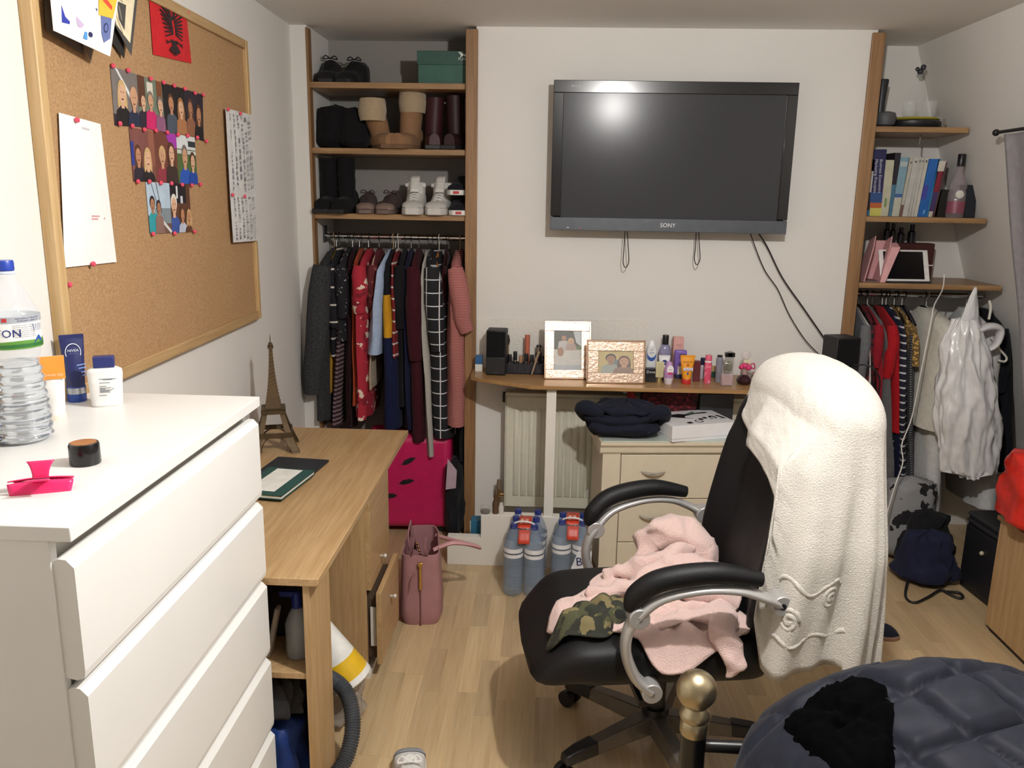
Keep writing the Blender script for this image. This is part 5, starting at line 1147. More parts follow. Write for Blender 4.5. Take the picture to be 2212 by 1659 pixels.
def garment(name, label, cat, x0, x1, ztop, zbot, ht, mats, ry=4.14, yf=.19, sleeve=0, group=None, seed=0, flare=1.0, ragged=.0, bands=None, sl_x=0, yb=None, fold=.007, slr=.034, neck=.045):
    """cloth hung edge-on from a rail: a flat folded body, one sleeve hanging at the front shoulder"""
    O = V((x0, ry, ztop)); b = MB(mats if not isinstance(mats, list) else mats[0]); K = 18; N = 22; rings = []
    yb = yb or yf
    for k in range(K):
        u = k/(K - 1); z = -(ztop - zbot)*u; drop = min(1, (-z)/.075); wy0 = neck + (yf - neck)*drop**.8; wy1 = neck + (yb - neck)*drop**.8
        tx = ht*(.35 + .65*min(1, u*3.0)**.7)*(1 + (flare - 1)*u); cx_ = (x1 - x0)*u + .006*nz(u*3 + seed, seed)
        r = []
        for j in range(N):
            a = 2*pi*j/N; yy_ = sin(a)*(wy0 if sin(a) < 0 else wy1); f = fold*(sin(yy_*70 + seed*3 + u*2.5) + .7*nz(yy_*22 + seed, u*5))*min(1, u*4)
            r.append(V((cx_ + tx*math.copysign(abs(cos(a))**.7, cos(a)) + f, yy_ - .012*u*nz(seed, u*2), z + (ragged*nz(yy_*14, seed) if k == K - 1 else 0))))
        rings.append(r)
    if bands:             # (height fraction, material) blocks of colour
        cuts = [0] + [int(c_*(K - 1)) for c_, _ in bands] + [K - 1]; ms = [mats] + [m_ for _, m_ in bands]
        for i in range(len(ms)):
            b.m(ms[i]); b.loft(rings[cuts[i]:cuts[i+1] + 1], cap=False)
    else: b.loft(rings, cap=True)
    t = thing(name, label, cat, O, 0, group); t.matrix_basis = Matrix.Identity(4)
    b.build('body', t, ang=75)
    if sleeve:
        b = MB(mats if not isinstance(mats, list) else mats[1]); pts = []
        for k in range(6):
            u = k/5; pts.append(V((sl_x*u + .012*nz(seed + u*3, 2), -yf + .012 - .012*sin(pi*u), -.07 - sleeve*u)))
        b.tube(pts, [slr*.8, slr, slr*1.05, slr, slr*.9, slr*.8], 12, sub=3); b.build('sleeve', t, ang=75)
    return place(t, O)
def gx(px, py, Y=3.95): return at(px, py, Y).x
def gz(px, py, Y=3.95): return at(px, py, Y).z
PX = .00226
BLKH = C('#1a1a1c', .45); WOODH = C('#c9a77a', .5); WHH = C('#e4e0d4', .45)
GR = 'garments on the left alcove rail'
knit = lambda c_: C(c_, .95, kind='fabric', sc=160, bs=.8)
LG = [
 ('wool_coat', 'speckled charcoal wool coat nearest the wall on the left rail', 'coat', 703, 701, 905, 13, spots('#1c1c1f', '#4c4c50', 420, .56), 3.885, .62, -.068, 1.1, None),
 ('trousers', 'grey trousers hanging low behind the speckled coat', 'trousers', 704, 698, 922, 9, C('#4a4b4e', .9, kind='fabric'), 3.99, 0, 0, 1, None),
 ('cardigan', 'black cardigan with white edge stripes on the left rail', 'cardigan', 714, 722, 770, 9, stripes('#14141c', '#d8cfc4', .085, .90), 3.95, .30, .01, 1, None),
 ('vest_top', 'mustard yellow top glimpsed below the black cardigan', 'top', 713, 712, 852, 5, C('#c9971f', .9, kind='fabric'), 3.97, 0, 0, 1, None),
 ('blouse', 'black blouse with small white flowers on the left rail', 'blouse', 738, 738, 735, 12, spots('#131318', '#c9c6cc', 75, .68), 3.94, .25, 0, 1, None),
 ('striped_dress', 'long maroon and grey horizontally striped dress', 'dress', 734, 724, 925, 8, stripes('#2c1a22', '#8a6f76', .022, .5), 3.955, 0, 0, 1, None),
 ('dress', 'long dark wine dress beside the striped dress', 'dress', 748, 752, 930, 10, C('#2a1016', .9, kind='fabric'), 3.965, 0, 0, 1, None),
 ('skirt', 'rust orange skirt hanging beside the red floral dress', 'skirt', 764, 768, 878, 6, C('#a5482a', .85, kind='fabric'), 3.95, 0, 0, 1.2, None),
 ('floral_dress', 'red dress with large white flowers on the left rail', 'dress', 782, 783, 902, 15, spots('#a32033', '#dcc8b6', 20, .62, '#7a1626'), 3.90, .22, -.005, 1.1, None),
 ('blouse', 'maroon patterned blouse above the red floral dress', 'blouse', 803, 799, 692, 11, spots('#5a1c22', '#8a4a3c', 40, .60), 3.95, .2, 0, 1, None),
 ('denim_shirt', 'pale blue denim shirt flaring at its hem on the left rail', 'shirt', 829, 810, 762, 9, C('#a3b5d2', .85, kind='fabric'), 3.885, 0, 0, 2.2, None),
 ('slip', 'narrow beige slip showing below the denim shirt', 'slip', 804, 800, 842, 4, C('#bfae98', .8, kind='fabric'), 3.94, 0, 0, 1, None),
 ('block_dress', 'dress in black, mustard and navy colour blocks', 'dress', 835, 845, 928, 9, C('#15151a', .9, kind='fabric'), 3.925, 0, 0, 2.6, [(.27, C('#c58f22', .85, kind='fabric')), (.49, C('#141a3a', .9, kind='fabric'))]),
 ('sports_top', 'red sports top with white side stripes on the left rail', 'top', 846, 855, 772, 5, stripes('#7d1d24', '#d6cfc6', .055, .84), 3.93, 0, 0, 1.2, None),
 ('jacket', 'black jacket between the red sports top and the navy dress', 'jacket', 862, 868, 880, 9, C('#18161a', .9, kind='fabric'), 3.96, .3, 0, 1, None),
 ('dress', 'dark navy dress left of the long wine coloured one', 'dress', 876, 882, 932, 10, C('#171a34', .9, kind='fabric'), 3.95, 0, 0, 1.1, None),
 ('long_cardigan', 'long wine coloured cardigan in the middle of the left rail', 'cardigan', 893, 906, 955, 18, knit('#3c131c'), 3.93, .45, .01, 1.1, None),
 ('jumper_dress', 'pale grey ribbed knit dress hanging to knee level', 'dress', 913, 930, 985, 8, stripes('#97938c', '#b5b1a8', .006, .5, 0), 3.92, 0, 0, 1.3, None),
 ('spotted_top', 'black top with white squiggles high on the left rail', 'top', 924, 930, 625, 10, spots('#16161c', '#cfcfd6', 60, .66), 3.955, 0, 0, 1, None),
 ('checked_dress', 'black dress with a white windowpane check', 'dress', 934, 957, 945, 22, plaid('#131318', '#d3d3d6', .062), 3.925, .40, .03, 1.25, None),
 ('belt', 'tan leather belt looped over a hanger on the left rail', 'belt', 938, 952, 632, 3, C('#a8743c', .5, kind='leather'), 3.94, 0, 0, 1, None),
 ('long_skirt', 'dark maroon skirt reaching lowest on the left rail', 'skirt', 955, 952, 1028, 11, C('#3a1218', .9, kind='fabric'), 3.99, 0, 0, 1, None),
 ('striped_jumper', 'red and cream fine-striped jumper beside the oak trim', 'jumper', 985, 987, 918, 25, stripes('#8c3a3c', '#b98a82', .0075, .55), 3.90, .30, .055, 1.1, None),
 ('trousers', 'black trousers hanging behind the striped jumper', 'trousers', 1000, 998, 1000, 8, C('#151518', .9, kind='fabric'), 3.97, 0, 0, 1, None)]
for i, (nm, lab, cat, pt, pb_, py, hp_, mt, yfr, sl, slx, fl, bands) in enumerate(LG):
    xa, xb = gx(pt, 560, 3.96), gx(pb_, py, 3.96); zb = gz(pb_, py, 3.95)
    g_ = garment(nm, lab, cat, xa, xb, RZL - .058, zb, hp_*PX, mt, RYL, RYL - yfr, sl, GR, i*1.37, fl, .012, bands, slx, yb=.15, slr=.022 + hp_*.0009 + (.02 if i == 0 else 0))
    hm = WOODH if i in (0, 12, 22) else (WHH if i in (13, 20) else BLKH)
    hl = {'C': ''}
    hanger(xa, RYL, RZL, hm, ' '.join((('wooden' if hm is WOODH else 'white' if hm is WHH else 'black') + ' hanger holding the ' + lab).split()[:16]), 'hangers on the left alcove rail', .16)
for px in (722, 757, 772, 792, 815, 851, 885, 902, 968):
    hanger(gx(px, 520, 4.1), RYL, RZL, CHROME, ' '.join(('spare chrome hanger beside the ' + min(LG, key=lambda g: abs(g[3] - px))[1]).split()[:16]), 'spare hangers on the left alcove rail', .15)
# low clutter at the alcove floor beside the suitcase
sack('dark_holdall', 'black holdall squashed at the bottom of the left alcove', 'bag', (-.44, 4.02, 0), .055, .16, .40, C('#1b1c20', .8, kind='fabric'), 21, top=.9)
b = MB(C('#b9a3ad', .6)); b.prism([(0, 0, 0), (.05, 0, .01), (.055, 0, .10), (.01, 0, .16)], (0, .006, 0)); b.build('gift_wrap', label='folded pinkish wrapping paper above the black holdall', cat='paper', M=Matrix.Translation((-.475, 3.86, .28)))
b = MB(C('#2a6b8c', .5)); b.box(-.335, -.285, 3.70, 3.76, 0, .19); b.build('blue_carton', label='small blue carton behind the stepped white pipe box', cat='carton', bev=.002)
# ---------------------------------------------------------------- right alcove: shelves
for z, lab, tri in ((2.033, 'uppermost wooden shelf of the right alcove', 0), (1.636, 'wooden book shelf of the right alcove', 0), (1.332, 'lowest wooden shelf of the right alcove above the rail', .06)):
    b = MB(OAKX); xr = rx(z) - .01
    b.prism([(1.425, YB - .002, z), (1.425, D + .032, z), (1.456, D + .03, z), (1.456, D, z), (xr - .01, D - tri*.3, z), (xr - .004, D + .03, z), (xr - .004, YB - .002, z)], (0, 0, -.024)); b.build('alcove_shelf', label=lab, cat='shelf', bev=.002, group='shelves of the right alcove')
R1, R2, R3 = 2.033, 1.636, 1.332
def rxp(px, py, Y): return at(px, py, Y).x
# top shelf: tray with decanter and glasses, black pepper mill, grey bowl
q = V((rxp(1972, 260, 4.10), 4.10, R1))
b = MB(C('#1a1b20', .4)); b.lathe([(.10, 0), (.115, .004), (.122, .016), (.122, .030), (.114, .036), (.108, .032), (.0005, .030)], q, 36); b.build('round_tray', label='black round tray on the uppermost right shelf', cat='tray')
b = MB(C('#c2b23c', .6)); b.lathe([(.112, .0), (.122, .006), (.112, .012)], q + V((-.004, .01, .0365)), 30); b.build('yellow_mat', label='yellow round mat on the black tray', cat='mat')
GLS = film('#dfe4e2', .10, .03); q2 = q + V((.0, .0, .0485))
t = thing('glass_decanter', 'clear conical glass decanter with a dark stopper on the black tray', 'decanter', q2)
b = MB(GLS); b.lathe([(.055, 0), (.060, .006), (.056, .02), (.020, .165), (.013, .185), (.015, .20)], q2 + V((.02, .03, 0)), 28, cap=False); b.build('glass', t)
b = MB(C('#33343a', .4)); o = q2 + V((.02, .03, .195)); b.ball(o + V((0, 0, .015)), .014, 10); b.ball(o + V((.012, 0, .034)), .013, 10); b.ball(o + V((-.014, 0, .026)), .010, 8); b.build('stopper', t)
for k, dx in enumerate((-.045, .045)):
    b = MB(GLS); b.lathe([(.024, 0), (.030, .004), (.033, .07), (.0335, .072), (.031, .07), (.028, .006)], q2 + V((dx, -.055, 0)), 24); b.build('drinking_glass', label=('left drinking glass on the black tray', 'right drinking glass on the black tray')[k], cat='glass', group='glasses on the black tray')
q = V((rxp(1910, 250, 4.05), 4.06, R1)); t = thing('pepper_mill', 'dark blue-black flared vase at the left of the uppermost right shelf', 'vase', q)
b = MB(C('#23252c', .45)); b.lathe([(.022, 0), (.020, .05), (.019, .12), (.026, .215), (.024, .22)], q + V((.0, .05, 0)), 20); b.build('vase_body', t)
b = MB(C('#4a4c50', .6)); b.lathe([(.02, 0), (.040, .01), (.048, .04), (.040, .062), (.02, .068)], q + V((-.01, -.055, 0)), 24); b.build('grey_bowl', label='grey rounded bowl in front of the dark vase', cat='bowl')
q = V((rxp(2030, 260, 4.05) + .0, 4.08, R1)); b = MB(GLS); b.lathe([(.018, 0), (.022, .05), (.018, .055)], q, 18); b.build('tea_light_glass', label='tiny tea-light glass at the right of the black tray', cat='glass')
b = MB(C('#7a6a50', .5)); b.lathe([(.004, 0), (.004, .045)], q + V((.03, -.01, 0)), 8); b.build('incense_stick', label='short brown stick stub beside the tea-light glass', cat='stick')
b = MB(C('#6a6258', .4, .6)); b.tube([(rxp(2000, 300, 4.0), 4.06, R1 - .026), (rxp(2000, 300, 4.0), 4.06, R1 - .07), (rxp(2004, 300, 4.0), 4.05, R1 - .085)], .003, 6); b.build('hook', label='small metal hook under the uppermost right shelf', cat='hook')
# books
YBk = 4.12
BOOKS = [  # px left/right at the bottom, px left/right at the top, py top, colours and print
 (1869, 1877, 1882, 1890, 345, '#20242e', 'tall black paperback at the left end of the right book shelf', [('#d5d2c8', .05, .95, .42, .80), ('#3f7fb0', 0, 1, 0, .10)]),
 (1878, 1902, 1886, 1916, 322, '#2a2a58', 'thick navy textbook with white spine title and orange foot', [('#35558e', 0, 1, .20, .36), ('#c8693a', 0, 1, .12, .20), ('#d6cf6a', 0, 1, 0, .12)]),
 (1902, 1918, 1913, 1934, 346, '#c9c6ae', 'cream book with a green mark low on its spine', [('#7a9a5a', .35, .6, .16, .32)]),
 (1919, 1925, 1934, 1947, 330, '#2a2630', 'thin black book tilted behind the pale blue ones', [('#4f7a94', 0, 1, 0, .5)]),
 (1926, 1941, 1946, 1964, 339, '#86a9ba', 'pale blue book with a cream lower half', [('#c9c8b8', 0, 1, 0, .32), ('#4a6aa0', 0, 1, .32, .38), ('#c3ccca', .1, .9, .84, .92)]),
 (1942, 1948, 1966, 1973, 341, '#c2bfb2', 'slim pale grey book right of the pale blue one', [('#5a5a5c', .35, .75, .90, .94), ('#7c5a50', 0, 1, 0, .2)]),
 (1949, 1960, 1974, 1986, 341, '#c7c6c0', 'white book, first of the white volumes', [('#5a5a5c', .35, .7, .92, .95)]),
 (1961, 1967, 1986, 1992, 341, '#bcbdb6', 'white book, second of the white volumes', [('#5a5a5c', .3, .7, .93, .96)]),
 (1968, 1973, 1992, 1998, 341, '#cac8be', 'white book, third of the white volumes', [('#5a5a5c', .3, .7, .93, .96)]),
 (1974, 1981, 1999, 2007, 341, '#cfcdc0', 'white book beside the bright blue volume', [('#4a4a4c', .3, .7, .92, .96)]),
 (1982, 2000, 2008, 2030, 343, '#2a6ab8', 'bright blue thick book on the right book shelf', [('#4a4aa8', .0, .5, .3, .55), ('#7ab0d8', .55, .75, .05, .12)]),
 (2001, 2004, 2028, 2033, 343, '#3a86b0', 'thin teal book beside the bright blue one', []),
 (2005, 2014, 2029, 2044, 348, '#8a2c3c', 'crimson and white paperback leaning at the right of the books', [('#d8d2c4', 0, 1, .82, 1.0), ('#4a3a6a', 0, 1, .1, .45), ('#cfcaba', 0, .9, 0, .1)]),
 (2015, 2018, 2042, 2047, 350, '#5c4448', 'slim brown book last in the leaning row', [])]
for k, (l0, r0, l1, r1, pt, colr, lab, prn) in enumerate(BOOKS):
    yF = YBk; A, B_ = at(l0, 466, yF), at(r0, 466, yF); A1, B1 = at(l1, pt, yF), at(r1, pt, yF); z1 = A1.z
    A.z = B_.z = R2 + .0005; A1.z = B1.z = z1
    d_ = .15 + .02*(k % 3); t = thing('book', lab, 'book', A, group='books on the right alcove shelf')
    b = MB(C(colr, .45)); off = V((0, d_, 0))
    b.hexa([A, B_, B_ + off, A + off, A1, B1, B1 + off, A1 + off])
    cov = b.build('cover', t, flat=True)
    i = .0012; b = MB(C('#e3ddcc', .8)); e = (B_ - A).normalized()*i
    b.hexa([A + e + V((0, .004, .0)), B_ - e + V((0, .004, 0)), B_ - e + off*1.002, A + e + off*1.002, A1 + e + V((0, .004, .0012)), B1 - e + V((0, .004, .0012)), B1 - e + off*1.002 + V((0, 0, .0012)), A1 + e + off*1.002 + V((0, 0, .0012))]); b.build('pages', t, flat=True)
    if prn or k == 1:
        b = MB()
        f = lambda u, v: (A*(1-u) + B_*u)*(1-v) + (A1*(1-u) + B1*u)*v + V((0, -.0006, 0))
        for (c_, u0, u1, v0, v1) in prn: b.m(C(c_, .5)); b.add([f(u0, v0), f(u1, v0), f(u1, v1), f(u0, v1)], [(0, 1, 2, 3)])
        if k == 1:
            Wd = (A1 - A).normalized(); Ud = V((1, 0, 0)); 
            for st, uu in (('Business Economics', .58), ('Marketing Principles', .22)): b.text(st, f(uu, .60), -Wd, Ud, .017, C('#dcdce6', .5), N=(0, -1, 0), width=.155)
        b.build('spine_print', cov, flat=True)
t = thing('gin_bottle', 'clear pinkish spirit bottle with a black and white cap beside the books', 'bottle')
b = MB(film('#b3a6aa', .38, .04)); b.lathe([(.036, 0), (.039, .006), (.039, .11), (.036, .125), (.040, .14), (.030, .175), (.0155, .20), (.0145, .235)], n=28); b.build('glass', t)
b = MB(C('#17171a', .35)); b.lathe([(.016, .232), (.017, .236), (.017, .285), (.015, .288)], n=20); b.build('cap', t)
b = MB(C('#d9d6cf', .4)); b.ball((-.004, -.036, .105), .02, 14, 1, .3, 1); b.build('medallion', t)
b = MB(C('#8a4a5a', .4)); b.lathe([(.0394, .02), (.0394, .075)], n=28, cap=False); b.build('label_band', t)
place(t, (rxp(2062, 460, 4.05), 4.05, R2))
b = MB(C('#171a26', .4)); b.box(-.038, .038, -.03, .03, 0, .15); b.build('gift_carton', label='dark navy carton at the right end of the book shelf', cat='carton', bev=.002, M=Matrix.Translation((rxp(2088, 460, 4.06), 4.09, R2)) @ Matrix.Rotation(rad(-4), 4, 'Z'))
b = MB(C('#2b2722', .6)); b.box(-.045, .03, -.02, .02, 0, .13); b.build('dark_carton', label='black-brown carton standing behind the spirit bottle', cat='carton', bev=.002, M=Matrix.Translation((rxp(2040, 460, 4.2) + .015, 4.22, R2)))
# lowest shelf: pink pouch, tablet, perfume row, red box
PKM = C('#dba7a8', .5, kind='leather'); t = thing('pink_holder', 'pale pink leather magazine holder leaning at the left of the lowest right shelf', 'holder')
for nm, o0, o1 in (('side_panel', -.028, -.022), ('side_panel', .045, .051)):
    b = MB(PKM); b.prism([(o0 + .0, -.075, 0), (o0 + .0, .075, 0), (o0 + .045, .075, .19), (o0 + .045, -.02, .215), (o0 + .03, -.06, .16)], (o1 - o0, 0, 0)); b.build(nm, t, bev=.003)
b = MB(PKM); b.hexa([(.0 - .026, .065, 0), (.05, .065, 0), (.05, .075, 0), (-.026, .075, 0), (.02, .065, .19), (.095, .065, .19), (.095, .075, .19), (.02, .075, .19)]); b.build('back_panel', t, bev=.002)
b = MB(PKM); b.hexa([(.045, -.078, 0), (.070, -.078, 0), (.070, .0, 0), (.045, .0, 0), (.085, -.06, .165), (.125, -.06, .165), (.125, .0, .185), (.085, .0, .185)]); b.build('front_flap', t, bev=.004)
b = MB(C('#6a5552', .6)); b.box(-.02, .044, -.06, .06, 0, .006); b.build('base', t)
place(t, (rxp(1872, 600, 4.04), 4.05, R3), rad(-6))
t = thing('tablet', 'white tablet computer with a black screen propped on the lowest right shelf', 'tablet')
b = MB(C('#e9e7e4', .3)); b.box(-.118, .118, 0, .008, 0, .155); b.build('case', t, bev=.004, seg=3)
b = MB(C('#0d0d10', .08)); b.box(-.098, .092, -.0012, .002, .010, .145); b.build('screen', t)
b = MB(C('#d9d7d4', .3)); b.cyl((.116, .004, .08), (.14, .004, .08), .003); b.build('charging_plug', t)
place(t, (rxp(1955, 600, 4.0), 3.99, R3 + .008), rad(4), rad(-22))
b = MB(C('#26262c', .6)); b.box(-.10, .10, -.03, .09, 0, .008); b.build('tablet_folio', label='dark folio lying under the white tablet', cat='folio', bev=.002, M=Matrix.Translation((rxp(1962, 605, 4.0), 4.01, R3)) @ Matrix.Rotation(rad(4), 4, 'Z'))
b = MB(C('#4a2420', .4)); b.box(-.10, .10, -.04, .04, 0, .175); b.build('red_box', label='dark red lacquered box behind the tablet', cat='box', bev=.004, M=Matrix.Translation((rxp(1968, 560, 4.22), 4.24, R3)))
for k, (px, h_, w_) in enumerate(((1920, .10, .014), (1948, .095, .013), (1966, .075, .016), (1990, .09, .018))):
    t = thing('scent_bottle', ('slim black scent bottle, leftmost behind the tablet', 'slim black scent bottle, second behind the tablet', 'short dark scent bottle in the middle behind the tablet', 'wide dark scent bottle, rightmost behind the tablet')[k], 'scent bottle', group='scent bottles behind the tablet')
    b = MB(C('#1b1a1f', .2)); b.lathe([(w_, 0), (w_, h_*.6), (w_*.5, h_*.68)], n=16); b.build('flask', t)
    b = MB(C('#2c2a30', .25, .5)); b.lathe([(w_*.6, h_*.68), (w_*.6, h_)], n=14); b.build('cap', t)
    place(t, (rxp(px, 520, 4.12), 4.235 if k else 4.235, R3 + .175) if k else (rxp(px, 520, 4.12), 4.12, R3 + .09)) if k else place(t, (rxp(px, 520, 4.2) - .0, 4.235, R3 + .175))
# rail
RYR, RZR = 4.14, 1.262
t = thing('clothes_rail', 'chrome clothes rail across the right alcove', 'rail', (1.8, RYR, RZR))
b = MB(CHROME); b.cyl((1.424, RYR, RZR), (rx(RZR) - .02, RYR, RZR), .0125, n=16); b.build('rail', t)
b = MB(C('#5a5a5c', .3, .8)); b.box(1.421, 1.428, RYR - .025, RYR + .025, RZR - .03, RZR + .04); b.build('end_bracket', t)
GR2 = 'garments on the right alcove rail'
RG_ = [
 ('grey_coat', 'grey coat nearest the breast on the right rail', 'coat', 1868, 1858, 1195, 11, C('#6c6c70', .9, kind='fabric'), 3.93, .45, -.01, 1.0),
 ('white_shirt', 'white shirt edge beside the grey coat on the right rail', 'shirt', 1872, 1876, 1160, 4, C('#d9d6ce', .8, kind='fabric'), 3.92, 0, 0, 1.0),
 ('check_shirt', 'dark red and black checked shirt on the right rail', 'shirt', 1884, 1886, 1060, 9, spots('#5a141c', '#16121a', 30, .5), 3.95, .35, 0, 1.1),
 ('red_shirt', 'plain red shirt left of the grey sleeve on the right rail', 'shirt', 1896, 1903, 970, 6, C('#8c1c28', .9, kind='fabric'), 3.94, .2, .01, 1.2),
 ('grey_jumper', 'grey jumper with a pale striped sleeve on the right rail', 'jumper', 1902, 1921, 1055, 10, C('#5d5d5e', .95, kind='fabric'), 3.93, 0, 0, 1.6),
 ('red_jacket', 'bright red jacket in the middle of the right rail', 'jacket', 1930, 1938, 935, 11, C('#a3161f', .8, kind='fabric'), 3.94, .25, .0, 1.2),
 ('barred_tee', 'navy top with white bars on the right rail', 'top', 1948, 1946, 1112, 10, stripes('#14162a', '#c9c9cc', .036, .78), 3.915, 0, 0, 1.1),
 ('grey_stripe_dress', 'dark grey finely striped dress behind the navy barred top', 'dress', 1968, 1966, 1100, 7, stripes('#2a2a2e', '#7d7d80', .012, .6), 3.945, 0, 0, 1.1),
 ('trousers', 'dark navy trousers hanging lowest on the right rail', 'trousers', 1940, 1950, 1255, 15, C('#161a36', .9, kind='fabric'), 3.965, 0, 0, 1.4),
 ('gold_scarf', 'gold beaded scarf hung on the right rail', 'scarf', 1963, 1978, 790, 7, spots('#6a5330', '#c9a25a', 90, .55), 3.93, 0, 0, 1.2),
 ('grey_trousers', 'grey trouser leg hanging under the white coat', 'trousers', 1985, 1972, 1220, 7, C('#4c4e52', .9, kind='fabric'), 4.0, 0, 0, 1.0),
 ('white_coat', 'cream white coat left of the plastic bag on the right rail', 'coat', 2035, 2018, 922, 38, C('#dcd8cc', .75, kind='fabric'), 3.82, .0, -.02, 1.15),
 ('white_dress', 'long white dress below the cream coat on the right rail', 'dress', 2030, 2010, 1100, 24, C('#cfcecb', .8, kind='fabric'), 3.90, 0, 0, 1.15),
 ('pale_coat', 'pale grey coat right of the plastic bag on the right rail', 'coat', 2125, 2125, 1095, 30, C('#d2d2d2', .8, kind='fabric'), 3.90, .28, .05, 1.0),
 ('black_coat', 'black coat at the right end of the right rail', 'coat', 2160, 2168, 1020, 20, C('#15161c', .9, kind='fabric'), 3.92, .3, .03, 1.25)]
for i, (nm, lab, cat, pt, pb_, py, hp_, mt, yfr, sl, slx, fl) in enumerate(RG_):
    xa, xb = gx(pt, 690, 3.96), gx(pb_, py, 3.96); zb = gz(pb_, py, 3.95)
    zt = RZR - .058
    garment(nm, lab, cat, xa, xb, zt, zb, hp_*PX, mt, RYR, RYR - yfr, sl, GR2, 40 + i*1.7, fl, .012, None, slx, yb=.15, slr=.022 + hp_*.0006, fold=.010)
    if xa < rx(RZR) - .03:
        hm = WHH if i in (1, 4, 11, 13) else BLKH
        hanger(xa, RYR, RZR, hm, ' '.join((('white' if hm is WHH else 'black') + ' hanger holding the ' + lab).split()[:16]), 'hangers on the right alcove rail', .16)
for px in (1860, 1878, 1890, 1912, 1920, 1938, 1955):
    hanger(gx(px, 665, 4.1), RYR, RZR, CHROME, ' '.join(('spare chrome hanger beside the ' + min(RG_, key=lambda g: abs(g[3] - px))[1]).split()[:16]), 'spare hangers on the right alcove rail', .15)
# white plastic carrier bag hung in front of the coats
PB = MB(C('#e6e5e5', .2, kind='plain', v=.03)); c0 = at(2085, 850, 3.78)
def pbag(u, v):
    a = 2*pi*u; py = 690 + v*340; cen_ = at(2083 + 10*v, py, 3.80)
    wpx = (20 + 42*min(1, v*2.2)**.8 - 14*max(0, v - .8)*5*.6) if v < .97 else 14
    k = .018*nz(cos(a)*2.4, sin(a)*2.4, v*4) + .030*(.35 - abs(nz(cos(a)*2.6 + 7, sin(a)*2.6, v*4.5))) + .014*(.35 - abs(nz(cos(a)*6, sin(a)*6 + 3, v*11)))
    return cen_ + V((((wpx + 12*nz(v*5, 3.3))*.00216 + k)*cos(a), (.03 + .045*sin(pi*min(1, v*.9 + .05)) + k)*sin(a), -.008*nz(a*3, v)))
PB.grid(110, 60, pbag, True)
t = thing('carrier_bag', 'white glossy plastic carrier bag hanging before the right rail clothes', 'bag', c0); PB.build('bag_body', t, ang=180)
b = MB(C('#e3e1e2', .25, v=.03)); 
def ear(u, v):
    cen_ = at(2092 + 14*v, 715 - 95*v, 3.80); wpx = (22*(1 - v)**.8 + 1.5)
    return cen_ + V(((u - .5)*2*wpx*.00216, -.012*sin(pi*u) + .008*nz(u*4, v*5), 0))
b.grid(12, 12, ear); b.build('handle_peak', t, solid=.002, ang=180)
b = MB(C('#d5d3d4', .3, v=.03)); b.tube([at(2100, 720, 3.81), at(2135, 705, 3.80), at(2160, 712, 3.80), at(2150, 745, 3.80), at(2120, 760, 3.81)], [.03, .034, .03, .026, .02], 12, sub=4, flat=.5); b.build('handle_fold', t, ang=180)
t2 = thing('coat_hanger', 'thick white hanger arm poking out by the carrier bag', 'hanger', at(2140, 728, 3.84))
b = MB(WHH); b.tube([at(2137, 650, 3.95), at(2140, 665, 3.93), at(2136, 690, 3.92)], .006, 8, sub=3); b.build('hook', t2)
b = MB(WHH); b.tube([at(2140, 728, 3.84), at(2160, 755, 3.84), at(2174, 772, 3.84), at(2170, 781, 3.84), at(2155, 778, 3.84)], .005, 8, sub=4); b.build('arm', t2)
# white charging lead falling from the tablet shelf to the floor
b = MB(C('#dad8d2', .4)); b.tube([at(2040, 592, 3.96), at(2036, 625, 3.93), at(2018, 660, 3.86), at(2010, 700, 3.84), at(1990, 800, 3.80), at(1970, 900, 3.78), at(1948, 960, 3.76), at(1950, 1000, 3.74), at(1930, 1060, 3.70), at(1905, 1150, 3.66), at(1890, 1215, 3.62)], .0028, 7, sub=6); b.build('charging_lead', label='long white charging lead falling past the right clothes', cat='cable')
b = MB(C('#d0cec8', .4)); b.tube([V((1.36, 3.60, .20)), V((1.42, 3.56, .12)), V((1.50, 3.55, .10)), V((1.545, 3.57, .13)), V((1.48, 3.58, .18)), V((1.42, 3.57, .16)), V((1.47, 3.54, .08)), V((1.54, 3.52, .06)), V((1.43, 3.5, .012)), V((1.36, 3.46, .01))], .003, 7, sub=6); b.build('tangled_lead', label='tangled white leads behind the chair towel near the floor', cat='cable')
# ---------------------------------------------------------------- office chair
CHX = Matrix.Translation((.374, 2.335, 0)) @ Matrix.Rotation(rad(188), 4, 'Z'); CHI = CHX.inverted()
LEA = C('#0e0e10', .55, kind='leather', v=.08); SIL = C('#b4b2b0', .36, .45, v=.03); STAR = C('#6b645c', .4, .4); PL = C('#17171a', .45)
ch = thing('office_chair', 'black leather office chair with silver arms facing the desk', 'chair')
for k in range(5):
    a = rad(213 + 72*k - 188); R3x = Matrix.Rotation(a, 4, 'Z')
    b = MB(STAR); b.M = R3x; b.loft([[V((x, y*w_, z0 + h_*zz)) for y, zz in ((-1, 0), (1, 0), (.7, 1), (-.7, 1))] for x, w_, z0, h_ in ((.03, .034, .075, .055), (.15, .030, .075, .045), (.27, .026, .07, .035), (.335, .022, .064, .026))]); b.build('base_leg', ch, bev=.004)
    b = MB(PL); b.M = R3x; b.loft([[V((x, y*w_, z0 + h_*zz)) for y, zz in ((-1, 0), (1, 0), (.75, 1), (-.75, 1))] for x, w_, z0, h_ in ((.235, .029, .074, .040), (.30, .027, .07, .037), (.345, .022, .066, .028))]); b.build('foot_pad', ch, bev=.006)
    b = MB(PL); b.M = R3x
    for s in (-1, 1): b.cyl((.335, s*.010, .029), (.335, s*.028, .029), .028, n=18)
    b.cyl((.325, 0, .03), (.325, 0, .072), .009); b.build('caster', ch)
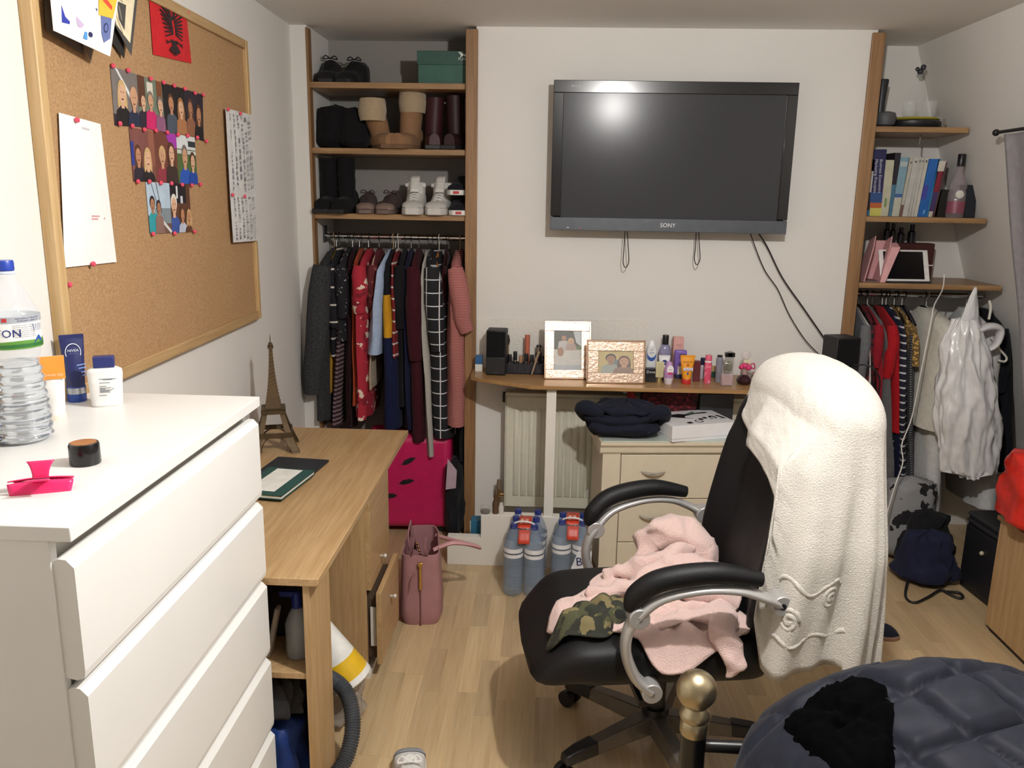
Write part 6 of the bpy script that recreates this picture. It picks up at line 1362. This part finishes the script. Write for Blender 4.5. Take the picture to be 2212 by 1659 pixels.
b = MB(PL); b.cyl((0, 0, .07), (0, 0, .15), .042, n=20); b.cyl((0, 0, .15), (0, 0, .36), .030, n=18); b.build('gas_lift', ch)
b = MB(PL); b.box(-.12, .14, -.10, .10, .335, .375); b.build('tilt_mechanism', ch, bev=.01)
b = MB(LEA); rings = []
for k in range(17):
    u = k/16; x = -.27 + .70*u
    zt = .505 + .02*sin(pi*u) - (.16*max(0, (u - .80)/.20)**2.2); zb = .375 - (.01 if u < .8 else .03*((u - .8)/.2)); hw_ = .275*(1 - .30*max(0, (u - .72)/.28)**2.5) - (.05*max(0, (.08 - u)/.08))
    if u > .97: zt, zb = .40, .37
    rings.append([V((x, hw_*math.copysign(abs(cos(q))**.45, cos(q)), (zt + zb)/2 + (zt - zb)/2*math.copysign(abs(sin(q))**.6, sin(q)) - .018*(abs(cos(q)) < .5)*(sin(q) > 0)*(1 - abs(cos(q))*2)*.6)) for q in [2*pi*j/28 for j in range(28)]])
b.loft(rings); b.build('seat', ch, sub=1, ang=180)
def bkx(z): return -.275 - .02*max(0, z - .35) - .22*max(0, z - .62)**1.25
def bkw(z):
    T_ = [(.33, .15), (.38, .20), (.5, .245), (.7, .268), (.9, .258), (1.05, .245), (1.15, .225), (1.215, .16), (1.235, .08)]
    for (a, p), (c_, q) in zip(T_, T_[1:]):
        if z <= c_: return p + (q - p)*(z - a)/(c_ - a)
    return .05
b = MB(LEA); rings = []
for k in range(22):
    z = .332 + .90*k/21; w_ = bkw(z); xc = bkx(z); th = .05 if .4 < z < 1.18 else .03; r = []
    for j in range(17):
        s = -1 + 2*j/16; seam = -.014*math.exp(-((abs(s) - .42)/.07)**2) - .014*math.exp(-((z - .78)/.018)**2)*(abs(s) < .45) - .012*math.exp(-((z - 1.02)/.018)**2)
        r.append(V((xc + th + .075*abs(s)**3*(1 if z < 1.05 else max(0, (1.2 - z)/.15)) - .05*max(0, abs(s) - .88)/.12 + seam + .012*cos(s*pi*.5), s*w_, z)))
    for j in range(9):
        s = 1 - 2*j/8; r.append(V((xc - th + .04*abs(s)**3, s*w_*.97, z)))
    rings.append(r)
b.loft(rings); b.build('backrest', ch, sub=1, ang=180)
def toL(px, py, Y): return CHI @ at(px, py, Y)
armp = [toL(*q) for q in ((1405, 1490, 2.03), (1372, 1462, 2.025), (1352, 1410, 2.02), (1356, 1365, 2.02), (1378, 1330, 2.02), (1432, 1292, 2.015), (1520, 1274, 2.015), (1600, 1276, 2.02), (1650, 1290, 2.03), (1684, 1302, 2.05))]
padp = [toL(*q) for q in ((1362, 1318, 2.02), (1372, 1288, 2.02), (1415, 1258, 2.015), (1480, 1243, 2.015), (1560, 1238, 2.02), (1645, 1252, 2.03))]
for s in (1, -1):
    f = lambda p: V((p.x, p.y*s, p.z))
    b = MB(SIL); b.tube([f(p) for p in armp], [.028, .027, .025, .025, .027, .021, .019, .019, .022, .026], 12, sub=5, flat=.6); b.build('arm_frame', ch, ang=75)
    for i in (0, 4, 9):
        p = f(armp[i]); b = MB(SIL); b.cyl(p - V((0, .024, 0)), p + V((0, .024, 0)), .0285, n=22); dd = b.build('arm_pivot', ch, bev=.003)
        b = MB(PL if i == 9 else C('#a5a3a0', .3, .8)); b.cyl(p + V((0, s*.0235, 0)), p + V((0, s*.0255, 0)), .009 if i == 9 else .006, n=14); b.build('bolt', dd)
    b = MB(LEA); b.tube([f(p) for p in padp], [.018, .029, .031, .031, .029, .020], 14, sub=5, flat=.95); b.build('arm_pad', ch, ang=75)
    b = MB(PL); p = f(armp[0]); b.box(p.x - .03, p.x + .03, min(p.y, s*.05), max(p.y, s*.05), .345, .365); b.build('arm_bracket', ch)
place(ch, (.374, 2.335, 0), rad(188))
# towel thrown over the backrest
TWL = C('#d6d0c6', .95, kind='terry', v=.03, sc=230)
def hem(a):              # a in degrees, 0 = chair front, 90 = side towards the camera
    a = (a + 180) % 360 - 180
    if -75 <= a <= 50: return 1.05 - .12*max(0, (a + 40)/90)
    if 50 < a < 57: t_ = (a - 50)/7; return .93*(1 - t_) + .47*t_
    if 57 <= a <= 70: return .445
    if 70 < a <= 94: return .445 + .035*((a - 70)/24)
    if a > 94: return .48 - .12*min(1, (a - 94)/4)
    if a <= -120: return .70
    return .70 + (1.05 - .70)*((a + 120)/45)
def twl(u, v):
    a = 2*pi*u; ad = u*360; ca, sa = cos(a), sin(a); zh = hem(ad); cx_ = -.415
    top_z = 1.262
    if v < .4:
        r = v/.4; R_ = sin(r*pi/2); z = top_z - .115*(1 - cos(r*pi/2)) - .045*abs(sa)*r*r
        dr_ = 0
    else:
        t_ = (v - .4)/.6; R_ = 1; z0 = top_z - .115 - .045*abs(sa); z = z0 + (zh - z0)*t_; dr_ = (z0 - z)
    A_ = .125 + .0*dr_*(ca < 0) + .05*min(.3, dr_); B_ = .292 + .17*min(.32, dr_)
    amp = .035*min(1, dr_*2.0)*(.15 if -75 < (ad + 180) % 360 - 180 < 50 else 1)
    w_ = amp*(.55*sin(a*11 + 2*dr_) + .6*nz(ca*3.2, sa*3.2, dr_*1.5) + .35*sin(a*23))
    e = .72
    x = cx_ + (A_*R_ + w_*.6)*math.copysign(abs(ca)**e, ca) + .10*(1 - min(1, dr_*3))*0 ; y = (B_*R_ + w_)*math.copysign(abs(sa)**e, sa)
    x += (.11 - .055*max(0, (ca - .6)/.4))*min(1, dr_/.10)*max(0, min(1, (ca - .15)*3))*(1 if ad < 57 else .6 if ad < 200 else .25)
    x += .13*max(0, dr_ - .15)*(sa > .3)*max(0, min(1, (ca + .35)*2))
    fr = .0022*noise.fractal(V((x*40, y*40, z*40)), 1, 2, 2)
    return V((x + fr, y + fr, z + fr))
b = MB(TWL); b.grid(150, 48, twl, True)
t = thing('bath_towel', 'white terry bath towel draped over the office chair back', 'towel'); b.build('towel_cloth', t, solid=.006, ang=180, sub=0)
b = MB(C('#d6d0c6', .95, kind='terry', v=.03, sc=230))
def onp(ad, z):
    u = ad/360; zh = hem(ad); z0 = 1.262 - .115 - .045*abs(sin(2*pi*u)); t_ = (z - z0)/(zh - z0); p = twl(u, .4 + .6*max(0, min(1, t_))); o = V((p.x + .42, p.y, 0)).normalized(); return p - o*.0035
for (ac, zc, rr) in ((66, .62, .034), (82, .68, .032)):
    pts = [onp(ac + (rr*(1 - k/26)*cos(k*.55))*110, zc + rr*(1 - k/26)*sin(k*.55)) for k in range(24)]; b.tube(pts, .0085, 8, sub=2)
b.tube([onp(58 + k*1.6, .545 + .012*sin(k*.6) + .03*(k/22)) for k in range(23)], .0085, 8, sub=2); b.tube([onp(58 + k*1.6, .71 + .02*sin(k*.5)) for k in range(20)], .0085, 8, sub=2)
b.build('embossed_scrolls', t, ang=180)
t.matrix_basis = CHX
# dressing gown and camouflage trousers on the seat
PKR = C('#e3c3bb', .95, kind='terry', v=.05, sc=260)
def seatz(x, y):
    z = .515
    if y > .255: z -= min(.075, (y - .255)*1.5)
    if x > .33: z -= min(.10, (x - .33)*1.5)
    return z
def gown(u, v):
    a = 2*pi*u; r = 1 - v; R_ = .215 + .035*sin(a*3 + 1) + .025*sin(a*5 + .6); x = .055 + R_*1.15*cos(a)*r; y = .055 + R_*1.05*sin(a)*r*(1.12 if sin(a) > 0 else 1.0)
    g = math.exp(-(((x + .07)/.14)**2 + ((y + .02)/.14)**2))*.065
    ridg = .016*(1 - abs(sin(x*22 + y*34 + 4*nz(x*7, y*7))))*min(1, v*5) + .012*(1 - 2*abs(nz(x*20, y*16, 5))) - .006
    return V((x + .010*nz(y*20, x*9), y + .010*nz(x*20, 4, y*9), seatz(x, y) + .012 + (g + ridg)*min(1, v*4 + .15)))
gn_ = thing('dressing_gown', 'crumpled pale pink fleece dressing gown on the chair seat', 'dressing gown')
b = MB(PKR); b.grid(110, 44, gown, True); b.build('gown_cloth', gn_, solid=.008, ang=180)
for nm, pts, rr_, fl_ in (('collar_fold', [(.03, -.14, .575), (.0, -.155, .635), (-.05, -.14, .672), (-.11, -.12, .665), (-.15, -.09, .61), (-.14, -.05, .57)], [.03, .05, .052, .052, .05, .036], .85),
        ('cloth_fold', [(.16, -.10, .545), (.07, -.07, .575), (-.03, -.04, .615), (-.12, .0, .605), (-.19, .04, .555)], [.022, .036, .046, .05, .036], .7),
        ('cloth_fold', [(.24, .0, .535), (.13, .03, .556), (.0, .06, .585), (-.11, .09, .58), (-.18, .13, .548)], [.016, .028, .04, .046, .034], .7),
        ('cloth_fold', [(.10, -.02, .56), (.02, .0, .60), (-.05, -.06, .63), (-.09, -.09, .63)], [.02, .035, .04, .03], .65),
        ('cloth_fold', [(.10, .20, .535), (.02, .19, .55), (-.08, .20, .556), (-.16, .22, .545)], [.018, .028, .034, .026], .6),
        ('sleeve', [(-.13, .13, .555), (-.11, .21, .56), (-.105, .27, .525), (-.115, .295, .465), (-.12, .300, .425)], [.045, .046, .042, .032, .022], .5)):
    pp = [V(q) for q in pts]; b = MB(PKR); b.tube(pp, rr_, 16, sub=7, flat=fl_)
    b.v = [tuple(V(q) + V((nz(q[0]*19, q[1]*19, q[2]*19), nz(q[1]*19, q[2]*19 + 5, q[0]*15), nz(q[2]*19, q[0]*19, 9 + q[1]*15)))*.024 + V((0, 0, .012*abs(nz(q[0]*45, q[1]*45, q[2]*45))))) for q in b.v]; b.build(nm, gn_, ang=180)
gn_.matrix_basis = CHX
def camo():
    M, n = newmat('camouflage'); vec = n.coord((1, 1, .6)); a = n.noise(vec, 17, 2); c_ = n.noise(vec, 23, 2.5); d_ = n.noise(vec, 13, 2)
    col = n.mix(n.math('GREATER_THAN', a, .52), '#3f4028', '#23241c'); col = n.mix(n.math('GREATER_THAN', c_, .57), col, '#6d6242'); col = n.mix(n.math('GREATER_THAN', d_, .62), col, '#151512')
    n.set(Base_Color=col, Roughness=.9); n.bump(n.noise(vec, 300, 2), .3); return M
def cam_(u, v):
    a = 2*pi*u; r = 1 - v; R_ = .095 + .024*sin(a*2 + .4) + .012*sin(a*5); x = .225 + R_*1.25*cos(a)*r; y = .135 + R_*1.0*sin(a)*r
    z = seatz(x, y) + .006 + (.035*(1 - r**2.4) + .022*abs(nz(x*22 + 9, y*18)) + .014*abs(sin(x*40 + y*30)))*min(1, v*4 + .2)
    return V((x, y, z))
b = MB(camo()); b.grid(64, 24, cam_, True); b.build('camouflage_trousers', label='crumpled camouflage trousers at the front of the chair seat', cat='trousers', solid=.005, ang=180, M=CHX)

# ---------------------------------------------------------------- bed foot with brass knob, quilted coat
bd = thing('bed', 'bed with a black tubular foot rail and brushed brass ball knobs', 'bed', (1.0, .6, 0))
BRS = C('#ada083', .34, 1.0, kind='brushed', v=.06); BKM = C('#0e0e10', .28)
PY_ = 1.52
for xk in (.325, 1.62):
    b = MB(BKM); b.cyl((xk, PY_, 0), (xk, PY_, .645), .0265, n=24); b.build('post', bd)
    b = MB(BRS); b.lathe([(.0275, .630), (.029, .634), (.029, .655), (.0255, .661), (.031, .667), (.0325, .673), (.030, .680), (.021, .692)], (xk, PY_, 0), 32); b.build('collar', bd)
    b = MB(BRS); b.ball((xk, PY_, .728), .0415, 32); b.build('ball_knob', bd)
for z in (.60, .30): b = MB(BKM); b.cyl((.325, PY_, z), (1.62, PY_, z), .0135, n=16); b.build('foot_rail', bd)
for k in range(6): b = MB(BKM); b.cyl((.51 + .185*k, PY_, .30), (.51 + .185*k, PY_, .60), .008, n=10); b.build('spindle', bd)
for xk in (.35, 1.595): b = MB(BKM); b.box(xk - .015, xk + .015, -.45, PY_, .26, .33); b.build('side_rail', bd)
b = MB(C('#e4e0da', .9, kind='fabric')); b.box(.37, 1.575, -.45, PY_ - .05, .30, .50); b.build('mattress', bd, bev=.04, seg=4)
QC = C('#171a24', .65, kind='fabric', v=.12, bs=.25, sc=90); QD = C('#0b0c10', .7, kind='fabric', v=.12, bs=.25, sc=90)
def mound(x, y):
    u, v = (x - .86)/.50, (y - 1.33)/.42
    r = (abs(u)**2.4 + abs(v)**2.4)**(1/2.4)
    z = .505 + .285*max(0, 1 - r**2.6)**.62
    z += .035*math.exp(-(((x - .78)/.16)**2 + ((y - 1.46)/.12)**2)) - .03*math.exp(-(((x - 1.12)/.05)**2 + ((y - 1.50)/.3)**2))
    return z, r
def quilt(x, y):
    s = .118; xx, yy_ = x + .012*nz(x*6, y*6), y + .012*nz(y*6, x*6 + 4)
    a = abs(sin(pi*(xx*.86 + yy_*.5)/s)); c_ = abs(sin(pi*(xx*.35 - yy_*.94)/(s*1.15)))
    return .030*min(1, a*2.2)**.55*min(1, c_*2.2)**.55 + .006*nz(x*22, y*22)
def coat(u, v):
    a = 2*pi*u; r = (1 - v)*1.0; x = .86 + .50*math.copysign(abs(cos(a))**.83, cos(a))*r; y = 1.33 + .42*math.copysign(abs(sin(a))**.83, sin(a))*r
    z, rr = mound(x, y); z -= .10*max(0, (r - .93)/.07)
    return V((x, y, z + quilt(x, y)))
ct = thing('quilted_coat', 'dark navy quilted coat heaped over the bed foot', 'coat', (.86, 1.33, .5))
b = MB(QC); b.grid(180, 80, coat, True); b.build('quilted_shell', ct, ang=180)
b = MB(C('#040405', 1.0, kind='fabric', v=.2, sc=160, sheen=0, spec=.02))
def hood(u, v):
    a = 2*pi*u; r = 1 - v; x = .565 + (.080 + .02*sin(3*a) + .012*nz(a*5, 3))*cos(a)*r + .10*0; y = 1.36 + (.15 + .02*sin(2*a + 1) + .01*nz(a*6, 9))*sin(a)*r
    z, _ = mound(x, y); return V((x, y, z + .8*quilt(x, y) + .006 + .014*min(1, v*5) + .010*noise.fractal(V((x*55, y*55, 3)), 1, 2, 2)))
b.grid(60, 20, hood, True); b.build('fur_collar', ct, ang=180)
b = MB(QD)
def slv(u, v):
    p0 = [V((1.02, 1.58, .62)), V((1.18, 1.60, .70)), V((1.38, 1.56, .69)), V((1.60, 1.48, .62))]
    t_ = u*3; i = min(2, int(t_)); q = p0[i].lerp(p0[i+1], t_ - i); a = 2*pi*v
    rr = .085*(1 - .25*abs(u - .4)) + .010*abs(sin(u*pi*7)) + .006*nz(u*9, a)
    return q + V((0, rr*.9*cos(a), rr*sin(a)))
b.grid(60, 24, slv); b.build('sleeve', ct, ang=180)

# ---------------------------------------------------------------- right-hand corner
cb2 = thing('low_cabinet', 'low beech cabinet at the right edge under the red bag', 'cabinet', (2.0, 2.75, 0))
b = MB(DWZ); b.box(1.833, 2.20, 2.30, 3.19, .02, .47); b.build('carcass', cb2, bev=.002)
b = MB(DWZ); b.box(1.826, 2.22, 2.28, 3.205, .47, .488); b.build('top', cb2, bev=.002)
b = MB(C('#3a2a1c', .8)); b.box(1.842, 2.19, 2.32, 3.17, 0, .02); b.build('plinth', cb2)
sack('red_bag', 'crumpled bright red carrier bag on the low beech cabinet', 'bag', (1.90, 3.03, .489), .14, .15, .31, C('#d2281c', .35, v=.08), 31, top=.92, rough=.03)
b = MB(C('#e0b9b4', .7)); 
b.grid(12, 8, lambda u, v: V((1.81 + .2*u, 2.93 + .16*v, .802 + .03*sin(pi*v) + .012*nz(u*5, v*5)))); b.build('tissue_paper', label='pale pink tissue paper on top of the red bag', cat='paper', solid=.002, ang=180)
kb = thing('black_cabinet', 'small black cabinet with a pale knob under the hanging coats', 'cabinet', (2.1, 3.55, 0))
A0, A1 = atz(2072, 1262, 0), atz(2120, 1300, 0); dn = (A1 - A0).normalized(); nn = V((-dn.y, dn.x, 0)); nn = nn if nn.x > 0 else -nn
A1 = A0 + dn*.30
b = MB(C('#16171b', .4)); b.prism([A0, A1, A1 + nn*.30, A0 + nn*.30], (0, 0, .36)); b.build('carcass', kb, bev=.003)
b = MB(C('#1b1c20', .4)); q = -nn*.012; b.prism([A0 + dn*.01 + V((0, 0, .03)), A1 - dn*.01 + V((0, 0, .03)), A1 - dn*.01 + q + V((0, 0, .03)), A0 + dn*.01 + q + V((0, 0, .03))], (0, 0, .27)); dd = b.build('door', kb, bev=.002)
b = MB(C('#b9b39a', .4)); b.ball((A0 + A1)/2 + q*1.6 + V((0, 0, .22)), .010, 12); b.build('knob', dd)
for z in (.315, .345): b = MB(C('#45474c', .35, .5)); b.prism([A0 + V((0, 0, z)), A1 + V((0, 0, z)), A1 + q*.6 + V((0, 0, z)), A0 + q*.6 + V((0, 0, z))], (0, 0, .012)); b.build('edge_strip', kb)
sack('printed_bag', 'grey shopping bag with black splashes below the white coats', 'bag', (1.775, 3.86, 0), .125, .08, .42, spots('#8d8d8e', '#17171a', 11, .60), 51, top=.9, rough=.015)
sack('clothes_pile', 'pile of dark navy clothes on the floor under the right rail', 'clothes', (1.765, 3.62, 0), .14, .11, .24, C('#1e2138', .9, kind='fabric'), 61, top=.55, rough=.04)
sack('clothes_pile', 'black garment bunched behind the navy pile under the right rail', 'clothes', (1.80, 3.70, .03), .13, .09, .27, C('#1a1a1d', .95, kind='fabric'), 67, top=.5, rough=.04)
b = MB(BLKH); hpq = [atz(1962, 1250, .03), atz(1956, 1288, .006), atz(1975, 1302, .006), atz(2005, 1290, .008), atz(2032, 1274, .012), atz(2050, 1283, .01), atz(2072, 1292, .008), atz(2080, 1288, .01), atz(2070, 1280, .012), atz(2045, 1278, .012)]; b.tube(hpq, .006, 8, sub=4); b.build('fallen_hanger', label='black coat hanger fallen on the floor before the navy pile', cat='hanger', ang=70)
shoe('canvas_shoe', 'dark navy shoe on the floor right of the hanging towel', (1.315, 3.10, 0), rad(84), .25, .046, .045, .075, .08, C('#1b1d2b', .8, kind='fabric'), C('#8a6a58', .6), None, None, None, .018)
shoe('trainer', 'white and grey trainer on the floor at the bottom picture edge', (-.365, 2.10, 0), rad(190), .26, .05, .06, .10, .115, C('#cfcdca', .7, kind='fabric'), C('#dad8d4', .6), C('#e6e4e0', .7), C('#8d9096', .6), None, .025)
# curtain on the right wall
cu = thing('curtain', 'plain pale grey curtain hung on the sloping right wall', 'curtain', (1.85, 3.0, 2.0))
CT0 = at(2156, 285, 3.58)
b = MB(C('#9c989c', .95, kind='fabric', sheen=.05))
def crt(u, v):
    y = 3.57 - 1.5*u; z = CT0.z - .01 - v*1.45; x = CT0.x + .02 + (.215*v*1.45)*.98 + .018*sin(u*40 + .8*v)*(.4 + .6*v) + .01*nz(u*9, v*3)
    return V((x, y, z))
b.grid(110, 24, crt); b.build('curtain_cloth', cu, solid=.003, ang=180)
b = MB(C('#17171a', .4)); b.cyl((CT0.x + .01, 3.60, CT0.z), (CT0.x + .01, 1.9, CT0.z), .007, n=10); b.build('curtain_rod', cu)
b = MB(C('#17171a', .4)); b.ball((CT0.x + .01, 3.615, CT0.z), .014, 12); b.build('rod_finial', cu)
